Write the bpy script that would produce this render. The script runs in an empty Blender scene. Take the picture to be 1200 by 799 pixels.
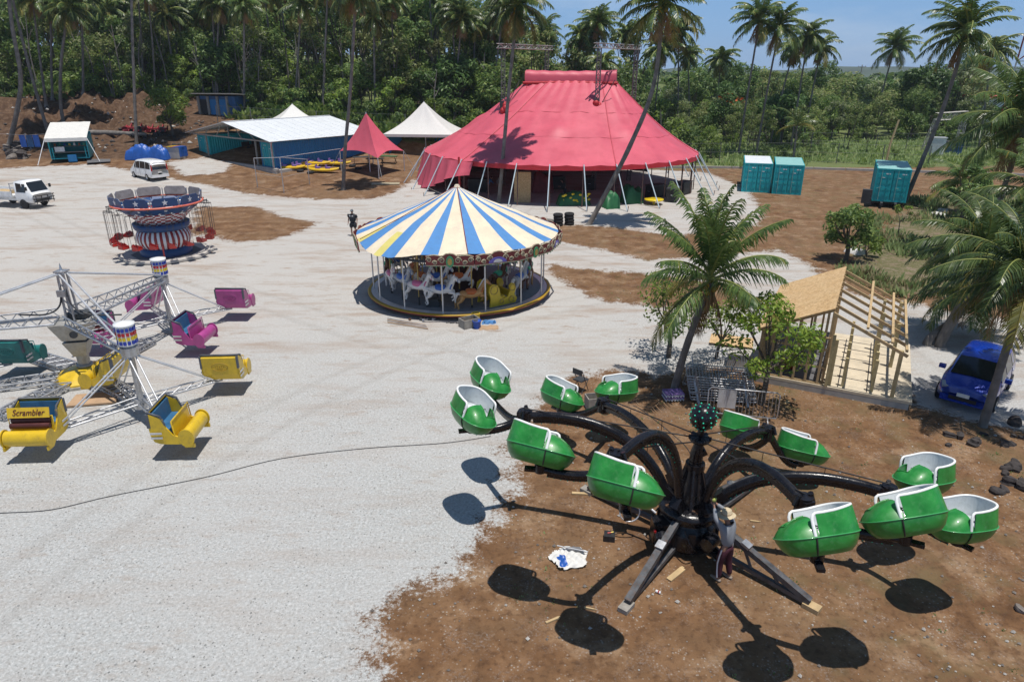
import bpy, math, random
import numpy as np
from mathutils import Vector, Matrix, Euler
R = math.radians
PI = math.pi
random.seed(7)
S = bpy.context.scene
COL = S.collection
# ------------------------------------------------------------------ camera
CAM_H, PITCH, FPX = 10.5, R(21.7), 800.0
cd = bpy.data.cameras.new('camera'); cam = bpy.data.objects.new('camera', cd); COL.objects.link(cam)
cam.location = (0, 0, CAM_H); cam.rotation_euler = (R(90) - PITCH, 0, 0)
cd.sensor_width = 36; cd.lens = 24; cd.clip_end = 9000; cd.clip_start = 0.1
S.camera = cam
# ------------------------------------------------------------------ terrain
def smooth(a, b, x):
    t = min(1, max(0, (x - a) / (b - a))); return t * t * (3 - 2 * t)
_ys = [0, 58, 70, 78, 87, 97, 110, 200, 400, 4000]; _zs = [0, 0, .75, 1.4, 3.2, 6.2, 7.5, 13.0, 18.0, 18.0]
def hz(x, y):
    w = 1 - smooth(-15, 10, x)
    b = float(np.interp(y, _ys, _zs)) * w
    bank = (1 - smooth(-50, -41, x)) * smooth(82, 88, y) * (1 - smooth(104, 116, y))
    b += bank * (.55 * math.sin(x * .9 + y * .35) + .4 * math.sin(x * 1.9 - y * 1.1 + 1) + .3 * math.sin(x * 3.1 + y * 2.3) + .5)
    return b
def ray(px, py):
    a, b = (px - 600) / FPX, (py - 400) / FPX
    return Vector((a, math.cos(PITCH) - b * math.sin(PITCH), -math.sin(PITCH) - b * math.cos(PITCH)))
def at(px, py, z=None):
    """survey: where the sight line through a photo point meets the ground (or the level z)"""
    d = ray(px, py)
    if z is not None:
        t = (z - CAM_H) / d.z; return Vector((d.x * t, d.y * t, z))
    t = 2.0
    while t < 900:
        if CAM_H + d.z * t < hz(d.x * t, d.y * t):
            lo, hi = t - .5, t
            for _ in range(18):
                m = (lo + hi) / 2
                if CAM_H + d.z * m < hz(d.x * m, d.y * m): hi = m
                else: lo = m
            return Vector((d.x * hi, d.y * hi, hz(d.x * hi, d.y * hi)))
        t += .5
    return Vector((d.x * t, d.y * t, 0))
def up(px, py, Y):
    """survey: the point at depth Y on the sight line (for things that stand above the ground)"""
    d = ray(px, py); t = Y / d.y
    return Vector((d.x * t, Y, CAM_H + d.z * t))
# ------------------------------------------------------------------ materials
def nodes(name):
    m = bpy.data.materials.new(name); m.use_nodes = True
    nt = m.node_tree; b = nt.nodes['Principled BSDF']; return m, nt, b
def N(nt, t, **kw):
    n = nt.nodes.new(t)
    for k, v in kw.items():
        if k in n.inputs.keys(): n.inputs[k].default_value = v
        else: setattr(n, k, v)
    return n
def ramp(nt, stops, src=None):
    r = nt.nodes.new('ShaderNodeValToRGB'); el = r.color_ramp.elements
    while len(el) < len(stops): el.new(.5)
    for e, (p, c) in zip(el, stops):
        e.position = p; e.color = (c, c, c, 1) if isinstance(c, (int, float)) else (*c, 1)
    if src is not None: nt.links.new(src, r.inputs[0])
    return r
def mixc(nt, fac, a, b, mode='MIX'):
    m = nt.nodes.new('ShaderNodeMix'); m.data_type = 'RGBA'; m.blend_type = mode
    for v, s in ((fac, m.inputs[0]), (a, m.inputs[6]), (b, m.inputs[7])):
        if hasattr(v, 'links'): nt.links.new(v, s)
        elif isinstance(v, (int, float)): s.default_value = v
        else: s.default_value = (*v, 1) if len(v) == 3 else v
    return m.outputs[2]
def mat(name, col, rough=.6, metal=0, var=.15, scale=3, dirt=None, dirt_amt=.35, bump=0, bscale=40, coat=0, trans=0, spec=None):
    m, nt, b = nodes(name)
    L = nt.links
    tc = N(nt, 'ShaderNodeTexCoord'); 
    n = N(nt, 'ShaderNodeTexNoise', Scale=scale, Detail=5.0, Roughness=.65); L.new(tc.outputs['Object'], n.inputs['Vector'])
    c0 = tuple(max(0, c * (1 - var)) for c in col); c1 = tuple(min(1, c * (1 + var)) for c in col)
    c = ramp(nt, [(.3, c0), (.7, c1)], n.outputs['Fac']).outputs[0]
    if dirt:
        n2 = N(nt, 'ShaderNodeTexNoise', Scale=scale * 2.3, Detail=8.0, Roughness=.75); L.new(tc.outputs['Object'], n2.inputs['Vector'])
        f = ramp(nt, [(.5, 0.0), (.72, dirt_amt)], n2.outputs['Fac']).outputs[0]
        c = mixc(nt, f, c, dirt)
    L.new(c, b.inputs['Base Color'])
    rr = ramp(nt, [(.3, max(0, rough - .08)), (.7, min(1, rough + .12))], n.outputs['Fac']); L.new(rr.outputs[0], b.inputs['Roughness'])
    b.inputs['Metallic'].default_value = metal
    if coat: b.inputs['Coat Weight'].default_value = coat; b.inputs['Coat Roughness'].default_value = .08
    if spec is not None: b.inputs['Specular IOR Level'].default_value = spec
    if bump:
        n3 = N(nt, 'ShaderNodeTexNoise', Scale=bscale, Detail=4.0); L.new(tc.outputs['Object'], n3.inputs['Vector'])
        bp = N(nt, 'ShaderNodeBump', Strength=bump, Distance=.02); L.new(n3.outputs['Fac'], bp.inputs['Height']); L.new(bp.outputs[0], b.inputs['Normal'])
    if trans:
        t = N(nt, 'ShaderNodeBsdfTranslucent'); L.new(c, t.inputs['Color'])
        mx = N(nt, 'ShaderNodeMixShader'); mx.inputs[0].default_value = trans
        L.new(b.outputs[0], mx.inputs[1]); L.new(t.outputs[0], mx.inputs[2]); L.new(mx.outputs[0], nt.nodes['Material Output'].inputs[0])
    return m
def leafmat(name, c0, c1, rough=.5, trans=.25, spec=.35):
    """leaves: each face island varies between two greens"""
    m, nt, b = nodes(name); L = nt.links
    g = N(nt, 'ShaderNodeNewGeometry')
    oi = N(nt, 'ShaderNodeObjectInfo')
    c = ramp(nt, [(0, c0), (1, c1)], g.outputs['Random Per Island']).outputs[0]
    v = ramp(nt, [(0, .72), (1, 1.25)], oi.outputs['Random']).outputs[0]
    c = mixc(nt, 1.0, c, v, 'MULTIPLY')
    L.new(c, b.inputs['Base Color']); b.inputs['Roughness'].default_value = rough; b.inputs['Specular IOR Level'].default_value = spec
    t = N(nt, 'ShaderNodeBsdfTranslucent'); L.new(c, t.inputs['Color'])
    mx = N(nt, 'ShaderNodeMixShader'); mx.inputs[0].default_value = trans
    L.new(b.outputs[0], mx.inputs[1]); L.new(t.outputs[0], mx.inputs[2]); L.new(mx.outputs[0], nt.nodes['Material Output'].inputs[0])
    return m
def barkmat(name, col, ring=9):
    m, nt, b = nodes(name); L = nt.links
    tc = N(nt, 'ShaderNodeTexCoord')
    w = N(nt, 'ShaderNodeTexWave', Scale=ring, Distortion=3.0, Detail=2.0); w.bands_direction = 'Z'; w.inputs['Detail Scale'].default_value = 2
    L.new(tc.outputs['Object'], w.inputs['Vector'])
    n = N(nt, 'ShaderNodeTexNoise', Scale=2.5, Detail=6.0); L.new(tc.outputs['Object'], n.inputs['Vector'])
    c = ramp(nt, [(.3, tuple(x * .6 for x in col)), (.7, tuple(x * 1.25 for x in col))], n.outputs['Fac']).outputs[0]
    c = mixc(nt, ramp(nt, [(.0, .5), (.35, 0.0)], w.outputs['Fac']).outputs[0], c, tuple(x * .45 for x in col))
    L.new(c, b.inputs['Base Color']); b.inputs['Roughness'].default_value = .85
    bp = N(nt, 'ShaderNodeBump', Strength=.5, Distance=.03); L.new(w.outputs['Fac'], bp.inputs['Height']); L.new(bp.outputs[0], b.inputs['Normal'])
    return m
M = {}
def mk(k, *a, **kw): M[k] = mat(k, *a, **kw)
BR = (.16, .09, .05)
mk('white_paint', (.78, .79, .8), .4, dirt=(.4, .34, .28), dirt_amt=.3)
mk('white_liner', (.62, .67, .7), .3, dirt=(.35, .37, .36), dirt_amt=.4, var=.1, coat=.3)
mk('trim_white', (.86, .87, .86), .3, var=.04)
mk('green_shell', (.018, .215, .034), .36, dirt=(.12, .30, .13), dirt_amt=.5, var=.25, scale=3.0, coat=.22)
mk('green_trim', (.05, .34, .1), .3, var=.1, coat=.4)
mk('black_oily', (.008, .008, .011), .25, var=.4, dirt=(.04, .036, .034), dirt_amt=.45, bump=.3, bscale=12, spec=.42)
mk('black_matt', (.018, .018, .02), .6, var=.3, dirt=(.1, .07, .05), dirt_amt=.4)
mk('worn_steel', (.085, .088, .095), .55, .25, var=.5, dirt=(.13, .06, .03), dirt_amt=.7, scale=5)
mk('grease', (.10, .05, .025), .5, var=.5, scale=9)
mk('galv', (.5, .51, .53), .38, .75, var=.2, dirt=(.25, .22, .2), dirt_amt=.5)
mk('galv_pale', (.62, .63, .65), .4, .45, var=.12, dirt=(.3, .26, .22), dirt_amt=.4)
mk('alu_dull', (.42, .41, .38), .45, .35, var=.22, dirt=(.22, .16, .1), dirt_amt=.5)
mk('wire', (.05, .05, .055), .5, var=.2)
mk('yellow_paint', (.68, .45, .015), .35, var=.12, dirt=(.25, .15, .04), dirt_amt=.45, coat=.3)
mk('magenta_paint', (.4, .055, .24), .38, var=.15, dirt=(.2, .06, .12), dirt_amt=.4, coat=.3)
mk('teal_paint', (.01, .17, .16), .4, var=.15, dirt=(.03, .06, .06), dirt_amt=.4, coat=.2)
mk('blue_seat', (.03, .13, .27), .5, var=.3, dirt=(.12, .14, .16), dirt_amt=.4)
mk('maroon_pad', (.075, .016, .015), .5, var=.3)
mk('dark_trim', (.09, .10, .12), .5, .2, var=.3)
mk('logo_dark_yellow', (.4, .24, .01), .5, var=.1)
mk('logo_dark_magenta', (.25, .03, .15), .5, var=.1)
mk('logo_dark_teal', (.006, .1, .1), .5, var=.1)
mk('letter_maroon', (.12, .02, .02), .5, var=.1)
mk('bulb_blue', (.02, .05, .4), .25, var=.1); mk('bulb_red', (.5, .02, .03), .25, var=.1); mk('bulb_yellow', (.75, .55, .02), .25, var=.1)
mk('bulb_green', (.02, .6, .36), .2, var=.1)
mk('navy', (.012, .06, .19), .38, var=.2, dirt=(.04, .06, .12), dirt_amt=.4)
mk('flag_red', (.28, .02, .022), .4, var=.15)
mk('flag_white', (.72, .74, .77), .4, var=.08)
mk('salmon', (.7, .16, .1), .4, var=.1)
mk('panel_back', (.30, .27, .26), .7, var=.3)
mk('seat_red', (.36, .022, .018), .3, var=.2, coat=.3)
mk('deck_tan', (.52, .49, .45), .65, var=.15, dirt=(.3, .25, .2))
mk('deck_grey', (.13, .13, .14), .6, var=.25, dirt=(.22, .2, .18), dirt_amt=.5)
mk('canvas_cream', (.82, .71, .53), .7, var=.1, scale=1.2, trans=.1, dirt=(.62, .50, .44), dirt_amt=.6, bump=.15, bscale=4)
mk('canvas_blue', (.085, .26, .57), .7, var=.1, trans=.1, dirt=(.1, .22, .45), dirt_amt=.3)
mk('canvas_yellow', (.74, .65, .2), .7, var=.08, trans=.12)
mk('maroon', (.2, .025, .03), .5, var=.3)
mk('gold', (.42, .3, .09), .45, .25, var=.3, scale=9)
mk('panel_scroll', (.4, .35, .24), .5, .1, var=.4, scale=14)
mk('panel_violet', (.12, .10, .42), .4, var=.25)
mk('panel_green', (.05, .3, .14), .4, var=.2)
mk('fairy_yellow', (.62, .46, .02), .4, var=.12, coat=.3)
mk('horse_white', (.74, .72, .7), .35, var=.06); mk('horse_tan', (.52, .28, .10), .35, var=.15); mk('horse_dark', (.12, .05, .03), .4, var=.2); mk('horse_grey', (.4, .42, .45), .4, var=.2)
mk('tack_blue', (.03, .12, .45), .4, var=.15); mk('tack_pink', (.6, .15, .3), .4, var=.15); mk('tack_orange', (.5, .13, .03), .4, var=.15); mk('tack_green', (.05, .42, .25), .4, var=.15)
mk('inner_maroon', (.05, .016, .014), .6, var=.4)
mk('tent_red_seam', (.54, .085, .115), .5); mk('tent_red', (.60, .10, .145), .46, var=.1, scale=.5, dirt=(.50, .07, .10), dirt_amt=.6, bump=.12, bscale=1.5)
mk('tent_red_hem', (.48, .02, .03), .55, var=.12, trans=.1)
mk('tent_white', (.74, .73, .70), .6, var=.05, trans=.12, dirt=(.55, .53, .5), dirt_amt=.3)
mk('pole_pale', (.52, .62, .68), .45, var=.1); mk('pole_rust', (.13, .07, .06), .6, var=.3); mk('pole_red', (.45, .02, .025), .4, var=.1)
mk('roof_white', (.76, .79, .82), .42, .1, var=.06, dirt=(.6, .6, .58), dirt_amt=.35)
mk('container_teal', (.006, .40, .45), .45, var=.12, dirt=(.06, .2, .2), dirt_amt=.35)
mk('container_teal_pale', (.25, .5, .48), .5, var=.1, dirt=(.35, .36, .32), dirt_amt=.4)
mk('container_blue', (.012, .18, .44), .45, var=.12, dirt=(.04, .12, .22), dirt_amt=.4)
mk('steel_dark', (.05, .055, .06), .6, .2, var=.3)
mk('timber_grey', (.28, .26, .23), .8, var=.3, scale=6)
mk('timber', (.50, .36, .19), .7, var=.2, scale=7, dirt=(.32, .22, .12), dirt_amt=.4)
mk('timber_post', (.46, .38, .2), .75, var=.25, scale=7)
mk('timber_deck', (.60, .52, .39), .7, var=.12, scale=2, dirt=(.42, .35, .25), dirt_amt=.5)
mk('concrete', (.42, .40, .37), .85, var=.15, dirt=(.25, .2, .16), bump=.2)
mk('hut_blue', (.03, .1, .24), .55, var=.3)
mk('tarp_blue', (.02, .10, .40), .4, var=.2, bump=.3, bscale=3)
mk('rope_grey', (.4, .4, .42), .7)
mk('car_white', (.8, .81, .82), .25, var=.02, coat=.6); mk('car_blue', (.008, .05, .42), .22, .15, var=.05, coat=.8)
mk('glass_dark', (.012, .016, .02), .06, var=.1, spec=.8)
mk('tyre', (.015, .015, .016), .75, var=.2, dirt=(.06, .05, .045)); mk('rim', (.45, .46, .48), .3, .7, var=.1)
mk('lamp_red', (.4, .01, .012), .2); mk('lamp_clear', (.38, .4, .42), .1); mk('plate_white', (.75, .75, .72), .4)
mk('dash_pink', (.35, .1, .12), .7, var=.3)
mk('kayak_yellow', (.68, .43, .01), .35, var=.1, coat=.3); mk('violet', (.25, .16, .42), .5, var=.2)
mk('awning_white', (.7, .69, .66), .6, var=.08, dirt=(.5, .47, .42), dirt_amt=.45)
mk('red_machine', (.28, .02, .03), .5, var=.3)
mk('skin', (.32, .17, .115), .5, var=.08); mk('shirt_grey', (.24, .26, .29), .8, var=.1); mk('shirt_black', (.013, .016, .024), .8, var=.2); mk('trousers_maroon', (.055, .008, .02), .75, var=.2); mk('cloth_dark', (.02, .022, .03), .8, var=.2)
mk('fence_grey', (.16, .165, .165), .5, .3, var=.2); mk('rag_green', (.36, .4, .1), .8); mk('straw', (.55, .45, .3), .8, var=.15, scale=20); mk('cap_grey', (.13, .15, .17), .8); mk('hair', (.012, .01, .01), .6); mk('shoe', (.25, .2, .16), .7)
mk('stone', (.19, .165, .145), .9, var=.35, scale=3, bump=.4, bscale=8); mk('stone_pale', (.42, .40, .37), .9, var=.3); mk('gravel_grey', (.27, .27, .26), .9, var=.25); mk('lava', (.05, .042, .04), .9, var=.4, bump=.5, bscale=8)
mk('bucket_blue', (.02, .08, .42), .4); mk('bucket_yellow', (.65, .48, .05), .4); mk('green_prop', (.02, .13, .045), .5, var=.2); mk('cardboard', (.42, .28, .17), .8)
mk('mast_red', (.42, .07, .05), .5, var=.15)
mk('dead_frond', (.26, .16, .07), .8, var=.3)
M['bark_palm'] = barkmat('bark_palm', (.235, .215, .195)); M['bark_tree'] = barkmat('bark_tree', (.13, .11, .09), 3)
M['palm_a'] = leafmat('palm_green', (.04, .085, .022), (.135, .20, .055), .36, .3, .5)
M['palm_b'] = leafmat('palm_yellowed', (.12, .14, .03), (.26, .22, .05), .5, .2)
M['palm_rib'] = mat('palm_rib', (.22, .25, .06), .5, var=.2)
M['leaf_dark'] = leafmat('leaf_dark', (.055, .12, .036), (.17, .275, .075), .45, .4)
M['leaf_mid'] = leafmat('leaf_mid', (.09, .165, .04), (.29, .37, .10), .45, .42)
M['leaf_olive'] = leafmat('leaf_olive', (.13, .16, .055), (.34, .36, .14), .45, .42)
M['leaf_bright'] = leafmat('leaf_bright', (.11, .21, .025), (.32, .42, .06), .45, .38)
M['leaf_grey'] = leafmat('leaf_grey', (.16, .2, .10), (.36, .40, .22), .45, .4)
M['leaf_flame'] = leafmat('leaf_flame', (.45, .06, .015), (.6, .12, .02))
M['grass'] = leafmat('grass_green', (.18, .27, .09), (.38, .46, .2), .7, .4)
M['grass_dry'] = leafmat('grass_dry', (.22, .19, .09), (.36, .31, .17), .8, .2)
mk('hill_green', (.05, .075, .045), .9, var=.4, scale=.02)
# OSB sheet: chips of different tan
def osb():
    m, nt, b = nodes('osb_board'); L = nt.links; tc = N(nt, 'ShaderNodeTexCoord')
    v = N(nt, 'ShaderNodeTexVoronoi', Scale=16.0); L.new(tc.outputs['Object'], v.inputs['Vector'])
    c = ramp(nt, [(0, (.36, .22, .10)), (.5, (.55, .36, .17)), (1, (.66, .48, .27))], v.outputs['Color']).outputs[0]
    n = N(nt, 'ShaderNodeTexNoise', Scale=1.5); L.new(tc.outputs['Object'], n.inputs['Vector'])
    c = mixc(nt, ramp(nt, [(.4, 0.0), (.7, .3)], n.outputs['Fac']).outputs[0], c, (.58, .43, .25))
    L.new(c, b.inputs['Base Color']); b.inputs['Roughness'].default_value = .75; return m
M['osb'] = osb()
# ------------------------------------------------------------------ mesh builder
class MB:
    def __init__(s): s.v = []; s.f = []; s.mi = []; s.sm = []
    def add(s, vs, fs, mi=0, sm=False, X=None):
        o = len(s.v)
        s.v += [tuple(X @ Vector(p)) for p in vs] if X else [tuple(p) for p in vs]
        for f in fs: s.f.append(tuple(i + o for i in f)); s.mi.append(mi); s.sm.append(sm)
        return s
    def box(s, c, d, mi=0, X=None, rot=None):
        a, b, e = d[0] / 2, d[1] / 2, d[2] / 2
        vs = [Vector((x, y, z)) for z in (-e, e) for y in (-b, b) for x in (-a, a)]
        if rot: r = Euler(rot).to_matrix(); vs = [r @ p for p in vs]
        vs = [p + Vector(c) for p in vs]
        return s.add(vs, [(0, 2, 3, 1), (4, 5, 7, 6), (0, 1, 5, 4), (2, 6, 7, 3), (0, 4, 6, 2), (1, 3, 7, 5)], mi, False, X)
    def beam(s, p0, p1, w, h=None, mi=0, upv=(0, 0, 1)):
        p0, p1 = Vector(p0), Vector(p1); h = h or w
        d = (p1 - p0); 
        if d.length < 1e-6: return s
        d.normalize(); u = Vector(upv)
        if abs(d.dot(u)) > .98: u = Vector((1, 0, 0))
        sd = d.cross(u).normalized(); u = sd.cross(d)
        vs = [p + sd * (a * w / 2) + u * (b * h / 2) for p in (p0, p1) for a, b in ((-1, -1), (1, -1), (1, 1), (-1, 1))]
        return s.add(vs, [(0, 1, 2, 3), (7, 6, 5, 4), (0, 4, 5, 1), (1, 5, 6, 2), (2, 6, 7, 3), (3, 7, 4, 0)], mi)
    def tube(s, pts, r, n=8, mi=0, caps=True, closed=False, sm=True, flat=1.0):
        pts = [Vector(p) for p in pts]; k = len(pts)
        rr = r if isinstance(r, (list, tuple)) else [r] * k
        vs = []; pu = None
        for i, p in enumerate(pts):
            a = pts[i - 1] if (i or closed) else p; b = pts[(i + 1) % k] if (i < k - 1 or closed) else p
            d = (b - a).normalized() if (b - a).length > 1e-9 else Vector((0, 0, 1))
            if pu is None:
                u = Vector((0, 0, 1)) if abs(d.z) < .95 else Vector((1, 0, 0))
            else: u = pu
            u = (u - d * u.dot(d)); u = u.normalized() if u.length > 1e-6 else d.orthogonal().normalized()
            pu = u; w = d.cross(u)
            vs += [p + (w * math.cos(2 * PI * j / n) + u * (math.sin(2 * PI * j / n) * flat)) * rr[i] for j in range(n)]
        fs = []
        for i in range(k if closed else k - 1):
            o, q = i * n, ((i + 1) % k) * n
            fs += [(o + j, o + (j + 1) % n, q + (j + 1) % n, q + j) for j in range(n)]
        s.add(vs, fs, mi, sm)
        if caps and not closed:
            s.add(vs[:n], [tuple(range(n))[::-1]], mi); s.add(vs[-n:], [tuple(range(n))], mi)
        return s
    def cyl(s, p0, p1, r, r1=None, n=16, mi=0, sm=True): return s.tube([p0, p1], [r, r if r1 is None else r1], n, mi, True, False, sm)
    def lathe(s, prof, n=24, mi=0, c=(0, 0, 0), sm=True, a0=0, a1=2 * PI, mifn=None):
        full = abs(a1 - a0 - 2 * PI) < 1e-6; m = n if full else n + 1; k = len(prof)
        vs = [(c[0] + r * math.cos(a0 + (a1 - a0) * j / n), c[1] + r * math.sin(a0 + (a1 - a0) * j / n), c[2] + z) for r, z in prof for j in range(m)]
        o = len(s.v); s.v += vs
        for i in range(k - 1):
            for j in range(n):
                a, b = i * m + j, i * m + (j + 1) % m
                s.f.append((o + a, o + b, o + b + m, o + a + m)); s.mi.append(mifn(i, j) if mifn else mi); s.sm.append(sm)
        return s
    def ball(s, c, r, seg=14, rings=8, mi=0, X=None):
        rx, ry, rz = (r, r, r) if isinstance(r, (int, float)) else r
        vs = [(c[0] + rx * math.sin(PI * i / rings) * math.cos(2 * PI * j / seg), c[1] + ry * math.sin(PI * i / rings) * math.sin(2 * PI * j / seg), c[2] - rz * math.cos(PI * i / rings)) for i in range(rings + 1) for j in range(seg)]
        fs = [(i * seg + j, i * seg + (j + 1) % seg, (i + 1) * seg + (j + 1) % seg, (i + 1) * seg + j) for i in range(rings) for j in range(seg)]
        return s.add(vs, fs, mi, True, X)
    def grid(s, fn, nu, nv, mi=0, sm=True, skip=None, mifn=None):
        o = len(s.v); s.v += [tuple(fn(i / nu, j / nv)) for j in range(nv + 1) for i in range(nu + 1)]
        for j in range(nv):
            for i in range(nu):
                if skip and skip(i / nu + .5 / nu, j / nv + .5 / nv): continue
                a = o + j * (nu + 1) + i
                s.f.append((a, a + 1, a + nu + 2, a + nu + 1)); s.mi.append(mifn(i, j) if mifn else mi); s.sm.append(sm)
        return s
    def prism(s, poly, h, X=None, mi=0, z0=0):
        n = len(poly); vs = [(x, y, z0) for x, y in poly] + [(x, y, z0 + h) for x, y in poly]
        return s.add(vs, [tuple(range(n))[::-1], tuple(range(n, 2 * n))] + [(i, (i + 1) % n, n + (i + 1) % n, n + i) for i in range(n)], mi, False, X)
    def quad(s, a, b, c, d, mi=0): return s.add([a, b, c, d], [(0, 1, 2, 3)], mi)
    def sheet(s, pts, t=.01, mi=0):
        """a thin solid panel from a planar polygon, thickened along its normal"""
        pts = [Vector(p) for p in pts]; n = (pts[1] - pts[0]).cross(pts[2] - pts[0]).normalized() * t; k = len(pts)
        return s.add(pts + [p - n for p in pts], [tuple(range(k)), tuple(range(k, 2 * k))[::-1]] + [(i, k + i, k + (i + 1) % k, (i + 1) % k) for i in range(k)], mi)
    def truss(s, p0, p1, w, h, bays, r=.02, mi=0, n=6, upv=(0, 0, 1)):
        """lattice beam of four chords and zigzag lacing"""
        p0, p1 = Vector(p0), Vector(p1); d = (p1 - p0).normalized(); u = Vector(upv)
        if abs(d.dot(u)) > .98: u = Vector((0, 1, 0))
        sd = d.cross(u).normalized(); u = sd.cross(d)
        cs = [(-1, -1), (1, -1), (1, 1), (-1, 1)] if h > 0 else [(-1, 0), (1, 0)]
        P = lambda t, c: p0.lerp(p1, t) + sd * (c[0] * w / 2) + u * (c[1] * abs(h) / 2)
        for c in cs: s.tube([P(0, c), P(1, c)], r, n, mi)
        m = len(cs)
        for q in range(m if m > 2 else 1):
            a, b = cs[q], cs[(q + 1) % m]
            for i in range(bays):
                t0, t1 = i / bays, (i + 1) / bays
                s.tube([P(t0, a if i % 2 else b), P(t1, b if i % 2 else a)], r * .7, 5, mi, False)
                s.tube([P(t1, a), P(t1, b)], r * .7, 5, mi, False)
        return s
    def mesh(s, name, mats):
        me = bpy.data.meshes.new(name); me.from_pydata(s.v, [], s.f)
        for m in (mats if isinstance(mats, list) else [mats]): me.materials.append(M[m] if isinstance(m, str) else m)
        me.polygons.foreach_set('material_index', s.mi); me.polygons.foreach_set('use_smooth', s.sm); me.update()
        return me
    def build(s, name, mats, parent=None, loc=None, rot=None):
        o = bpy.data.objects.new(name, s.mesh(name, mats)); COL.objects.link(o)
        if parent: o.parent = parent
        if loc is not None: o.location = loc
        if rot is not None: o.rotation_euler = rot
        return o
def tag(o, label, cat, group=None, kind=None):
    if label: o['label'] = label
    if cat: o['category'] = cat
    if group: o['group'] = group
    if kind: o['kind'] = kind
    return o
def thing(name, label, cat, loc=(0, 0, 0), rz=0, group=None):
    o = bpy.data.objects.new(name, None); COL.objects.link(o); o.empty_display_size = .2
    o.location = loc; o.rotation_euler = (0, 0, rz); return tag(o, label, cat, group)
def node(name, parent, loc=(0, 0, 0), rot=(0, 0, 0)):
    o = bpy.data.objects.new(name, None); COL.objects.link(o); o.parent = parent; o.location = loc; o.rotation_euler = rot; return o
def copy_tree(o, parent=None):
    c = o.copy(); COL.objects.link(c)
    if parent: c.parent = parent
    for ch in [k for k in o.children]: copy_tree(ch, c)
    return c
def struct(o): o['kind'] = 'structure'; return o
def stuff(o, label, cat): return tag(o, label, cat, None, 'stuff')
def copy_as(o, label, loc, rz=None, scale=None, group=None):
    c = copy_tree(o); c['label'] = label; c.location = loc
    if rz is not None: c.rotation_euler = (0, 0, rz)
    if scale is not None: c.scale = (scale,) * 3 if isinstance(scale, (int, float)) else scale
    if group: c['group'] = group
    return c
def arc(c, r, a0, a1, n, plane='xy'):
    out = []
    for i in range(n + 1):
        a = a0 + (a1 - a0) * i / n; p, q = r * math.cos(a), r * math.sin(a)
        out.append((c[0] + p, c[1] + q, c[2]) if plane == 'xy' else (c[0] + p, c[1], c[2] + q) if plane == 'xz' else (c[0], c[1] + p, c[2] + q))
    return out
def bez(p0, p1, p2, p3, n):
    p0, p1, p2, p3 = map(Vector, (p0, p1, p2, p3)); out = []
    for i in range(n + 1):
        t = i / n; u = 1 - t; out.append(p0 * u**3 + p1 * 3 * u * u * t + p2 * 3 * u * t * t + p3 * t**3)
    return out
def spline(pts, n=6):
    pts = [Vector(p) for p in pts]; out = []
    for i in range(len(pts) - 1):
        a = pts[max(0, i - 1)]; b = pts[i]; c = pts[i + 1]; d = pts[min(len(pts) - 1, i + 2)]
        for k in range(n):
            t = k / n; out.append(.5 * ((2 * b) + (c - a) * t + (2 * a - 5 * b + 4 * c - d) * t * t + (3 * b - a - 3 * c + d) * t**3))
    return out + [pts[-1]]
# ------------------------------------------------------------------ light, sky
SUN = Vector((.11, -.13, 1)).normalized()           # towards the sun: high, a little behind the viewer and to the right
EL = math.asin(SUN.z); AZ = math.atan2(SUN.x, SUN.y)
sl = bpy.data.lights.new('sun', 'SUN'); sl.energy = 4.9; sl.angle = R(.5); sl.color = (1, .95, .88)
so = bpy.data.objects.new('sun', sl); COL.objects.link(so); so.rotation_euler = SUN.to_track_quat('Z', 'Y').to_euler(); so.location = (0, 0, 60)
W = bpy.data.worlds.new('World'); S.world = W; W.use_nodes = True
nt = W.node_tree; bg = nt.nodes['Background']
sk = N(nt, 'ShaderNodeTexSky'); sk.sky_type = 'NISHITA'; sk.sun_disc = False; sk.sun_elevation = EL; sk.sun_rotation = AZ
sk.air_density = 1.0; sk.dust_density = 0.0; sk.ozone_density = 4.0; sk.altitude = 10
tc = N(nt, 'ShaderNodeTexCoord'); mp = N(nt, 'ShaderNodeMapping'); mp.inputs['Scale'].default_value = (1.2, 1.2, 5.5)
nt.links.new(tc.outputs['Generated'], mp.inputs[0])
cn = N(nt, 'ShaderNodeTexNoise', Scale=2.6, Detail=7.0, Roughness=.6); nt.links.new(mp.outputs[0], cn.inputs['Vector'])
cl = ramp(nt, [(.5, 0.0), (.75, .42)], cn.outputs['Fac'])
sx = N(nt, 'ShaderNodeSeparateXYZ'); nt.links.new(tc.outputs['Generated'], sx.inputs[0])
lowb = ramp(nt, [(.12, .68), (.5, .12)], sx.outputs[2])
sky = mixc(nt, lowb.outputs[0], sk.outputs[0], (5.4, 10.6, 19.0))
sky = mixc(nt, cl.outputs[0], sky, (14, 15.5, 17.5))
nt.links.new(sky, bg.inputs[0]); bg.inputs[1].default_value = .052
S.view_settings.view_transform = 'Standard'; S.view_settings.look = 'None'; S.view_settings.gamma = 1; S.view_settings.exposure = -.14
S.render.engine = 'CYCLES'
try:
    S.cycles.use_denoising = True; S.cycles.max_bounces = 5; S.cycles.diffuse_bounces = 3; S.cycles.transparent_max_bounces = 6
except Exception: pass
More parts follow.
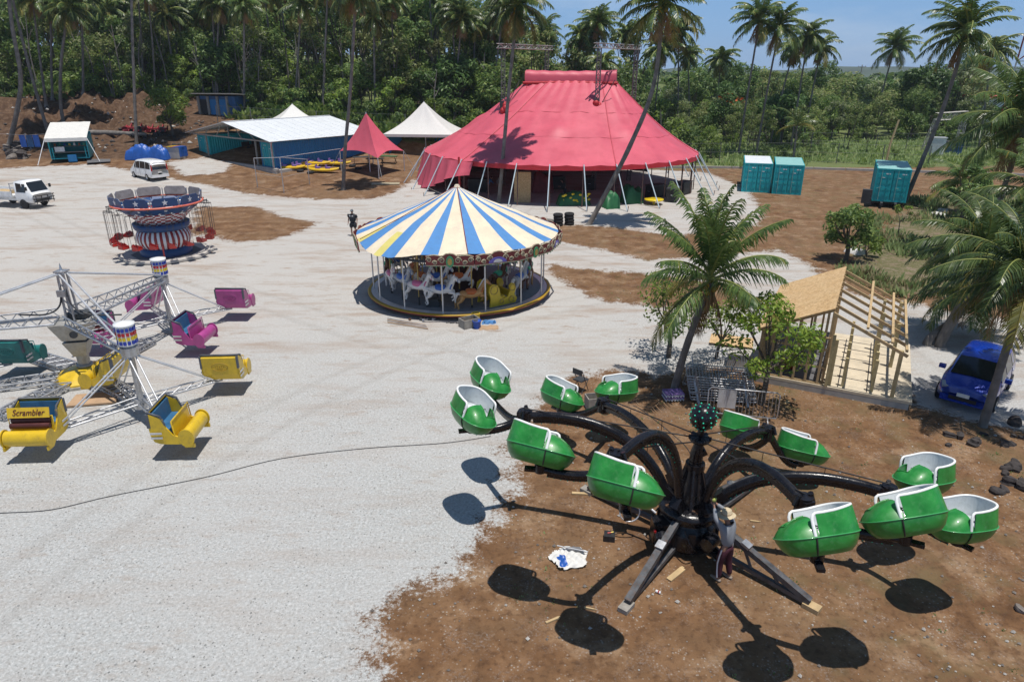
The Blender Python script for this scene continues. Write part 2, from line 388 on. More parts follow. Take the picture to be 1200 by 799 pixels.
# ------------------------------------------------------------------ ground
MAIN = [(-140, 206), (0, 198), (110, 193), (150, 200), (200, 209), (240, 217), (290, 227), (360, 234), (440, 233), (462, 226), (480, 214), (505, 205), (700, 196), (830, 203), (875, 222), (894, 250), (886, 264), (840, 270), (790, 277), (720, 267), (690, 265), (640, 263), (612, 262), (625, 275), (660, 285), (700, 292), (760, 306), (830, 302), (912, 293), (945, 309), (1000, 345), (1060, 355), (1130, 368), (1260, 380), (1330, 420), (1300, 500), (1200, 505), (1130, 492), (1080, 474), (1050, 455), (930, 425), (890, 438), (850, 430), (810, 432), (770, 442), (742, 436), (700, 436), (660, 446), (640, 468), (612, 500), (600, 545), (606, 585), (575, 603), (562, 640), (530, 668), (490, 690), (452, 718), (432, 735), (430, 760), (450, 790), (470, 850), (-400, 850)]
HOLES = [[(232, 243), (300, 243), (330, 254), (374, 262), (345, 274), (310, 283), (270, 284), (246, 275), (222, 279)], [(640, 309), (675, 314), (760, 322), (860, 335), (870, 362), (790, 362), (747, 357), (700, 352), (682, 342), (660, 330), (645, 320)]]
PATCH = [[(196, 190), (240, 185), (272, 192), (262, 203), (215, 207)]]
GRASS = [[(835, 186), (1000, 188), (1110, 200), (1280, 205), (1500, 180), (1500, 108), (700, 108), (640, 170), (500, 140), (430, 148), (280, 118), (215, 116), (215, 100), (-150, 92), (-150, 70), (1500, 92), (1500, 190), (1110, 192)], ]
LITTER = [[(1000, 300), (1040, 262), (1080, 235), (1130, 222), (1240, 225), (1300, 300), (1200, 345), (1120, 352), (1060, 345), (1010, 325)]]
_wp = {}
def wpoly(pp):
    k = id(pp)
    if k not in _wp: _wp[k] = np.array([at(x, min(y, 840))[:2] for x, y in pp])
    return _wp[k]
def sdist(P, poly):
    """signed distance to a polygon, positive inside"""
    d2 = np.full(len(P), 1e9); ins = np.zeros(len(P), bool)
    for a, b in zip(poly, np.roll(poly, -1, 0)):
        e = b - a; t = np.clip(((P - a) @ e) / max(e @ e, 1e-9), 0, 1)
        q = P - a - t[:, None] * e; d2 = np.minimum(d2, (q * q).sum(1))
        c = (a[1] > P[:, 1]) != (b[1] > P[:, 1])
        with np.errstate(divide='ignore', invalid='ignore'): xx = a[0] + (P[:, 1] - a[1]) * e[0] / e[1]
        ins ^= c & (P[:, 0] < xx)
    return np.sqrt(d2) * np.where(ins, 1, -1)
def gravel_at(P):
    g = sdist(P, wpoly(MAIN))
    for h in HOLES: g = np.minimum(g, -sdist(P, wpoly(h)))
    for h in PATCH: g = np.maximum(g, sdist(P, wpoly(h)))
    return g
def grass_at(P):
    x, y = P[:, 0], P[:, 1]
    edge = np.where(x > 14, 79 + .05 * (x - 14), np.where(x > -4, 80, np.where(x > -21, 84, np.where(x > -36, 91, 101))))
    return (y - edge)
def litter_at(P): return sdist(P, wpoly(LITTER[0]))
def make_ground():
    xs = [-4000, -2000, -900, -450, -250, -150, -110, -85, -70] + [i * .5 for i in range(-120, 121)] + [70, 85, 110, 150, 250, 450, 900, 2000, 4000]
    ys = [-60, -20, 0] + [2 + i * .5 for i in range(0, 237)] + [125, 135, 150, 175, 210, 270, 350, 500, 900, 2000, 6000]
    nx, ny = len(xs), len(ys)
    P = np.array([(x, y) for y in ys for x in xs])
    me = bpy.data.meshes.new('ground')
    v = [(x, y, hz(x, y)) for x, y in P]
    f = [(j * nx + i, j * nx + i + 1, (j + 1) * nx + i + 1, (j + 1) * nx + i) for j in range(ny - 1) for i in range(nx - 1)]
    me.from_pydata(v, [], f)
    for nm, arr in (('gravel', gravel_at(P)), ('grass', grass_at(P)), ('litter', litter_at(P)), ('bank', np.minimum((-36 - P[:, 0]) * .4, P[:, 1] - 77))):
        a = me.attributes.new(nm, 'FLOAT', 'POINT'); a.data.foreach_set('value', np.clip(arr, -4, 4).astype(np.float32))
    me.polygons.foreach_set('use_smooth', [True] * len(f))
    o = bpy.data.objects.new('ground', me); COL.objects.link(o); struct(o)
    m, nt, b = nodes('ground_soil_and_gravel'); L = nt.links
    tc = N(nt, 'ShaderNodeTexCoord')
    def noise(sc, det=6.0, ro=.6, st=None):
        n = N(nt, 'ShaderNodeTexNoise', Scale=sc, Detail=det, Roughness=ro)
        if st:
            mp = N(nt, 'ShaderNodeMapping'); mp.inputs['Scale'].default_value = st; mp.inputs['Rotation'].default_value = (0, 0, R(-22)); L.new(tc.outputs['Object'], mp.inputs[0]); L.new(mp.outputs[0], n.inputs['Vector'])
        else: L.new(tc.outputs['Object'], n.inputs['Vector'])
        return n.outputs['Fac']
    def attr(k): return N(nt, 'ShaderNodeAttribute', attribute_name=k).outputs['Fac']
    def mth(op, a, c, c2=None):
        n = N(nt, 'ShaderNodeMath'); n.operation = op
        for s_, v_ in zip(n.inputs, (a, c, c2)):
            if v_ is None: continue
            if hasattr(v_, 'links'): L.new(v_, s_)
            else: s_.default_value = v_
        return n.outputs[0]
    far = N(nt, 'ShaderNodeSeparateXYZ'); L.new(tc.outputs['Object'], far.inputs[0])
    big, mid, fine, grit = noise(.22), noise(1.1), noise(7.0), noise(15.0, 7.0, .85)
    soil = ramp(nt, [(.3, (.095, .05, .026)), (.5, (.182, .098, .049)), (.72, (.285, .168, .092))], mid).outputs[0]
    soil = mixc(nt, ramp(nt, [(.42, 0.0), (.62, .75)], big).outputs[0], soil, (.21, .13, .072))
    soil = mixc(nt, ramp(nt, [(.54, 0.0), (.66, .7)], noise(.55, 7.0, .7)).outputs[0], soil, (.31, .21, .13))
    soil = mixc(nt, ramp(nt, [(.35, .55), (.5, 0.0)], fine).outputs[0], soil, (.07, .038, .022))
    vo = N(nt, 'ShaderNodeTexVoronoi', Scale=11.0); L.new(tc.outputs['Object'], vo.inputs['Vector'])
    peb = mth('MULTIPLY', ramp(nt, [(.16, 1.0), (.26, 0.0)], vo.outputs['Distance']).outputs[0], ramp(nt, [(.44, 0.0), (.58, .9)], mid).outputs[0])
    soil = mixc(nt, peb, soil, (.34, .29, .24))
    clump = mth('MULTIPLY', ramp(nt, [(.50, 0.0), (.66, .75)], noise(1.3, 6.0, .7)).outputs[0], ramp(nt, [(.5, 0.0), (.6, .6)], noise(19.0, 5.0, .7)).outputs[0])
    soil = mixc(nt, clump, soil, (.34, .31, .29))
    soil = mixc(nt, ramp(nt, [(.3, .6), (.46, 0.0)], grit).outputs[0], soil, (.06, .032, .02))
    vo2 = N(nt, 'ShaderNodeTexVoronoi', Scale=30.0); L.new(tc.outputs['Object'], vo2.inputs['Vector'])
    grav = ramp(nt, [(.33, (.06, .06, .055)), (.43, (.345, .355, .352)), (.53, (.455, .468, .466)), (.64, (.68, .69, .69))], grit).outputs[0]
    grav = mixc(nt, ramp(nt, [(.0, .75), (.22, 0.0)], vo2.outputs['Color']).outputs[0], grav, (.27, .255, .24))
    grav = mixc(nt, ramp(nt, [(.35, .3), (.6, 0.0)], fine).outputs[0], grav, (.36, .33, .30))
    grav = mixc(nt, ramp(nt, [(.4, 0.0), (.75, .5)], big).outputs[0], grav, (.48, .47, .455))
    st = noise(.5, 7.0, .68, (.35, 1.5, 1)); st2 = noise(1.4, 7.0, .7, (.5, 1.4, 1))
    stain = mth('MAXIMUM', ramp(nt, [(.50, 0.0), (.70, .72)], st).outputs[0], ramp(nt, [(.55, 0.0), (.68, .75)], st2).outputs[0])
    stain = mth('MULTIPLY', stain, mth('MULTIPLY_ADD', ramp(nt, [(.0, .42), (1, 1.0)], mth('MULTIPLY', mth('SUBTRACT', far.outputs[1], 16.0), .07)).outputs[0], 1.0, 0.0))
    grav = mixc(nt, ramp(nt, [(0, 0.0), (1, .45)], mth('MULTIPLY', mth('SUBTRACT', far.outputs[1], 15.0), .05)).outputs[0], grav, (.50, .455, .41))
    grav = mixc(nt, stain, grav, (.29, .195, .13))
    def circ(a, b_, c_):
        ax_, ay, bx, by, cx, cy = a.x, a.y, b_.x, b_.y, c_.x, c_.y; d = 2 * (ax_ * (by - cy) + bx * (cy - ay) + cx * (ay - by))
        ux = ((ax_**2 + ay**2) * (by - cy) + (bx**2 + by**2) * (cy - ay) + (cx**2 + cy**2) * (ay - by)) / d; uy = ((ax_**2 + ay**2) * (cx - bx) + (bx**2 + by**2) * (ax_ - cx) + (cx**2 + cy**2) * (bx - ax_)) / d
        return ux, uy, math.hypot(ax_ - ux, ay - uy)
    rut = None
    for tri in (((650, 290), (780, 318), (960, 330)), ((0, 225), (240, 330), (520, 420)), ((905, 235), (925, 275), (948, 300)), ((60, 210), (240, 226), (500, 260)), ((930, 232), (952, 268), (985, 292)), ((0, 700), (200, 560), (420, 440))):
        ux, uy, rr = circ(*[at(*q) for q in tri])
        for off in (-.75, .75):
            vm = N(nt, 'ShaderNodeCombineXYZ'); L.new(far.outputs[0], vm.inputs[0]); L.new(far.outputs[1], vm.inputs[1])
            vd = N(nt, 'ShaderNodeVectorMath'); vd.operation = 'DISTANCE'; L.new(vm.outputs[0], vd.inputs[0]); vd.inputs[1].default_value = (ux, uy, 0)
            k_ = ramp(nt, [(.10, 1.0), (.24, 0.0)], mth('ABSOLUTE', mth('ADD', mth('SUBTRACT', vd.outputs['Value'], rr + off), mth('MULTIPLY', mth('SUBTRACT', mid, .5), .5)), 0.0)).outputs[0]
            rut = k_ if rut is None else mth('MAXIMUM', rut, k_)
    rut = mth('MULTIPLY', rut, ramp(nt, [(.4, .05), (.6, .3)], fine).outputs[0])
    grav = mixc(nt, rut, grav, (.26, .235, .21)); soil = mixc(nt, rut, soil, (.26, .165, .10))
    edge = mth('ADD', attr('gravel'), mth('MULTIPLY', mth('SUBTRACT', mid, .5), 2.6))
    edge = mth('ADD', edge, mth('MULTIPLY', mth('SUBTRACT', fine, .5), 1.5)); edge = mth('ADD', edge, mth('MULTIPLY', mth('SUBTRACT', grit, .5), 2.0))
    gf = ramp(nt, [(.46, 0.0), (.56, 1.0)], mth('MULTIPLY_ADD', edge, .25, .5)).outputs[0]
    lit = ramp(nt, [(.3, (.10, .07, .045)), (.42, (.24, .19, .14)), (.52, (.09, .11, .04)), (.6, (.26, .21, .16)), (.72, (.12, .08, .05))], noise(.9, 8.0, .75)).outputs[0]
    lf = ramp(nt, [(.45, 0.0), (.6, .85)], mth('MULTIPLY_ADD', mth('ADD', attr('litter'), mth('MULTIPLY', mth('SUBTRACT', mid, .5), 6.0)), .2, .5)).outputs[0]
    soil = mixc(nt, lf, soil, lit)
    bk = ramp(nt, [(.45, 0.0), (.62, .85)], mth('MULTIPLY_ADD', mth('ADD', attr('bank'), mth('MULTIPLY', mth('SUBTRACT', mid, .5), 4.0)), .2, .5)).outputs[0]
    soil = mixc(nt, bk, soil, ramp(nt, [(.35, (.035, .02, .013)), (.5, (.085, .05, .032)), (.62, (.16, .105, .07))], noise(1.6, 9.0, .8)).outputs[0])
    gt = mth('MULTIPLY', ramp(nt, [(.5, 0.0), (.64, .4)], noise(.8, 5.0, .65)).outputs[0], ramp(nt, [(.0, 0.0), (1, 1.0)], mth('MULTIPLY', mth('SUBTRACT', far.outputs[0], 3.0), .2)).outputs[0])
    soil = mixc(nt, gt, soil, (.15, .13, .065))
    gr = ramp(nt, [(.3, (.08, .115, .035)), (.55, (.15, .19, .07)), (.75, (.2, .21, .10))], fine).outputs[0]
    gr = mixc(nt, ramp(nt, [(.45, 0.0), (.7, .7)], big).outputs[0], gr, (.13, .12, .06))
    grf = ramp(nt, [(.42, 0.0), (.58, 1.0)], mth('MULTIPLY_ADD', mth('ADD', attr('grass'), mth('MULTIPLY', mth('SUBTRACT', mid, .5), 5.0)), .2, .5)).outputs[0]
    c = mixc(nt, grf, mixc(nt, gf, soil, grav), gr)
    L.new(c, b.inputs['Base Color']); b.inputs['Roughness'].default_value = .95; b.inputs['Specular IOR Level'].default_value = .15
    bp = N(nt, 'ShaderNodeBump', Strength=.8, Distance=.04); hh = mth('ADD', mth('MULTIPLY', grit, .5), mth('ADD', fine, mth('MULTIPLY', mid, 2.0)))
    L.new(hh, bp.inputs['Height']); L.new(bp.outputs[0], b.inputs['Normal'])
    me.materials.append(m)
make_ground()
def letters(text, size, m, shear=0):
    fc = bpy.data.curves.new('lettering', 'FONT'); fc.body = text; fc.size = size; fc.align_x = 'CENTER'; fc.shear = shear; fc.extrude = .005
    t = bpy.data.objects.new('lettering', fc); COL.objects.link(t); bpy.context.view_layer.update()
    me = bpy.data.meshes.new_from_object(t.evaluated_get(bpy.context.evaluated_depsgraph_get())); bpy.data.objects.remove(t)
    me.materials.clear(); me.materials.append(M[m]); o = bpy.data.objects.new('lettering', me); COL.objects.link(o); return o
# ================================================================== SPIDER RIDE
def tub_meshes():
    """a spider-ride tub: x towards the nose, z up, origin at the waist line"""
    A, Bw = .80, .61
    def outline(t):                                    # plan outline, t 0..1 starting at the back centre
        a = 2 * PI * t + PI
        c, s_ = math.cos(a), math.sin(a)
        e = .62 if c < 0 else .60
        x = A * math.copysign(abs(c) ** e, c); y = Bw * math.copysign(abs(s_) ** .78, s_) * (1 - .14 * max(0, x / A) ** 2)
        return x, y
    XF = .16                                           # where the tall back ends and the bonnet starts
    def rim(x): return .50 + .07 * smooth(0, -A, x)
    nseg = 48
    lev = [(-.42, .62, .56), (-.40, .74, .68), (-.28, .87, .84), (-.12, .96, .95), (0, 1, 1)]
    sh = MB()
    sh.grid(lambda u, w: (lambda o, k: (o[0] * k[1] - .04 * (1 - k[1]), o[1] * k[2], k[0]))(outline(u), lev[round(w * 4)]), nseg, 4)
    bot = [(outline(i / nseg)[0] * .6 - .016, outline(i / nseg)[1] * .55, -.42) for i in range(nseg)]
    sh.add(bot, [tuple(range(nseg))[::-1]])
    # upper back, outer skin
    i0 = [i for i in range(nseg) if outline((i + .5) / nseg)[0] < XF]
    def wall(k, zt, inset):
        o = outline(k / nseg); x = min(o[0], XF + .02)
        z = zt * (rim(o[0])); lean = 1 - .05 * zt - inset
        return (x * lean, o[1] * lean, z)
    def patch(mb, inset, rev=False, mi=0):
        for i in i0:
            for j in range(4):
                q = [wall(i, j / 4, inset), wall(i + 1, j / 4, inset), wall(i + 1, (j + 1) / 4, inset), wall(i, (j + 1) / 4, inset)]
                mb.add(q if not rev else q[::-1], [(0, 1, 2, 3)], mi, True)
    patch(sh, 0)
    lin = MB(); patch(lin, .075, True)
    lin.grid(lambda u, w: (lambda o, k: (min(o[0] * k[1], .5), o[1] * k[1], k[0]))(outline(u), [(-.34, .5), (-.25, .74), (0, .92)][round(w * 2)]), nseg, 2)
    lin.add([(o[0] * .5, o[1] * .5, -.34) for o in (outline(i / nseg) for i in range(nseg))], [tuple(range(nseg))])
    # bench across the back
    lin.grid(lambda u, w: (-.60 + .52 * w, (-.46 + .92 * u), -.02 - .05 * math.sin(w * PI)), 6, 4); lin.grid(lambda u, w: (-.08, -.46 + .92 * u, -.02 - .3 * w), 4, 2)
    # rim moulding: along the top, then down both front corners
    order = sorted(i0, key=lambda i: (i if i < nseg / 2 else i - nseg))
    ks = [o if o < nseg / 2 else o - nseg for o in order]; ks = list(range(min(ks), max(ks) + 2))
    mid_ = lambda k: (lambda a, b: tuple((p + q) / 2 for p, q in zip(a, b)))(wall(k % nseg, 1, 0), wall(k % nseg, 1, .075))
    line = [mid_(k) for k in ks]
    def corner(p, sgn):
        x, y, z = p
        return [(x + .05, y * 1.0, z - .03), (x + .085, y * 1.01, z - .12), (x + .09, y * 1.02, z * .5), (x + .09, y * 1.04, .02)]
    line = corner(line[0], 1)[::-1] + line + corner(line[-1], 1)
    rm = MB(); rm.tube(line, .034, 8, 0)
    band = MB(); band.tube([(*[c * 1.008 for c in outline(i / nseg)], 0) for i in range(nseg)], .016, 6, 0, False, True)
    # bonnet with its step-in gap
    def hood(u, w):
        x = XF + .02 + (A - XF - .02) * w
        t = min(1, max(0, x / A)); hw = Bw * (1 - min(1, abs(t)) ** (2 / .60)) ** .39 * (1 - .14 * t * t)
        hw = max(hw, .0); y = hw * (2 * u - 1)
        d = (1 - abs(2 * u - 1) ** 3.2) ** .75
        return (x, y * .985, 0.005 + d * .41 * (1 - max(0, (t - .2) / .8) ** 2.2))
    gap = lambda u, w: .50 < u < .86 and w < .66
    hd = MB(); hd.grid(hood, 26, 16, 0, True, gap)
    # returning lip round the gap, and the dome front edge
    lip = [hood(.5, .0)] + [hood(.5, i * .66 / 6) for i in range(1, 7)] + [hood(.5 + .36 * i / 5, .66) for i in range(1, 6)] + [hood(.86, .66 - .66 * i / 6) for i in range(1, 7)]
    hd.tube(lip, .018, 6)
    hd.grid(lambda u, w: (lambda p: (p[0], p[1], p[2] * (1 - w) - .3 * w))(lip[round(u * (len(lip) - 1))]), len(lip) - 1, 1)
    hd.grid(lambda u, w: (lambda p: (p[0] - .002, p[1] * (1), p[2] * (1 - w) - .05 * w))(hood(u, 0)), 12, 1, 0, True, lambda u, w: .5 < u < .86)
    br = MB()
    for y in (-.3, -.05, .22):
        br.tube(arc((.0, y, .05), .13, R(-20), R(160), 8, 'xz'), .012, 6)
    br.tube([(.0, -.42, .16), (.02, 0, .2), (.0, .42, .16)], .014, 6)
    for s_ in (1, -1):
        y = s_ * Bw * .985; sh.tube([(XF + .09, y * 1.0, .0), (XF + .09, y * .965, -.12), (XF + .08, y * .84, -.28), (XF + .06, y * .68, -.385)], .017, 5, 1)
    return sh, lin, rm, band, hd, br
SP = Vector((4.15, 13.4, 0))
spider = thing('spider_ride', 'black six-armed spider ride with twelve green tubs and a studded ball on top', 'fairground ride', SP)
def L(x, y, z): return Vector((x - SP.x, y - SP.y, z))
def stretch_pt(p0, p1, t): return p0.lerp(p1, t)
def build_spider():
    tm = [m.mesh(n, mt) for m, n, mt in zip(tub_meshes(), ('shell', 'liner', 'rim', 'waist_band', 'bonnet', 'grab_bar'), (['green_shell', 'black_matt'], 'white_liner', 'trim_white', 'green_trim', 'green_shell', 'wire'))]
    # base: drum, turntable, mast, ball
    b = MB(); b.lathe([(0, .12), (.62, .12), (.66, .2), (.66, .75), (.60, .78), (.60, .95), (.72, .98), (.72, 1.12), (.5, 1.16), (0, 1.16)], 28)
    for k in range(10):
        a = k * PI / 5 + .2; b.box((.66 * math.cos(a), .66 * math.sin(a), .48), (.12, .16, .5), 0, None, (0, 0, a))
        b.cyl((.5 * math.cos(a), .5 * math.sin(a), 1.1), (.5 * math.cos(a), .5 * math.sin(a), 1.2), .035, n=6)
    b.box((-.72, -.25, .55), (.34, .42, .5)); b.cyl((-.72, -.46, .55), (-.72, -.62, .5), .17, n=14); b.cyl((.45, -.65, .6), (.2, -.9, .6), .16, n=14); b.cyl((.45, -.65, .3), (.55, -.95, .3), .12, n=12)
    for k in range(8): a = .4 + k * .79; b.tube(spline([(.7 * math.cos(a), .7 * math.sin(a), .8), (.86 * math.cos(a + .2), .86 * math.sin(a + .2), .55), (.72 * math.cos(a + .45), .72 * math.sin(a + .45), .25)], 5), .018, 5)
    b.build('base_drum', 'black_oily', spider)
    g = MB()
    for k in range(40):
        a = random.uniform(0, 2 * PI); r = random.uniform(.36, .62); g.ball((r * math.cos(a), r * math.sin(a), 1.165), (random.uniform(.03, .08), random.uniform(.03, .08), random.uniform(.015, .04)), 6, 4)
    g.build('grease_build_up', 'grease', spider)
    m = MB(); tilt = Vector((.05, 0, 0))
    m.tube([(0, 0, 1.16), (0, 0, 1.3), (.02, 0, 2.25)], [.34, .3, .16], 16); m.cyl((.02, 0, 2.05), (.02, 0, 2.2), .22, n=16)
    for k in range(6): a = k * PI / 3 + .3; m.beam((.42 * math.cos(a), .42 * math.sin(a), 1.16), (.16 * math.cos(a), .16 * math.sin(a), 2.1), .05, .10)
    m.tube([(.02, 0, 2.25), (.03, 0, 2.45), (.05, 0, 2.75)], [.15, .15, .09], 12); m.box((.08, .02, 2.42), (.34, .2, .12), 0, None, (0, R(-28), 0))
    m.lathe([(0, 0), (.2, .0), (.24, .05), (.2, .12), (0, .12)], 14, 0, (.06, 0, 2.75)); m.cyl((.06, 0, 2.85), (.07, 0, 3.12), .075, n=10)
    mast = m.build('mast', 'black_oily', spider)
    st = MB(); bc = Vector((.08, 0, 3.36)); st.ball(bc, .30, 28, 18)
    for i in range(1, 8):
        th = PI * i / 8; n = max(3, round(11 * math.sin(th)))
        for j in range(n):
            a = 2 * PI * j / n + i * .4; st.ball(bc + Vector((math.sin(th) * math.cos(a), math.sin(th) * math.sin(a), math.cos(th))) * .305, .021, 6, 4, 1)
    st.build('globe', ['black_oily', 'bulb_green'], spider)
    # arms: elbow points and tub points measured in the photograph (x, y from the mast; z)
    elbows = {'A': L(.30, 14.5, 2.80), 'B': L(1.95, 11.0, 3.75), 'C': L(5.2, 10.25, 3.3), 'D': L(8.0, 12.3, 2.15), 'E': L(6.65, 15.6, 1.75), 'F': L(2.5, 16.8, 1.95)}
    tubs = {'A': [((575, 447), 2.95, (.5, -.86), 14), ((555, 485), 2.95, (.55, -.83), 14)],
            'B': [((634, 526), 3.72, (.93, -.30), 12), ((733, 569), 3.8, (.93, -.33), 12)],
            'C': [((956, 626), 3.35, (-.99, -.05), 10), ((1058, 605), 3.45, (-.99, .10), 12)],
            'D': [((1082, 560), 2.2, (-.93, -.36), 9), ((1126, 613), 2.12, (-.95, -.24), 9)],
            'E': [((867, 503), 1.05, (.75, .66), 6), ((941, 527), 1.05, (.97, -.22), 2)],
            'F': [((659, 465), 1.6, (.82, -.57), 8), ((722, 458), 1.6, (-.88, -.48), 8)]}
    lean = Vector((0, 0, 1)).rotation_difference(Vector((.17, .30, 1)).normalized()).to_matrix().to_4x4()   # the whole sweep leans back
    lean2 = Vector((0, 0, 1)).rotation_difference(Vector((.06, .68, 1)).normalized()).to_matrix().to_4x4()   # the near fork pairs lean further
    lean1 = lean
    for key, e in elbows.items():
        lean = lean2 if key in 'BC' else lean1
        d = Vector((e.x, e.y, 0)).normalized(); r0 = d * .5 + Vector((0, 0, 1.15)); rise = e.z - 1.15
        r = Vector((e.x, e.y)).length; top = max(e.z, 2.05)
        pts = bez(r0, d * (r * .26) + Vector((0, 0, r0.z + (top - r0.z) * .85 + .15)), d * (r * .60) + Vector((0, 0, top + .38)), e, 22)
        a = MB(); a.tube(pts, [.112 - .022 * i / 22 for i in range(23)], 12)
        sd = d.cross(Vector((0, 0, 1)))
        # box web under the tube, the way the real arms are doubled near the elbow
        for i in range(3, 21): a.beam(pts[i] - Vector((0, 0, .13)), pts[i + 1] - Vector((0, 0, .13)), .07, .12)
        a.beam(r0 - d * .1, r0 + d * .25 + Vector((0, 0, .35)), .22, .26)
        for i in (6, 10, 14, 18): a.cyl(pts[i] - sd * .13, pts[i] + sd * .13, .02, n=6)
        for i in range(4, 21):
            p = pts[i]
            for s_ in (-1, 1): a.ball(p + sd * (.045 * s_) - Vector((0, 0, .2)), .015, 5, 3, 1)
        a.build('arm', ['black_oily', 'bulb_green'], spider)
        j = MB(); j.cyl(e - Vector((0, 0, .22)), e + Vector((0, 0, .16)), .15, n=14); j.box(e + Vector((0, 0, .02)), (.34, .2, .2), 0, None, (0, 0, math.atan2(d.y, d.x)))
        for s_ in (-1, 1): j.cyl(e + sd * .2 * s_, e + sd * .12 * s_ + Vector((0, 0, .2)), .05, n=8)
        for k in range(3): j.tube(spline([e + sd * .12, e + d * (.12 + .08 * k) + Vector((0, 0, -.25 - .08 * k)), e - sd * .14 + Vector((0, 0, -.05))], 5), .009, 5)
        j.build('elbow_joint', 'black_oily', spider)
        for (px, z, nd, pit) in tubs[key]:
            p = at(*px, z); c = L(p.x, p.y, z); ndv = Vector((nd[0], nd[1], 0)).normalized()
            foot = c - lean.to_3x3() @ Vector((0, 0, .38)); out = (foot - e); out.z = 0
            # curved fork branch dropping from the elbow, then sweeping under the tub
            s1 = e + d * .35 + Vector((0, 0, -.28)); s2 = foot.lerp(e, .45); s2.z = foot.z - .12
            br = MB(); bp = bez(e + Vector((0, 0, -.02)), s1, s2, foot, 14); br.tube(bp, [.095 - .025 * i / 14 for i in range(15)], 10)
            for i in range(2, 13): br.beam(bp[i] - Vector((0, 0, .08)), bp[i + 1] - Vector((0, 0, .08)), .05, .1)
            br.box(foot + Vector((0, 0, -.02)) + out.normalized() * .1, (.4, .13, .06), 0, None, (0, 0, math.atan2(out.y, out.x)))
            br.cyl(foot - Vector((0, 0, .06)), foot + Vector((0, 0, .12)), .11, n=12)
            for i in range(2, 14): br.ball(bp[i] - Vector((0, 0, .145)), .015, 5, 3, 1)
            br.build('fork_branch', ['black_oily', 'bulb_green'], spider)
            rot = (lean @ Euler((0, R(pit), math.atan2(ndv.y, ndv.x)), 'XYZ').to_matrix().to_4x4()).to_euler()
            t = bpy.data.objects.new('tub', tm[0]); COL.objects.link(t); t.parent = spider; t.location = c; t.rotation_euler = rot; t.scale = (.85, .73 if nd[0] > 0 else -.73, .74)
            for me in tm[1:]:
                o = bpy.data.objects.new(me.name.split('.')[0], me); COL.objects.link(o); o.parent = t
    # stay wires from the mast head to the elbows
    for key, e in elbows.items():
        c = MB(); top = Vector((.06, 0, 2.84)); dirv = (e - top)
        hp = top + Vector((dirv.x, dirv.y, 0)).normalized() * .25; c.tube([top, hp], .05, 8); end = e + Vector((0, 0, .2))
        c.tube([hp, end], .016, 6); c.tube([hp.lerp(end, .3), hp.lerp(end, .3) - Vector((0, 0, .3))], .008, 5); c.tube([hp.lerp(end, .65), hp.lerp(end, .65) - Vector((0, 0, .25))], .008, 5)
        c.build('stay_rod', 'black_matt', spider)
    for k, (px) in enumerate([(735, 716), (948, 716), (690, 582), (905, 560)]):
        f = at(px[0], px[1] - 4); f = L(f.x, f.y, 0); d = f.normalized(); sd = d.cross(Vector((0, 0, 1)))
        o = MB(); o.beam(d * .55 + Vector((0, 0, .98)), f + Vector((0, 0, .16)), .15, .13); o.beam(d * .6 + Vector((0, 0, .22)) , f + Vector((0, 0, .10)), .10, .10)
        for t in (.35, .62): o.beam((d * .55 + Vector((0, 0, .98))).lerp(f + Vector((0, 0, .16)), t), (d * .6 + Vector((0, 0, .22))).lerp(f + Vector((0, 0, .1)), t + .1), .05, .05)
        og = o.build('outrigger', 'worn_steel', spider)
        ft = MB(); ft.box(f + Vector((0, 0, .06)) + d * .05, (.34, .22, .10), 0, None, (0, 0, math.atan2(d.y, d.x))); ft.build('foot_block', 'timber_grey' if k != 1 else 'timber', og)
        pp = (d * .55 + Vector((0, 0, .98))).lerp(f + Vector((0, 0, .16)), .38)
        lk = MB(); lk.box(pp + Vector((0, 0, .09)), (.2, .19, .07), 0, None, (0, .35, math.atan2(d.y, d.x))); lk.build('clamp_plate', 'galv', og)
    h = MB(); hc = at(738, 600, .75); hc = L(hc.x, hc.y, .75); h.tube([hc + Vector((.24 * math.cos(a), .05 * math.sin(a), .24 * math.sin(a))) for a in [2 * PI * i / 24 for i in range(24)]], .018, 6, 0, False, True)
    h.tube([hc + Vector((0, 0, .24)), hc + Vector((.1, .05, .45)), L(4.15, 13.4, 0) + Vector((-.8, -.1, .9))], .03, 6); h.build('hand_wheel', 'galv_pale', spider)
    el = MB(); el.box(hc + Vector((-.02, .2, .42)), (.3, .25, .3)); el.build('control_box', 'worn_steel', spider)
    rl = MB(); rl.cyl((-.62, -.7, .62), (-.62, -.76, .6), .045, n=8); rl.cyl((-.9, -.55, .75), (-.9, -.62, .75), .03, n=8); rl.build('signal_lamp', 'lamp_red', spider)
build_spider()
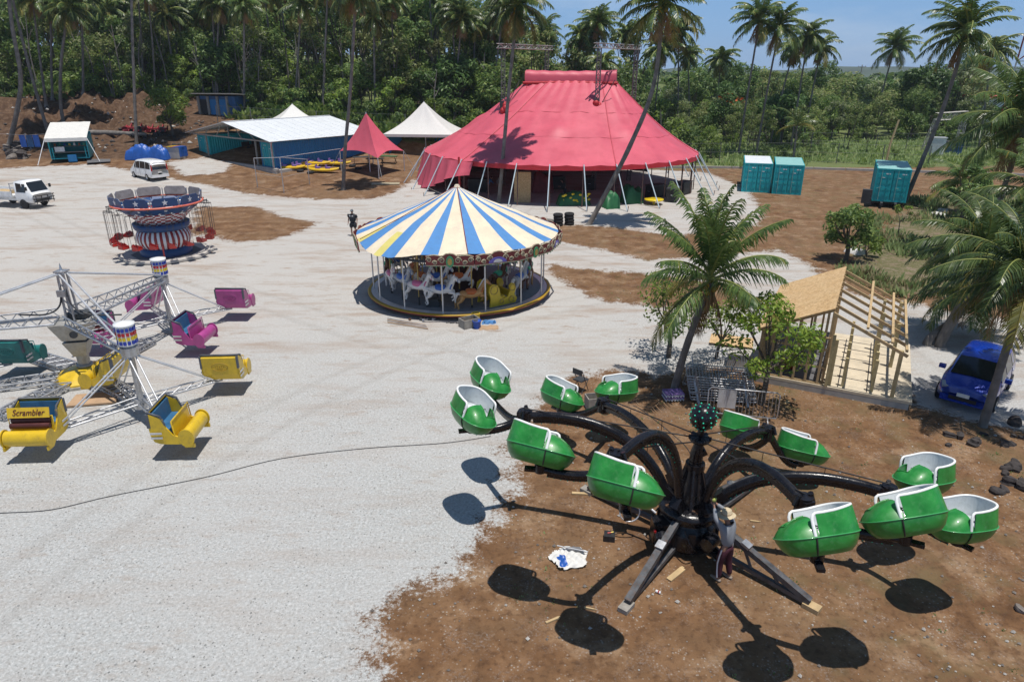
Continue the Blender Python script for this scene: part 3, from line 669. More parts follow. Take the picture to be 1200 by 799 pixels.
# ================================================================== SCRAMBLER
SC = Vector((-15.5, 22.7, 0))
scr = thing('scrambler_ride', 'silver lattice scrambler ride with yellow, magenta and teal seats', 'fairground ride', SC)
def scr_cars():
    """a scrambler seat: x towards the foot roll, y across, origin on the boom end under the middle"""
    W2, D = .60, .50
    out = {}
    for key, colr, lg in (('yellow', 'yellow_paint', 'logo_dark_yellow'), ('magenta', 'magenta_paint', 'logo_dark_magenta'), ('teal', 'teal_paint', 'logo_dark_teal')):
        body = MB()
        prof = [(-.42, .92), (-.50, .88), (-.46, .35), (-.38, .18), (-.2, .12), (.34, .10), (.52, .12)]          # back, bottom (x, z)
        n = len(prof)
        for i in range(n - 1):
            (x0, z0), (x1, z1) = prof[i], prof[i + 1]
            body.add([(x0, -W2, z0), (x1, -W2, z1), (x1, W2, z1), (x0, W2, z0)], [(0, 1, 2, 3)])
            body.add([(x0 + .045, -W2, z0 + .045), (x1 + .045, -W2, z1 + .045), (x1 + .045, W2, z1 + .045), (x0 + .045, W2, z0 + .045)], [(3, 2, 1, 0)])
        side = [(-.42, .92), (-.50, .88), (-.46, .35), (-.38, .18), (-.2, .12), (.34, .10), (.52, .14), (.5, .24), (.18, .36), (.02, .56), (-.04, .78), (-.2, .84)]
        for s_ in (-1, 1): body.prism(side, .045, Matrix.Translation((0, s_ * W2 + (.0225 if s_ > 0 else .0675 - .045 * 1), 0)) @ Matrix.Rotation(R(90), 4, 'X'))
        body.box((.2, 0, .42), (.04, 2 * W2 - .06, .5), 0, None, (0, -.12, 0))
        roll = MB(); roll.cyl((.56, -W2 + .02, .27), (.56, W2 - .02, .27), .20, n=20); 
        for s_ in (-1, 1): roll.cyl((.56, s_ * (W2 - .0), .27), (.56, s_ * (W2 + .04), .27), .235, n=20)
        for s_ in (-1, 1): roll.box((.62, s_ * W2, .06), (.3, .05, .1))
        seat = MB(); seat.box((-.17, 0, .42), (.5, 2 * W2 - .1, .14)); seat.box((-.37, 0, .68), (.10, 2 * W2 - .1, .42), 0, None, (0, -.1, 0))
        trim = MB(); trim.tube([(.0, -W2, .62), (-.1, -W2, .86), (-.44, -W2, .955), (-.44, W2, .955), (-.1, W2, .86), (.0, W2, .62)], .03, 6)
        for s_ in (-1, 1): trim.box((-.46, s_ * (W2 + .005), .74), (.10, .06, .36))
        pad = MB(); pad.cyl((.16, -W2 + .05, .60), (.16, W2 - .05, .60), .085, n=12); pad.cyl((.3, -W2 + .05, .5), (.3, W2 - .05, .5), .07, n=12)
        bar = MB(); bar.tube([(.24, -W2 - .01, .3), (.2, -W2 - .01, .72), (.2, W2 + .01, .72), (.24, W2 + .01, .3)], .018, 6)
        logo = MB(); logo.tube([(-.4855, .27 * math.cos(a), .60 + .12 * math.sin(a)) for a in [2 * PI * i / 28 for i in range(28)]], .012, 5, 0, False, True)
        for k in range(5): logo.box((-.484, -.14 + .07 * k, .61 + .012 * (k % 2)), (.012, .04, .05)); 
        logo.box((-.484, 0, .545), (.012, .2, .025))
        gl = MB()
        for s_ in (-1, 1):
            for z in (.3, .42): body.box((-.28 , s_ * (W2 + .05), z), (.34, .02, .05), 1)
        out[key] = [(body.mesh('car_body', [colr, 'galv_pale']), 'car'), (roll.mesh('foot_roll', colr), 'foot_roll'), (seat.mesh('cushion', 'blue_seat'), 'cushion'), (trim.mesh('trim', 'dark_trim'), 'trim'), (pad.mesh('lap_pad', 'maroon_pad'), 'lap_pad'), (bar.mesh('lap_bar', colr), 'lap_bar'), (logo.mesh('oval_emblem', lg), 'oval_emblem')]
    return out
def build_scrambler():
    cars = scr_cars()
    t = MB(); t.lathe([(.0, 0), (1.05, 0), (1.05, .16), (.9, .3), (.55, .46), (.25, .52), (0, .52)], 8, sm=False); t.build('base_cover', 'yellow_paint', scr)
    t = MB(); t.lathe([(0, -.0), (1.12, 0), (1.12, .1), (1.05, .1)], 8, sm=False); t.build('base_skirt', 'alu_dull', scr)
    c = MB(); c.cyl((0, 0, .5), (0, 0, 1.35), .20, .22, 16); c.lathe([(.25, 0), (.27, 0), (.27, .08), (.2, .08)], 16, 0, (0, 0, .52))
    q0, q1 = .22, .48
    def hop(z0, r0, z1, r1, yaw):
        a = [Vector((r0 * sx, r0 * sy, z0)) for sx, sy in ((-1, -1), (1, -1), (1, 1), (-1, 1))]; b_ = [Vector((r1 * sx, r1 * sy, z1)) for sx, sy in ((-1, -1), (1, -1), (1, 1), (-1, 1))]
        c.add(a + b_, [(0, 1, 5, 4), (1, 2, 6, 5), (2, 3, 7, 6), (3, 0, 4, 7), (4, 5, 6, 7)], 0, False, Matrix.Rotation(yaw, 4, 'Z'))
    hop(.95, .2, 1.55, .40, .2); hop(1.62, .38, 2.28, .62, .2)
    for k in range(4): c.beam((0, 0, .7), (.34 * math.cos(.2 + PI / 4 + k * PI / 2), .34 * math.sin(.2 + PI / 4 + k * PI / 2), 1.5), .03, .1)
    c.build('centre_column', 'alu_dull', scr)
    dk = MB(); dk.lathe([(0, 0), (.14, 0), (.14, .06), (0, .06)], 14, 0, (0, 0, 1.56)); dk.build('turntable_ring', 'steel_dark', scr); dk = MB(); dk.cyl((.3, -.62, 1.95), (.31, -.66, 1.95), .13, n=14); dk.build('inspection_hole', 'steel_dark', scr); dk = MB(); dk.box((.1, .2, 2.42), (.7, .5, .16)); dk.build('motor', 'steel_dark', scr)
    m = MB(); 
    for sx, sy in ((-1, -1), (1, -1), (1, 1), (-1, 1)): m.beam((.14 * sx, .14 * sy, 2.3), (.10 * sx, .10 * sy, 4.05), .06)
    for k in range(5): m.beam((.13, -.13, 2.5 + .3 * k), (-.13, -.13, 2.8 + .3 * k), .03)
    m.box((0, 0, 4.05), (.36, .36, .05)); m.lathe([(.07, 0), (0, .28)], 4, 0, (0, 0, 4.07)); m.box((-.05, -.2, 3.3), (.3, .1, .22)); m.build('mast', 'galv', scr)
    cb = MB(); 
    for s_ in (-1, 1): cb.tube(spline([(.1 * s_, -.1, 3.6), (.2 * s_, -.2, 2.9), (.75 * s_, -.2, 2.55), (1.8 * s_, -.1, 2.5)], 6), .03, 6)
    cb.build('cable', 'wire', scr)
    dirs = []
    for k, (cx, cy) in enumerate(((-11.85, 19.55), (-14.5, 27.2), (-20.05, 20.95))):
        e = Vector((cx - SC.x, cy - SC.y, 2.42)); d = Vector((e.x, e.y, 0)).normalized(); sd = d.cross(Vector((0, 0, 1)))
        w = MB(); 
        for s_ in (-1, 1):
            w.tube([d * .5 + sd * .42 * s_ + Vector((0, 0, 2.3)), e + sd * .2 * s_ - Vector((0, 0, .06))], .045, 8)
            w.tube([d * .5 + sd * .42 * s_ + Vector((0, 0, 2.62)), e + sd * .2 * s_ + Vector((0, 0, .16))], .03, 8)
            for i in range(9):
                f = lambda t, z: (d * .5 + sd * .42 * s_).lerp(Vector((e.x, e.y, 0)) + sd * .2 * s_, t) + Vector((0, 0, z))
                w.tube([f(i / 9, 2.32), f((i + .5) / 9, 2.6)], .016, 5, 0, False); w.tube([f((i + .5) / 9, 2.6), f((i + 1) / 9, 2.34)], .016, 5, 0, False)
        for i in range(10):
            t = i / 9.5; p = (d * .5).lerp(Vector((e.x, e.y, 0)), t) + Vector((0, 0, 2.34)); ww = .42 + (.2 - .42) * t
            w.tube([p - sd * ww, p + sd * ww], .018, 5, 0, False)
        w.build('sweep', 'galv', scr)
        r = MB()
        for s_ in (-1, 1): r.tube([Vector((0, 0, 4.0)) + sd * .12 * s_, e + sd * .16 * s_ + Vector((0, 0, .2))], .034, 8)
        r.build('tie_rod', 'galv_pale', scr)
        # spindle with its light canister
        s = MB(); s.cyl(e - Vector((0, 0, .16)), e + Vector((0, 0, .12)), .26, n=16); s.cyl(e + Vector((0, 0, .1)), e + Vector((0, 0, .24)), .18, n=14)
        low = Vector((e.x, e.y, .62)); s.cyl(low, e, .085, n=12); s.cyl(low - Vector((0, 0, .18)), low + Vector((0, 0, .14)), .2, n=14)
        s.beam(low + Vector((.08, -.1, 0)), e + Vector((.06, -.08, -.1)), .14, .10); sp = s.build('spindle', 'galv', scr)
        cn = MB(); cn.cyl(e + Vector((0, 0, .2)), e + Vector((0, 0, .86)), .26, n=20); cn.lathe([(.3, 0), (.3, .05), (.0, .09)], 20, 0, e + Vector((0, 0, .84))); bl = cn
        for i in range(4):
            for j in range(14):
                a = 2 * PI * j / 14; 
                if j % 5 == 4: continue
                bl.box(e + Vector((.265 * math.cos(a), .265 * math.sin(a), .30 + .14 * i)), (.05, .085, .10), 1 + i % 3, None, (0, 0, a))
        bl.build('light_canister', ['trim_white', 'bulb_blue', 'bulb_yellow', 'bulb_red'], scr)
        colr = ('yellow', 'magenta', 'teal')[k]
        for q in range(4):
            a = R(-45 + 90 * q) + (.02, -.05, 0)[k]; a0 = a; rr = 2.6
            dv = Vector((math.cos(a), math.sin(a), 0)); sv = dv.cross(Vector((0, 0, 1))); p1 = low + dv * rr + Vector((0, 0, -.06))
            b = MB()
            for s_ in (-1, 1): b.tube([low + sv * .13 * s_, p1 + sv * .10 * s_], .034, 8)
            b.tube([low + Vector((0, 0, .22)), p1 + Vector((0, 0, .16))], .026, 7)
            for i in range(6):
                f0, f1 = low.lerp(p1, i / 6), low.lerp(p1, (i + 1) / 6); wv = .125
                b.tube([f0 - sv * wv, f1 + sv * wv], .015, 5, 0, False); b.tube([f1 - sv * wv, f1 + sv * wv], .015, 5, 0, False); b.tube([f0 + sv * wv, f1 + Vector((0, 0, .18))], .015, 5, 0, False)
            b.build('boom', 'galv', scr)
            tr = MB()
            for s_ in (-1, 1): tr.tube([e + Vector((0, 0, -.1)) + sv * .1 * s_, p1.lerp(low, .12 if q % 2 else .3) + sv * .1 * s_ + Vector((0, 0, .1))], .027, 7)
            tr.build('stay_rod', 'galv_pale', scr)
            fa = a + PI / 4 + .04
            cl = p1 + Vector((0, 0, -.12)) + dv * .2
            meshes = cars[colr]
            co = bpy.data.objects.new('car', meshes[0][0]); COL.objects.link(co); co.parent = scr; co.location = cl; co.rotation_euler = (0, 0, fa); co.scale = (.95, 1, 1.18)
            for me, nm in meshes[1:]:
                if nm == 'lap_pad' and q != 3: continue
                o = bpy.data.objects.new(nm, me); COL.objects.link(o); o.parent = co
            if k == 0 and q == 3:
                sg = MB(); sg.box((.24, 0, .83), (.02, 1.16, .26), 0, None, (0, -.35, 0)); sg.build('name_board', 'yellow_paint', co)
                lo = letters('Scrambler', .215, 'letter_maroon', .3); lo.parent = co; lo.location = (.2825, 0, .772); lo.rotation_euler = (R(70), 0, R(90))
    for k, a in enumerate((R(200), R(252), R(325), R(80), R(150))):
        d = Vector((math.cos(a), math.sin(a), 0)); o = MB(); o.truss(d * .9 + Vector((0, 0, .2)), d * (5.2 if k < 1 else 3.4) + Vector((0, 0, .12)), .6, .16, 8, .035); o.build('ground_frame', 'galv', scr)
    pl = MB(); pl.box((1.3, -1.8, .06), (1.5, .9, .06), 0, None, (0, 0, .2)); o = pl.build('step_board', 'cardboard', scr)
build_scrambler()
# ================================================================== SWING RIDE
SW = Vector((-21.0, 40.6, 0))
def star(r0, r1): return [((r0 if k % 2 == 0 else r1) * math.sin(k * PI / 5), (r0 if k % 2 == 0 else r1) * math.cos(k * PI / 5)) for k in range(10)]
def build_swing():
    s = thing('swing_ride', 'stars and stripes swing carousel with red hanging seats on an octagonal platform', 'fairground ride', SW); s.scale = (.9, .9, 1)
    p = MB(); p.lathe([(0, .04), (2.95, .04), (2.95, .16), (0, .16)], 8, sm=False); p.build('platform', 'deck_tan', s, rot=(0, 0, R(22.5)))
    p = MB(); p.lathe([(0, .166), (2.2, .166)], 8, sm=False); p.build('deck_mat', 'deck_grey', s, rot=(0, 0, R(22.5)))
    p = MB(); p.lathe([(1.62, .17), (1.62, .55), (1.5, .6), (0, .6)], 32); p.build('base_drum', 'navy', s)
    b = MB(); nb = 60
    prof = [(1.40 + .30 * math.sin(PI * t) ** .8, .58 + 1.12 * t) for t in [i / 10 for i in range(11)]]
    b.lathe(prof, nb, 0, mifn=lambda i, j: j % 2); b.build('striped_drum', ['flag_red', 'flag_white'], s)
    r = MB(); r.lathe([(1.3, 1.68), (1.62, 1.66), (1.72, 1.8), (1.75, 2.04), (1.6, 2.06), (1.5, 1.9), (1.25, 1.9)], 32); r.build('collar', 'navy', s)
    # flared skirt: 10 facets, flag waves below, stars above
    w = MB(); nseg = 80; rows = 12
    def fl(u, v):
        a = 2 * PI * u; rr = 1.28 + (2.68 - 1.28) * v; rr *= math.cos(PI / 10) / math.cos(((a + PI / 10) % (2 * PI / 10)) - PI / 10) if v > .2 else 1
        return (rr * math.cos(a), rr * math.sin(a), 1.92 + 1.24 * v ** .82)
    def mf(i, j):
        v = j / rows; q = (i % 8); wob = (0, 0, 1, 1, 0, 0, 0, 1)[q]
        return 2 if j >= 7 else ((j + wob) % 2)
    w.grid(fl, nseg, rows, 0, False, None, mf); w.build('flared_skirt', ['flag_red', 'flag_white', 'navy'], s)
    st = MB()
    for k in range(10):
        for dy in (-.34, .34, 0):
            a = 2 * PI * (k + .5) / 10; v = .66 if dy else .86
            q = Vector(fl((k + .5) / 10, v)); n = Vector((math.cos(a) * .62, math.sin(a) * .62, -.75)).normalized(); tx = Vector((-math.sin(a), math.cos(a), 0)); ty = n.cross(tx)
            q = q + n * .012 + tx * dy
            st.add([q + tx * x + ty * y for x, y in star(.13, .055)], [tuple(range(10))]); 
    st.build('star', 'flag_white', s)
    rim = MB(); rim.tube([(2.76 * math.cos(2 * PI * i / 40), 2.76 * math.sin(2 * PI * i / 40), 3.2) for i in range(40)], .055, 7, 0, False, True); rim.build('light_rim', 'salmon', s)
    for k in range(10):
        a = 2 * PI * (k + .5) / 10; hw = .74; X = Matrix.Rotation(a, 4, 'Z') @ Matrix.Translation((2.62, 0, 3.26)) @ Matrix.Rotation(R(8), 4, 'Y') @ Matrix.Rotation(R(90), 4, 'Z') @ Matrix.Rotation(R(90), 4, 'X')
        o = MB(); sh = [(-hw, 0), (hw, 0), (hw * 1.02, .36), (hw * .8, .50), (-hw * .8, .50), (-hw * 1.02, .36)]
        o.prism(sh, .03, X, 0, .0); po = o.build('crown_panel', 'navy', s)
        o = MB(); o.prism([(x * .985, y * .985 + .004) for x, y in sh], .012, X, 0, -.014); o.build('panel_backing', 'panel_back', po)
        o = MB(); o.prism([(x, y + .24) for x, y in star(.19, .08)], .008, X, 0, .034); o.build('star', 'flag_white', po)
        o = MB(); o.tube([(2.68 * math.cos(a - .314), 2.68 * math.sin(a - .314), 3.2), (2.7 * math.cos(a - .314), 2.7 * math.sin(a - .314), 3.66)], .03, 6); o.tube([(0, 0, 3.1), (2.6 * math.cos(a - .314), 2.6 * math.sin(a - .314), 3.22)], .035, 6); o.build('rib', 'galv', s)
    c = MB(); c.cyl((0, 0, .5), (0, 0, 3.2), .25, n=14); c.build('centre_pole', 'galv', s)
    ch = MB(); ch.box((0, 0, .03), (.42, .44, .05)); ch.grid(lambda u, v: (-.2 - .05 * v, -.22 + .44 * u, .03 + .34 * v - .12 * v * abs(2 * u - 1) ** 2), 6, 4)
    for y in (-.22, .22): ch.prism([(-.24, 0), (.2, 0), (.2, .12), (-.1, .24), (-.24, .3)], .03, Matrix.Translation((0, y + .015, .02)) @ Matrix.Rotation(R(90), 4, 'X'))
    ch.tube([(.2, -.22, .2), (.24, 0, .22), (.2, .22, .2)], .02, 6); me = ch.mesh('seat', 'seat_red')
    hg = MB()
    for x, y in ((-.2, -.23), (-.2, .23), (.17, -.23), (.17, .23)): hg.tube([(x, y, .1), (x * .9, y, 1.95)], .011, 5)
    hg.tube([(-.18, -.24, 1.95), (-.18, .24, 1.95)], .018, 5); hg.tube([(.15, -.24, 1.95), (.15, .24, 1.95)], .018, 5); hg.tube([(-.18, 0, 1.95), (.15, 0, 1.95), (0, 0, 2.2)], .018, 5); hm = hg.mesh('hanger', 'wire')
    for k in range(18):
        a = 2 * PI * k / 18 + .08; r_ = 2.98
        if k in (4, 5, 13): r_ = 2.95
        o = bpy.data.objects.new('swing_seat', me); COL.objects.link(o); o.parent = s; o.location = (r_ * math.cos(a), r_ * math.sin(a), .95 + random.uniform(-.04, .04)); o.rotation_euler = (0, R(random.uniform(-4, 4)), a + PI / 2)
        h = bpy.data.objects.new('hanger', hm); COL.objects.link(h); h.parent = o
        cr = MB(); cr.beam((2.5 * math.cos(a), 2.5 * math.sin(a), 3.12), (3.02 * math.cos(a), 3.02 * math.sin(a), 3.12), .05); cr.build('hanger_arm', 'steel_dark', s)
    t = MB(); t.cyl((.95, -2.25, .17), (.95, -2.25, 1.0), .05, n=8)
    t.build('entry_post', 'flag_red', s)
build_swing()
# ================================================================== CAROUSEL
CA = Vector((-2.65, 33.3, 0))
def horse_mesh(col, tack):
    """a leaping carousel horse, x forwards, origin at the saddle pole"""
    h = MB()
    h.tube(spline([(-.52, 0, -.02), (-.36, 0, .03), (0, 0, -.02), (.32, 0, .06), (.46, 0, .14)], 4), [.05, .12, .17, .18, .18, .17, .155, .15, .145, .145, .15, .16, .17, .175, .17, .15, .09], 12)
    h.tube(spline([(.36, 0, .10), (.50, 0, .36), (.60, 0, .58), (.64, 0, .64)], 4), [.16, .15, .13, .12, .11, .10, .095, .09, .085, .08, .075, .07, .05], 10)
    h.tube(spline([(.58, 0, .64), (.70, 0, .56), (.82, 0, .44), (.86, 0, .41)], 3), [.06, .085, .09, .085, .08, .07, .06, .055, .055, .04], 9)
    for y in (-.05, .05): h.tube([(.60, y, .66), (.61, y * 1.2, .77)], [.03, .004], 6)
    for y, s_ in ((-.1, 0), (.1, .08)):
        h.tube(spline([(.36, y, -.02), (.62 - s_, y, -.10 + s_), (.60 - s_, y, -.34 + s_), (.50 - s_, y, -.42 + s_)], 3), [.1, .085, .07, .06, .05, .045, .04, .04, .04, .035], 7)
        h.tube(spline([(-.40, y, -.02), (-.50 - s_, y, -.24), (-.66 - s_, y, -.36), (-.62 - s_ * 1.3, y, -.60), (-.70 - s_ * 1.3, y, -.66)], 3), [.14, .12, .10, .085, .07, .06, .055, .05, .045, .045, .045, .045, .04], 7)
    tl = MB(); tl.tube(spline([(-.50, 0, .04), (-.66, 0, .06), (-.76, 0, -.14), (-.74, 0, -.34)], 3), [.04, .06, .07, .08, .08, .08, .07, .05, .04, .02], 7)
    mn = MB(); mn.grid(lambda u, v: (.34 + .26 * u - .05 * v * (1 - u), .02, .34 + .34 * u - (.2 * v) * (1 - .3 * u)), 5, 2); mn.tube(spline([(.60, 0, .70), (.50, .04, .56), (.38, .05, .34), (.32, .05, .22)], 3), .05, 6)
    sd = MB(); sd.tube(spline([(-.24, 0, .10), (-.1, 0, .13), (.08, 0, .12), (.2, 0, .18)], 3), [.15, .16, .165, .165, .165, .165, .16, .14, .12, .1], 10)
    sd.lathe([(.0, .10), (.1, .16), (.0, .19)], 10); 
    h.tube([(.46 + .06 * math.cos(a), .165 * math.sin(a), .2 + .15 * math.cos(a)) for a in [2 * PI * i / 14 for i in range(14)]], .03, 6, 1, False, True); h.tube([(-.44, .15 * math.sin(a), .03 + .15 * math.cos(a)) for a in [2 * PI * i / 14 for i in range(14)]], .025, 6, 1, False, True)
    h.tube([(.78, .09 * math.sin(a), .49 + .09 * math.cos(a)) for a in [2 * PI * i / 10 for i in range(10)]], .014, 5, 1, False, True)
    return h, tl, sd, mn
def build_carousel():
    c = thing('carousel', 'blue and cream striped carousel with painted wooden horses', 'carousel', CA)
    p = MB(); p.lathe([(0, .30), (4.45, .30), (4.45, .22), (0, .22)], 72); p.build('platform', 'deck_grey', c)
    p = MB(); p.lathe([(4.1, .306), (4.42, .306)], 72); p.build('platform_border', 'galv_pale', c)
    p = MB(); p.lathe([(4.44, .31), (4.56, .31), (4.60, .26), (4.58, .2), (4.44, .2)], 72, mifn=lambda i, j: 1 if i < 2 else 0); p.build('platform_rim', ['maroon', 'logo_dark_yellow'], c)
    p = MB(); p.lathe([(3.9, 0), (3.9, .22)], 40); p.lathe([(1.4, .3), (1.4, .31)], 24); p.build('understructure', 'steel_dark', c)
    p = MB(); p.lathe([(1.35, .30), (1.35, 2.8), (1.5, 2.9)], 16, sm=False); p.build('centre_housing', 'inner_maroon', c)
    p = MB(); p.cyl((0, 0, 2.6), (0, 0, 5.32), .12, n=12); p.build('centre_pole', 'galv', c)
    # striped canopy: each gore is one blue and one cream strip
    ng = 15; cv = MB()
    ZP, ZK, ZE, RK, RE = 5.25, 3.98, 3.18, 2.95, 4.92
    def drop(a):                                     # the side without rounding boards sags
        d = (a - R(228) + PI) % (2 * PI) - PI; return math.exp(-(d / .36) ** 2)
    subs = 4
    for g in range(ng):
        b0 = 2 * PI * (g - .5) / ng + R(-90) - R(3)
        for kind, f0, f1 in ((0, 0, .38), (1, .38, 1)):
            def fn(u, v, b0=b0, f0=f0, f1=f1):
                a = b0 + 2 * PI / ng * (f0 + (f1 - f0) * u)
                loc = (f0 + (f1 - f0) * u)
                if v < .5: t = v / .5; r = .05 + (RK - .05) * t; z = ZP + (ZK - ZP) * t - .05 * math.sin(PI * t)
                else: t = (v - .5) / .5; r = RK + (RE - RK) * t; z = ZK + (ZE - ZK) * t - .04 * math.sin(PI * t)
                sag = .045 * math.sin(PI * ((loc * 1) % 1)) * v; dr = drop(a)
                z -= sag + dr * max(0, v - .5) ** 2 * 1.5; r += dr * max(0, v - .6) * .15
                z += .02 * math.sin(a * 37 + v * 9) * dr * v
                return (r * math.cos(a), r * math.sin(a), z)
            mi = 0 if kind == 0 else 1
            if kind == 1 and g in (12, 13): 
                cv.grid(lambda u, v, fn=fn: fn(u * .55, v), 3, 12, 1); cv.grid(lambda u, v, fn=fn: fn(.55 + .45 * u, v), 2, 12, 1, True, None, lambda i, j: 2 if j >= 8 - i * 0 else 1)
            else: cv.grid(fn, subs, 12, mi)
    cv.build('canopy', ['canvas_blue', 'canvas_cream', 'canvas_yellow'], c)
    sm = MB()
    for g in (1, 13):
        a = 2 * PI * (g - .5) / ng + R(-90) - R(3); sm.tube([(r * math.cos(a), r * math.sin(a), z + .015) for r, z in ((.1, ZP), (RK, ZK), (RE, ZE))], .018, 5)
    sm.build('lacing', 'maroon', c)
    tp = MB(); tp.lathe([(.16, 0), (.1, .12), (0, .14)], 12, 0, (0, 0, 5.22)); tp.build('peak_cap', 'canvas_cream', c)
    # rounding boards
    for g in range(ng):
        a = 2 * PI * g / ng + R(-90); dg = math.degrees(a) % 360
        if 205 < dg < 252: continue
        X = Matrix.Rotation(a, 4, 'Z') @ Matrix.Translation((4.93, 0, 2.66)) @ Matrix.Rotation(R(6), 4, 'Y') @ Matrix.Rotation(R(90), 4, 'Z') @ Matrix.Rotation(R(90), 4, 'X')
        hw = 4.93 * math.tan(PI / ng) * .99
        top = [(hw * (1 - 2 * i / 12), .46 + .07 * abs(math.sin(PI * i / 12 * 3)) + (.07 if 4 < i < 8 else 0)) for i in range(13)]
        o = MB(); o.prism([(-hw, .0), (hw, .0)] + top, .04, X); bo = o.build('rounding_board', 'maroon', c)
        o = MB(); 
        o.tube([X @ Vector((x_ * .97, z_ - .02, .03)) for x_, z_ in top], .03, 5)
        for s_ in (-1, 1):
            for cx_, cy_, r_ in ((.34, .27, .15), (.62, .17, .11), (.86, .30, .12)): o.tube([X @ Vector((s_ * (hw * cx_ + r_ * (1 - q / 16) * math.cos(q * .75)), cy_ + r_ * (1 - q / 16) * math.sin(q * .75), .05)) for q in range(13)], .028, 5)
        o.box((0, .03, .045), (2 * hw, .05, .02), 0, X)
        o.build('scrollwork', 'panel_scroll', bo)
        o = MB(); pl = [(.42 * math.cos(t), .08 + .24 * math.sin(t)) for t in [PI * i / 10 for i in range(11)]]
        if g % 2: o.prism(pl, .03, X, 0, .05); o.build('painted_panel', 'panel_violet', bo); o = MB(); o.prism([(x * .5, y * .6 + .05) for x, y in pl], .01, X, 0, .085); o.build('painted_motif', 'galv_pale', bo)
        else:
            o.prism([(.17 * math.cos(t), .22 + .26 * math.sin(t)) for t in [2 * PI * i / 14 for i in range(14)]], .03, X, 0, .05); o.build('painted_panel', 'panel_green', bo)
            o = MB(); o.prism([(.10 * math.cos(t), .22 + .15 * math.sin(t)) for t in [2 * PI * i / 12 for i in range(12)]], .02, X, 0, .085); o.build('painted_motif', 'gold', bo)
        o = MB()
        for i in range(7): o.ball((hw * (-.86 + 1.72 * i / 6), -.03, .03), .035, 6, 4, 0, X)
        o.build('bulb_row', 'panel_green', bo)
    q = MB(); q.lathe([(4.75, 2.72), (4.75, 2.80), (4.6, 2.8)], 36); 
    for g in range(ng): a = 2 * PI * (g + .5) / ng + R(-90); q.beam((1.3 * math.cos(a), 1.3 * math.sin(a), 3.0), (4.75 * math.cos(a), 4.75 * math.sin(a), 2.78), .06, .09)
    q.build('sweep_frame', 'steel_dark', c)
    for g in range(14):
        a = 2 * PI * g / 14 + .12; o = MB(); o.cyl((4.3 * math.cos(a), 4.3 * math.sin(a), .3), (4.3 * math.cos(a), 4.3 * math.sin(a), 2.78), .035, n=8); o.build('outer_pole', 'galv_pale', c)
    # horses
    sets = []
    kinds = [('horse_white', 'tack_blue', 'horse_white'), ('horse_white', 'tack_pink', 'horse_grey'), ('horse_tan', 'tack_orange', 'horse_white'), ('horse_white', 'tack_orange', 'horse_tan'), ('horse_dark', 'tack_green', 'horse_dark'), ('horse_grey', 'tack_blue', 'horse_white')]
    for hc, tk, mn in kinds:
        a, b, d, e_ = horse_mesh(hc, tk); sets.append((a.mesh('horse', [hc, tk]), b.mesh('tail', mn), d.mesh('saddle', tk), e_.mesh('mane', mn)))
    pol = MB(); pol.cyl((0, 0, -.95), (0, 0, 1.75), .028, n=8); pm = pol.mesh('horse_pole', 'gold'); stp = MB(); stp.cyl((0, 0, -1.0), (0, 0, -.5), .05, n=8); stm = stp.mesh('pole_foot', 'steel_dark')
    spots = [(-118, 3.55, 1, 1.32), (-99, 3.6, 0, 1.26), (-77, 3.62, 2, 1.06), (-136, 3.5, 5, 1.45), (-158, 3.5, 1, 1.3), (-176, 3.5, 4, 1.55), (-86, 2.45, 3, 1.5), (-112, 2.4, 0, 1.45), (-134, 2.35, 3, 1.3), (-160, 2.3, 2, 1.5),
             (-30, 3.5, 5, 1.3), (-12, 3.5, 4, 1.4), (8, 3.5, 2, 1.2), (28, 3.5, 0, 1.4), (-34, 2.4, 4, 1.3), (-8, 2.4, 1, 1.45), (50, 3.5, 3, 1.3), (72, 3.5, 0, 1.3), (95, 3.5, 1, 1.4), (118, 3.5, 2, 1.3), (140, 3.5, 5, 1.4), (162, 3.5, 0, 1.3)]
    for dg, r, k, z in spots:
        a = R(dg); ms = sets[k]
        o = bpy.data.objects.new('horse', ms[0]); COL.objects.link(o); o.parent = c; o.location = (r * math.cos(a), r * math.sin(a), z - .12); o.rotation_euler = (0, 0, a + PI / 2)
        o.scale = (1.02,) * 3
        for me in (ms[1], ms[2], ms[3], pm, stm):
            x = bpy.data.objects.new(me.name.split('.')[0], me); COL.objects.link(x); x.parent = o
    # chariot: scrolled yellow bench sides with a seat between
    a = R(-54); o0 = node('chariot', c, (3.3 * math.cos(a), 3.3 * math.sin(a), .30), (0, 0, a + PI / 2))
    sc = [(-.75, 0), (.7, 0), (.78, .2), (.62, .42), (.72, .7), (.64, .92), (.46, .98), (.34, .86), (.38, .62), (.25, .36), (.02, .3), (-.16, .42), (-.22, .8), (-.34, 1.0), (-.56, 1.08), (-.74, .98), (-.8, .75), (-.7, .4)]
    for y in (-.5, .5):
        b = MB(); b.prism(sc, .08, Matrix.Translation((0, y + .04, 0)) @ Matrix.Rotation(R(90), 4, 'X')); b.build('scrolled_side', 'fairy_yellow', o0)
        b = MB(); 
        for q, (x, z, r_) in enumerate(((-.52, .8, .2), (.52, .75, .15), (-.1, .2, .1), (.45, .2, .14))): b.tube([(x + r_ * math.cos(t), y + (.05 if y > 0 else -.05), z + r_ * math.sin(t)) for t in [2 * PI * i / 14 for i in range(14)]], .02, 5, 0, False, True)
        b.build('gilt_scroll', 'gold', o0)
    b = MB(); b.box((-.1, 0, .36), (.5, .92, .08)); b.box((-.4, 0, .65), (.08, .92, .62)); b.box((.52, 0, .4), (.08, .92, .3)); b.build('bench', 'fairy_yellow', o0)
    b = MB(); b.box((-1.0, -3.2, .42), (.62, .5, .24)); b.box((-1.0, -3.2, .58), (.5, .42, .1)); b.build('machine_box', 'steel_dark', c)
build_carousel()
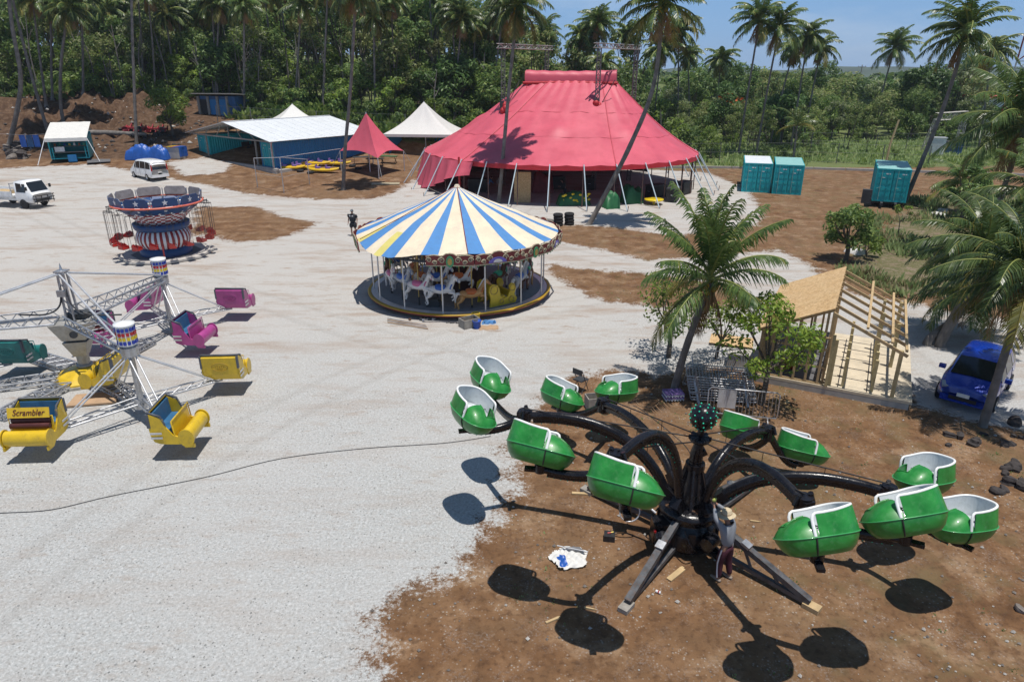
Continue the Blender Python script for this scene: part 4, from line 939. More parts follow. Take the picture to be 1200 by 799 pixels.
# ================================================================== BIG TOP
def build_bigtop():
    C0 = Vector((4.5, 68, 0)); th = -.35; A_, B_ = 13.1, 12.0; ZE, ZR = 3.35, 9.55
    t = thing('circus_tent', 'huge red circus tent with four lattice masts and open sides', 'tent', C0)
    ax = Vector((math.cos(th), math.sin(th), 0)); pp = Vector((-ax.y, ax.x, 0))
    Lm, Rm = Vector((1.3, 69, 0)) - C0, Vector((9.7, 67.4, 0)) - C0; mid = (Lm + Rm) / 2; hv = (Rm - Lm) / 2 * .93; hd = hv.normalized(); hp = Vector((-hd.y, hd.x, 0))
    def E(a, k=1.0): return ax * (A_ * k * math.cos(a)) + pp * (B_ * k * math.sin(a))
    def ridge(a): return mid + hv * max(-1, min(1, math.cos(a) * 1.25)) + hp * (.75 * math.sin(a))
    NP = 30
    front = [(Lm + Vector((-2.1, -2.9, 0)), 0), (Rm + Vector((-2.1, -2.9, 0)), 1)]; back = [(Lm + Vector((2.1, 2.9, 0)), 0), (Rm + Vector((2.1, 2.9, 0)), 1)]
    bumps = [(at(654, 154, 5.6) - C0, .35), (at(738, 154, 5.6) - C0, .3), (at(560, 150, 5.2) - C0, .25)]
    def cv(u, v):
        a = 2 * PI * u; p = E(a).lerp(ridge(a), v); z = ZE + (ZR - ZE) * (v ** 1.06) - .35 * math.sin(PI * v) * (.6 + .4 * math.cos(a * 2))
        z += .06 * (1 - v) * abs(math.sin(a * NP / 2)) * -1.6 + .06 * math.sin(a * 41 + v * 5) * v ** 1.5 + .04 * math.sin(a * 13 + v * 9) * math.sin(PI * v)
        for b, h in bumps: z += h * math.exp(-((p.x - b.x) ** 2 + (p.y - b.y) ** 2) / .55)
        return (p.x, p.y, z)
    c = MB(); c.grid(cv, 150, 24); c.build('canopy', 'tent_red', t)
    s = MB()
    for k in range(NP):
        u = (k + .5) / NP
        if k % 5 == 0: s.tube([Vector(cv(u, v / 10)) + Vector((0, 0, .03)) for v in range(11)], .045, 5)
    for q in (.33, .62): s.tube([Vector(cv(i / 60, q)) + Vector((0, 0, .005)) for i in range(60)], .018, 5, 0, False, True)
    s.build('seam', 'tent_red_seam', t)
    h = MB(); h.grid(lambda u, v: (lambda p: (p[0] * (1 + .004 * v), p[1] * (1 + .004 * v), p[2] - v * (.42 - .10 * abs(math.sin(2 * PI * u * NP / 2)))))(cv(u, 0)), 150, 2); h.build('valance', 'tent_red_hem', t)
    # cupola: the raised roll of cloth along the ridge
    cu = MB(); sec = [(-.85, 0), (-.9, .75), (-.7, 1.12), (0, 1.22), (.7, 1.12), (.9, .75), (.85, 0)]
    def cuf(u, v):
        y, z = sec[round(v * 6)]; p = mid + hv * (1.06 * (2 * u - 1)) + hp * y
        return (p.x, p.y, ZR - .35 + z - .09 * math.sin(PI * u) + .03 * math.sin(u * 40))
    cu.grid(cuf, 24, 6)
    for u in (0, 1): cu.add([cuf(u, i / 6) for i in range(7)], [tuple(range(7))])
    cu.build('cupola', 'tent_red', t)
    cu = MB(); 
    for sg in (-1, 1): cu.tube([mid + hv * x + hp * (.95 * sg) + Vector((0, 0, ZR - .25)) for x in (-1.1, 0, 1.1)], .12, 8)
    for i in range(9): cu.tube([mid + hv * (-1 + i / 4) - hp * .98 + Vector((0, 0, ZR - .25)), mid + hv * (-1 + i / 4) - hp * 1.25 + Vector((0, 0, ZR - .75))], .03, 5)
    cu.build('cupola_edge', 'tent_red_hem', t)
    for fr, q in front + back:
        m = MB(); m.truss(fr + Vector((0, 0, 0)), fr + Vector((0, 0, 12.2)), .34, .34, 26, .035); m.build('mast', 'fence_grey', t)
    for i in (0, 1):
        m = MB(); d = (back[i][0] - front[i][0]).normalized() * .7; m.truss(front[i][0] - d + Vector((0, 0, 12.4)), back[i][0] + d + Vector((0, 0, 12.4)), .36, .36, 14, .04); m.build('mast_head_truss', 'alu_dull', t)
        b = MB(); p = front[i][0]; zc = 6.75 if i else 6.5
        for k in range(9): b.ball(p + Vector((random.uniform(-.3, .3), random.uniform(-.35, .1) - .3, zc - 1.0 + .24 * k)), (random.uniform(.4, .62) * (1 - .06 * k), .42, .34), 8, 6)
        b.build('mast_sleeve', 'tent_red_hem', t)
        b = MB(); b.box(p + Vector((-.12, -.42, zc + 1.0)), (.4, .4, .6)); b.tube([p + Vector((.3, -.3, zc + .8)), p + Vector((1.5, .1, 9.6))], .035, 6); b.tube([p + Vector((0, -.3, zc + .6)), mid + hv * (-1 if i == 0 else 1) + Vector((0, 0, 9.7))], .03, 6); b.build('hoist', 'steel_dark', t)
    for k in range(NP):
        a = 2 * PI * (k + .5) / NP; e = E(a, .985); o = MB()
        o.cyl((e.x, e.y, 0), (e.x, e.y, ZE), .05, n=7); o.build('side_pole', 'pole_rust', t)
        g = E(a, 1.0); f = E(a, 1.0) + (E(a).normalized() * (2.1 + .3 * math.sin(k * 2.3))); o = MB(); o.tube([(g.x, g.y, ZE + .05), (f.x, f.y, .02)], .048, 6); o.build('guy_pole', 'pole_pale', t)
        o = MB(); o.cyl((f.x, f.y, -.1), (f.x + .05, f.y - .05, .45), .03, n=6); o.build('anchor_stake', 'pole_rust', t)
    q = at(539, 234); o = MB(); o.cyl(Vector((q.x, q.y, 0)) - C0, Vector((q.x, q.y, 3.6)) - C0, .09, n=8); o.build('entrance_pole', 'pole_red', t)
    # drawn-up side curtain at the left end
    def cur(a0, a1, drop, k):
        def f(u, v):
            a = a0 + (a1 - a0) * u; r = 1.006 + .022 * math.sin(u * 75) * v + .05 * v
            p = E(a, r); dd = drop(u); return (p.x, p.y, ZE - .1 - v * dd + .05 * math.sin(u * 23 + v * 6) * v)
        return f
    c = MB(); c.grid(cur(R(172), R(252), lambda u: 2.5 + .6 * math.sin(u * PI) - 1.5 * smooth(.55, 1, u), 0), 90, 12); c.build('side_curtain', 'tent_red', t)
    c = MB(); c.grid(cur(R(60), R(166), lambda u: 3.2, 0), 60, 3); c.build('added_shade_backing', 'cloth_dark', t)  # added dark canvas: closes the open back so the tent interior stays shaded
    return C0
build_bigtop()
# what stands inside the big top
def cloth_heap(n, sx, sy, sz, seed):
    r = random.Random(seed); ph = [r.uniform(0, 6) for _ in range(6)]
    def f(u, v):
        x, y = 2 * u - 1, 2 * v - 1; e = min(1, max(0, 1.15 - max(abs(x), abs(y)) ** 6 * 1.2))
        z = sz * e * (.8 + .12 * math.sin(5 * x + ph[0]) + .1 * math.sin(6 * y + 3 * x + ph[1]) + .05 * math.sin(13 * x - 9 * y + ph[2]))
        if max(abs(x), abs(y)) > .99: z = 0
        return (x * sx + .04 * math.sin(9 * y), y * sy + .04 * math.sin(8 * x), max(.0, z))
    b = MB(); b.grid(f, n, n); return b
def place(o, p, rz=0): o.location = p; o.rotation_euler = (0, 0, rz); return o
def g0(px, py): v = at(px, py); return v
tag(place(cloth_heap(12, 1.4, .7, 1.1, 1).build('painted_prop', M['green_prop']), at(672, 240), .2), 'green prop with yellow patches under the tent eave left of the leaning palm', 'prop')
sp_ = MB()
for k in range(16): sp_.ball((random.uniform(-1.2, 1.2), -.56 + random.uniform(-.1, .05), random.uniform(.3, .95)), (.16, .05, .09), 7, 4)
x = bpy.data.objects['painted_prop']; sp_.build('yellow_patch', 'bulb_yellow', x)
for (px, py, lab, a, b_, c_) in ((716, 244, 'small green padded prop just right of the leaning palm trunk', .65, .6, 1.3), (740, 238, 'rounded green prop leaning far right under the tent', .9, .7, 1.5)):
    tag(place(cloth_heap(10, a, b_, c_, px).build('green_prop', 'green_prop'), at(px, py), .3), lab, 'prop')
o = MB(); o.sheet([(-.7, 0, 0), (.7, 0, 0), (.7, .25, 2.5), (-.7, .25, 2.5)], .03); tag(place(o.build('osb_sheet', 'osb'), at(612, 238), -.1), 'tan chipboard sheet standing upright under the red tent', 'board')
o = cloth_heap(9, 1.0, .5, 2.0, 5); tag(place(o.build('red_prop', 'maroon'), at(636, 226), 0), 'dark red prop behind the upright chipboard sheet', 'prop')
for k, (px, py) in enumerate(((560, 225), (650, 222), (768, 232), (800, 228), (788, 236), (690, 222))):
    q = at(px, py); tt = thing('equipment_case', ('black case near the seated crew at the left of the tent', 'black case behind the leaning dark red prop', 'black case beside the low yellow tray under the tent', 'black case nearest the right end of the tent', 'front black case at the right of the tent', 'black case deep in the middle of the tent')[k], 'case', q, .3 * k, 'cases stored under the big top')
    b = MB(); b.box((0, 0, .55), (1.7, .9, 1.0)); b.build('box', 'black_matt', tt); b = MB(); b.box((0, 0, 1.1), (1.74, .94, .1)); b.build('lid', 'steel_dark', tt); 
    b = MB(); [b.tube([(sx * .86, -.1, .6), (sx * .92, -.1, .62), (sx * .92, .1, .62), (sx * .86, .1, .6)], .02, 5) for sx in (-1, 1)]; b.build('handle', 'galv', tt)
o = MB(); o.lathe([(.0, .35), (.75, .33), (.82, .4), (.8, .45), (0, .42)], 14); o.cyl((0, 0, 0), (0, 0, .36), .1); tag(place(o.build('yellow_tray', 'bulb_yellow'), at(766, 240)), 'low yellow dish on a stub under the tent edge', 'tray')
# ================================================================== OTHER TENTS
def peak_tent(name, label, c, rz, half, zc, zp, m, poles, sag, mats_p='galv_pale', valance=0, group=None):
    t = thing(name, label, 'tent', c, rz); b = MB()
    cs = poles
    n = len(cs)
    def f(u, v):
        k = int(min(n - 1, u * n)); q = u * n - k; a, d = Vector(cs[k]), Vector(cs[(k + 1) % n]); e = a.lerp(d, q)
        mid = Vector((0, 0, zp)); w = math.sin(PI * q)
        e = Vector((e.x * (1 - sag[0] * w), e.y * (1 - sag[0] * w), e.z + sag[1] * w))
        p = e.lerp(mid, v); p.z -= sag[2] * math.sin(PI * v) * (zp - e.z); p.z += .03 * math.sin(u * 70) * math.sin(PI * v); return p
    b.grid(f, 12 * n, 14); b.build('canopy', m, t)
    if valance:
        b = MB(); b.grid(lambda u, v: Vector(f(u, 0)) - Vector((0, 0, valance * v)), 12 * n, 1); b.build('valance', m, t)
    for k, p in enumerate(cs):
        b = MB(); b.cyl((p[0], p[1], -.2), (p[0], p[1], p[2]), .05, n=7); b.build('pole', mats_p, t)
        d = Vector((p[0], p[1], 0)).normalized() * 1.2; b = MB(); b.tube([p, (p[0] + d.x, p[1] + d.y, 0)], .02, 5); b.build('guy_rope', 'rope_grey', t)
    b = MB(); b.cyl((0, 0, -.2), (0, 0, zp + .05), .06, n=7); b.build('centre_pole', mats_p, t)
    return t
c = Vector((-14.4, 70.8, hz(-14.4, 70.8)))
peak_tent('red_tent', 'small red peaked tent stretched between four corners beside the blue shed', c, 0, 3, 2, 5.7, 'tent_red', [(1.5, -3.4, 1.75), (3.4, .6, 2.0), (-.4, 3.8, 2.2), (-3.0, .4, 2.0)], (.12, .32, .10))
c = Vector((-10.0, 82.0, hz(-10.0, 82) - .5))
mq = peak_tent('white_marquee', 'white peaked marquee tent left of the big red circus tent', c, -.12, 3.4, 2.3, 5.6, 'tent_white', [(-4.0, -3.3, 2.3), (4.0, -3.3, 2.3), (4.0, 3.4, 2.3), (-4.0, 3.4, 2.3)], (.0, .0, .12), valance=.3)
b = MB(); b.grid(lambda u, v: (-3.4 + 6.8 * u, 3.3, 2.1 * v), 6, 2); b.grid(lambda u, v: (-3.4, -3.3 + 6.6 * u, 2.1 * v), 6, 2); b.build('side_wall', 'container_blue', mq)
c = at(352, 133); c = Vector((-26.5, 87, hz(-26.5, 87)))
peak_tent('small_white_tent', 'white tent peak showing behind the shed roof', c, .4, 3, 2, 3.4, 'tent_white', [(-2.4, -2.4, 1.6), (2.4, -2.4, 1.6), (2.4, 2.4, 1.6), (-2.4, 2.4, 1.6)], (.0, .0, .1))
for k, (px, py) in enumerate(((424, 193), (440, 195), (456, 192))):
    q = at(px, py); tt = thing('folding_table', ('dark trestle table at the left under the small red tent', 'dark trestle table at the front under the small red tent', 'green topped trestle table at the right under the small red tent')[k], 'table', q, .2 - .2 * k)
    b = MB(); b.box((0, 0, .74), (1.8, .8, .05)); b.build('table_top', 'green_prop' if k == 2 else 'steel_dark', tt)
    for sx in (-.75, .75):
        b = MB(); b.beam((sx, -.34, 0), (sx, .34, .72), .04); b.beam((sx, .34, 0), (sx, -.34, .72), .04); b.build('leg', 'steel_dark', tt)
# ================================================================== CONTAINERS
def container(name, label, loc, rz, Lc=6.06, Hc=2.59, body='container_teal', roof='container_teal', door='container_teal', group=None, wd=2.44):
    t = thing(name, label, 'container', loc, rz, group); w = wd / 2; b = MB()
    def corr(p0, p1, nrm, n):
        p0, p1, nrm = Vector(p0), Vector(p1), Vector(nrm); pts = []
        for i in range(n):
            for q, d in ((0, 0), (.3, 0), (.5, -.04), (.8, -.04)): pts.append(p0.lerp(p1, (i + q) / n) + nrm * d)
        pts.append(p1)
        for a, c_ in zip(pts, pts[1:]): b.quad(a + Vector((0, 0, .14)), c_ + Vector((0, 0, .14)), c_ + Vector((0, 0, Hc - .1)), a + Vector((0, 0, Hc - .1)))
    nl = int(Lc / .28); corr((-w + .03, .08, 0), (-w + .03, Lc, 0), (-1, 0, 0), nl); corr((w - .03, .08, 0), (w - .03, Lc, 0), (1, 0, 0), nl); corr((-w, Lc - .02, 0), (w, Lc - .02, 0), (0, 1, 0), 8)
    b.build('side_wall', body, t); f = MB()
    for x in (-w, w):
        for y in (0, Lc): f.box((x * .965, y if y == 0 else y - .02, Hc / 2), (.12, .13, Hc))
        f.box((x * .97, Lc / 2, .07), (.10, Lc - .15, .13)); f.box((x * .97, Lc / 2, Hc - .05), (.09, Lc - .15, .09))
    for y in (0, Lc - .02): f.box((0, y, .07), (wd - .14, .10, .13)); f.box((0, y, Hc - .06), (wd - .14, .10, .11))
    f.box((0, Lc / 2, .13), (wd - .1, Lc - .1, .04)); f.build('frame', body, t)
    r = MB(); r.grid(lambda u, v: (-w + .05 + (wd - .1) * u, .03 + (Lc - .06) * v, Hc + .006 + .012 * (int(v * 40) % 2)), 4, 40, 0, False); r.box((0, Lc / 2, Hc - .01), (wd - .2, Lc - .2, .02)); r.build('roof', roof, t)
    for s_ in (-1, 1):
        d = MB(); x0, x1 = (.02, w - .09) if s_ > 0 else (-w + .09, -.02)
        d.box(((x0 + x1) / 2, -.01, Hc / 2), (x1 - x0, .05, Hc - .28))
        for z in (.55, 1.05, 1.55, 2.05): d.box(((x0 + x1) / 2, -.045, z), (x1 - x0 - .12, .03, .30))
        do = d.build('door', door, t)
        for k in (.28, .72):
            q = MB(); xx = x0 + (x1 - x0) * k; q.cyl((xx, -.09, .12), (xx, -.09, Hc - .12), .022, n=7); q.box((xx, -.09, 1.1), (.06, .05, .14)); q.beam((xx, -.11, 1.12), (xx + .22 * s_, -.11, 1.06), .03); q.build('locking_bar', 'container_teal_pale' if k < .5 else door, do)
        q = MB(); q.box(((x0 + x1) / 2 + .2, -.065, 2.2), (.32, .006, .09)); q.box(((x0 + x1) / 2 - .1, -.065, 1.9), (.2, .006, .05)); q.build('marking_plate', 'white_paint', do)
    return t
pA = at(885, 226); pB = at(921, 228.5)
container('shipping_container', 'teal shipping container with a white roof beside the dirt yard', pA, R(-17), roof='roof_white')
container('shipping_container', 'teal shipping container with pale green roof, next to the white roofed one', pB, R(-19), roof='container_teal_pale')
pC = at(1044, 246) + Vector((0, .6, 0)); 
container('shipping_container', 'teal shipping container raised on a trailer at the leaning palm', pC + Vector((0, 0, .5)), R(-25), roof='container_teal_pale')
tr = thing('trailer_chassis', 'dark trailer chassis under the raised teal container', 'trailer', pC, R(-25))
b = MB(); b.box((-.5, 2.6, .37), (.18, 6.6, .22)); b.box((.5, 2.6, .37), (.18, 6.6, .22)); [b.box((0, y, .38), (2.2, .12, .16)) for y in (.3, 2, 4, 5.6)]; b.build('frame', 'steel_dark', tr)
for x in (-.95, .95):
    for y in (1.2, 2.2):
        b = MB(); b.lathe([(.15, -.12), (.3, -.12), (.36, -.06), (.36, .06), (.3, .12), (.15, .12)], 16); w_ = b.build('wheel', 'tyre', tr, (x, y, .33), (0, R(90), 0))
b = MB(); b.box((-1.65, -.1, .85), (.7, .5, 1.1)); b.build('tool_locker', 'steel_dark', tr)
# ================================================================== SHED OF CONTAINERS UNDER A WHITE ROOF
SH = Vector((-35.8, 80.2, 1.1)); rsh = R(-39.1)
def shl(x, y, z=0): return Matrix.Translation(SH) @ Matrix.Rotation(rsh, 4, 'Z') @ Vector((x, y, z))
container('shipping_container', 'long teal container forming the left side of the white roofed shed', shl(1.25, .3), rsh, 12.2)
container('shipping_container', 'long blue container with teal door end on the right side of the shed', shl(13.9, .3), rsh, 12.2, body='container_blue', door='container_teal')
sd = thing('open_shed', 'white gable roof on timber posts spanning two long containers', 'shed', SH, rsh)
b = MB()
for x0, z0, x1, z1 in ((-.9, 2.75, 7.6, 4.25), (7.6, 4.25, 16.0, 2.75)):
    n = 12
    for i in range(n):
        a0, a1 = -.7 + 13.6 * i / n, -.7 + 13.6 * (i + .998) / n
        b.sheet([(x0, a0, z0), (x1, a0, z1), (x1, a1, z1), (x0, a1, z0)], .03); b.beam((x0, a1, z0 + .01), (x1, a1, z1 + .01), .04, .03)
b.build('roof', 'roof_white', sd); b = MB()
b.beam((7.6, -.75, 4.29), (7.6, 12.95, 4.29), .3, .04); b.build('ridge_cap', 'roof_white', sd); 
for y in (-.2, 4, 8.2, 12.3):
    b = MB(); b.beam((-.6, y, 2.68), (7.6, y, 4.12), .08, .16); b.beam((15.7, y, 2.68), (7.6, y, 4.12), .08, .16); b.beam((0, y, 2.66), (15.3, y, 2.66), .08, .14); b.beam((7.6, y, 2.7), (7.6, y, 4.1), .08)
    for x in (2.6, 5.1, 10.1, 12.6): b.beam((x, y, 2.7), (x + (1.2 if x < 7.6 else -1.2), y, 2.7 + (4.1 - 2.7) * (1 - abs(x + (1.2 if x < 7.6 else -1.2) - 7.6) / 8.2)), .06)
    b.build('roof_truss', 'timber_grey', sd)
for x in (2.7, 12.5, 15.3):
    b = MB(); b.box((x, -.15, 1.35), (.14, .14, 2.7)); b.build('post', 'timber_grey' if x < 15 else 'galv', sd)
b = MB(); b.box((7.6, -.25, -.12), (17, .35, .5)); b.build('front_kerb', 'concrete', sd)
b = MB(); b.box((7.6, 6, -.25), (17, 13, .46)); b.build('floor_slab', 'concrete', sd)
b = MB(); [b.box((2.62, 4.5 + 1.3 * k, 1.3 + .2 * (k % 2)), (.06, 1.0, .55)) for k in range(3)]; b.build('hanging_tools', 'steel_dark', sd)
ht = thing('blue_hut', 'small dark hut with blue doors and timber posts behind the shed', 'hut', at(253, 139) + Vector((0, 1, 0)), R(-14))
b = MB(); b.box((0, 1.5, 1.3), (5.4, 3, 2.6)); b.build('wall', 'hut_blue', ht); b = MB(); b.box((.2, 1.3, 2.78), (6.6, 4.2, .12), 0, None, (R(-4), 0, 0)); b.build('roof', 'timber_grey', ht)
for x in (-2.6, -1.2, .2, 1.6): b = MB(); b.box((x, -.12, 1.3), (.28, .2, 2.6)); b.build('post', 'timber_grey', ht)
for x in (-1.9, -.5, .9): b = MB(); b.box((x, -.03, 1.15), (1.05, .06, 2.1)); b.build('door', 'container_blue' if x > -1 else 'black_matt', ht)
# ================================================================== MARKET STALL WITH AWNING
st = thing('caravan_stall', 'teal caravan stall under a long white awning at the dirt bank', 'stall', at(84, 191), .42)
b = MB(); b.box((-1.75, 2.6, 1.5), (.08, 5, 2.2)); b.box((1.75, 2.6, 1.5), (.08, 5, 2.2)); b.box((0, 5.1, 1.6), (3.5, .08, 2.4)); b.box((0, 2.6, .42), (3.5, 5, .1)); b.build('body', 'container_teal', st)
b = MB(); b.grid(lambda u, v: (-1.95 + 3.9 * u, -.35 + 5.9 * v, 2.55 + 1.25 * v ** .9 - .1 * math.sin(PI * u) * math.sin(PI * v) * (1 - v) + .015 * math.sin(u * 24)), 12, 12); b.grid(lambda u, v: (-1.95 + 3.9 * u, -.36, 2.55 - .35 * v), 10, 1); b.build('awning', 'awning_white', st)
b = MB(); b.box((0, .9, 1.0), (3.3, .5, .08)); b.box((0, 2.2, 1.5), (3.3, .4, .06)); b.box((0, 2.2, 2.0), (3.3, .4, .06)); b.build('counter', 'timber_grey', st)
for k in range(14): b = MB(); b.box((-1.5 + .23 * k, 2.15, 1.68 + .5 * (k % 2)), (.17, .2, random.uniform(.2, .3))); b.build('goods', ('tack_orange', 'bulb_yellow', 'tack_green', 'galv_pale', 'tack_blue')[k % 5], st)
for x in (-1.5, 1.5): b = MB(); b.cyl((x * 1.28, -.3, 2.5), (x * 1.9, -1.5, .02), .035, n=6); b.build('awning_prop', 'white_paint', st); b = MB(); b.box((x, .1, .95), (.09, .09, 1.2)); b.build('corner_post', 'container_teal', st)
for x in (-1.2, 1.2): b = MB(); b.lathe([(0, -.1), (.28, -.1), (.32, 0), (.28, .1), (0, .1)], 14); b.build('wheel', 'tyre', st, (x * 1.5, 2.5, .3), (0, R(90), 0))
b = MB(); b.box((-.9, .5, 1.35), (.9, .06, .5)); b.build('display_board', 'galv_pale', st)
b = MB(); b.box((.2, -.1, .45), (.8, .5, .7)); b.build('blue_crate', 'container_blue', st)
cl = thing('clothes_line', 'washing line hung with blue cloths between the leaning palm trunks', 'clothes line', at(38, 180), .1)
b = MB(); b.tube([(-3, 0, 2.1), (0, 0, 1.95), (3, 0, 2.1)], .012, 5); b.build('line', 'rope_grey', cl)
for k in range(3): b = MB(); b.grid(lambda u, v: (-1.0 + .72 * k + .64 * u, .03 * math.sin(u * 9), 1.96 - 1.3 * v), 6, 4); b.build('cloth', 'tarp_blue' if k != 1 else 'hut_blue', cl)
# ================================================================== VEHICLES
def loft(stn, k=6):
    """body shell from stations (x, z_bottom, z_belt, z_roof, half width, half roof width)"""
    ring = lambda s_: [(-.86 * s_[4], s_[1]), (-s_[4], s_[1] + .13), (-s_[4] * 1.01, (s_[1] + s_[2]) / 2 + .05), (-s_[4] * .965, s_[2]), (-s_[5], s_[3] - .045), (-s_[5] * .82, s_[3]), (0, s_[3] + .025), (s_[5] * .82, s_[3]), (s_[5], s_[3] - .045), (s_[4] * .965, s_[2]), (s_[4] * 1.01, (s_[1] + s_[2]) / 2 + .05), (s_[4], s_[1] + .13), (.86 * s_[4], s_[1])]
    b = MB(); vs = []; n = 13
    for s_ in stn: vs += [(s_[0], y, z) for y, z in ring(s_)]
    fs = [(i * n + j, i * n + j + 1, (i + 1) * n + j + 1, (i + 1) * n + j) for i in range(len(stn) - 1) for j in range(n - 1)]
    fs += [(i * n, (i + 1) * n, (i + 1) * n + n - 1, i * n + n - 1) for i in range(len(stn) - 1)]
    fs += [tuple(range(n)), tuple(range((len(stn) - 1) * n, len(stn) * n))[::-1]]
    b.add(vs, fs, 0, True); return b
def lerp_st(stn, x):
    st_ = sorted(stn)
    for a, c in zip(st_, st_[1:]):
        if a[0] <= x <= c[0]: t = (x - a[0]) / (c[0] - a[0]); return [p + (q - p) * t for p, q in zip(a, c)]
    return st_[0] if x < st_[0][0] else st_[-1]
def side_win(stn, x0, x1, s_, m0=.06, m1=.1, off=.012):
    out = []
    for x, t in ((x0, m0), (x1, m0), (x1, 1 - m1), (x0, 1 - m1)):
        q = lerp_st(stn, x); y = .965 * q[4] + (q[5] - .965 * q[4]) * t + off; z = q[2] + (q[3] - .045 - q[2]) * t; out.append((x, y * s_, z))
    return out if s_ < 0 else out[::-1]
def make_car(name, label, loc, rz, stn, paint, wins, wind, rearwin, wheels, wr, tw, extra):
    t = thing(name, label, 'car', loc, rz)
    bo = loft(stn).build('body', paint, t)
    for x0, x1 in wins:
        for s_ in (-1, 1): b = MB(); b.sheet(side_win(stn, x0, x1, s_), .006); b.build('side_window', 'glass_dark', t)
    x0, x1 = wind; a, c = lerp_st(stn, x0), lerp_st(stn, x1); g = MB(); nn = Vector(((a[3] - c[3]), 0, x1 - x0)).normalized() * .018
    g.grid(lambda u, v: Vector((x0 + (x1 - x0) * v, (2 * u - 1) * (a[5] * .90 + (c[5] * .93 - a[5] * .90) * v), a[3] + (c[3] - a[3]) * v + .025 * (1 - abs(2 * u - 1)))) + nn, 6, 4); g.build('windscreen', 'glass_dark', t)
    if rearwin:
        g = MB(); g.sheet(rearwin, .01); g.build('rear_window', 'glass_dark', t)
    for x in wheels:
        for s_ in (-1, 1):
            ar = MB(); ar.lathe([(wr * 1.12, -.03), (0, -.03)], 20); ar.build('wheel_arch', 'black_matt', bo, (x, s_ * (stn[len(stn) // 2][4] * 1.005 - .004), wr * 1.05), (R(90) * -s_, 0, 0))
            w = MB(); w.lathe([(wr * .62, -tw / 2), (wr * .93, -tw / 2), (wr, -tw / 2 + .03), (wr, tw / 2 - .03), (wr * .93, tw / 2), (wr * .62, tw / 2)], 22); wo = w.build('wheel', 'tyre', t, (x, s_ * (stn[len(stn) // 2][4] - tw / 2 + .03), wr), (R(90) * -s_, 0, 0))
            q = MB(); q.lathe([(0, tw / 2 - .01), (wr * .2, tw / 2), (wr * .55, tw / 2 - .03), (wr * .63, tw / 2 - .005)], 18); q.build('rim', 'rim', wo)
    for xs in [w_[0] - .03 for w_ in wins[1:]] + [wins[-1][1] + .03]:
        for s_ in (-1, 1):
            q = lerp_st(stn, xs); sb = MB(); sb.beam((xs, s_ * q[4] * 1.002, q[1] + .16), (xs, s_ * q[4] * 1.012, (q[1] + q[2]) / 2 + .05), .012, .012); sb.beam((xs, s_ * q[4] * 1.012, (q[1] + q[2]) / 2 + .05), (xs, s_ * q[4] * .972, q[2]), .012, .012); sb.build('door_seam', 'black_matt', bo)
            sb = MB(); sb.box((xs - .16, s_ * q[4] * 1.0, q[2] - .12), (.16, .03, .03)); sb.build('door_handle', 'galv_pale', bo)
    for nm, m, bx in extra:
        b = MB(); [b.box(c_, d_, 0, None, r_) for c_, d_, r_ in bx]; b.build(nm, m, t)
    return t
Z3 = (0, 0, 0)
VAN = [(-2.36, .42, 1.0, 1.5, .76, .62), (-2.30, .30, 1.04, 1.74, .83, .69), (-2.0, .25, 1.05, 1.83, .85, .71), (-.6, .24, 1.04, 1.87, .86, .72), (.5, .24, 1.0, 1.84, .86, .71), (.85, .24, .99, 1.76, .86, .69), (1.62, .25, .97, 1.05, .85, .74), (2.15, .28, .84, .89, .80, .66), (2.34, .36, .62, .66, .68, .52)]
vp = at(171, 211); 
vh = R(141)
van = make_car('white_van', 'white people carrier parked before the blue tarpaulin heaps', vp + Vector((0, .8, 0)), vh, VAN, 'car_white', [(-2.15, -1.25), (-1.18, -.15), (-.08, .75), (.82, 1.15)], (.86, 1.58), [(-2.385, .66, 1.05), (-2.385, -.66, 1.05), (-2.325, -.6, 1.68), (-2.325, .6, 1.68)], (-1.35, 1.4), .32, .2,
    [('tail_lamp', 'lamp_red', [((-2.33, .73, 1.22), (.07, .12, .55), Z3)]), ('tail_lamp', 'lamp_red', [((-2.33, -.73, 1.22), (.07, .12, .55), Z3)]), ('number_plate', 'plate_white', [((-2.385, 0, .8), (.02, .4, .12), Z3)]), ('headlight', 'lamp_clear', [((2.2, .6, .72), (.2, .3, .14), Z3)]), ('headlight', 'lamp_clear', [((2.2, -.6, .72), (.2, .3, .14), Z3)]), ('rear_bumper', 'car_white', [((-2.34, 0, .45), (.2, 1.6, .24), Z3)]), ('mirror', 'car_white', [((.95, .98, 1.08), (.12, .2, .14), Z3)]), ('mirror', 'car_white', [((.95, -.98, 1.08), (.12, .2, .14), Z3)])])
HAT = [(-1.88, .42, .88, 1.08, .70, .56), (-1.76, .26, .93, 1.36, .80, .60), (-1.2, .22, .93, 1.49, .83, .61), (-.1, .21, .9, 1.52, .84, .61), (.42, .21, .88, 1.44, .84, .60), (1.16, .22, .87, .93, .83, .68), (1.66, .25, .73, .77, .78, .6), (1.90, .33, .54, .57, .62, .46)]
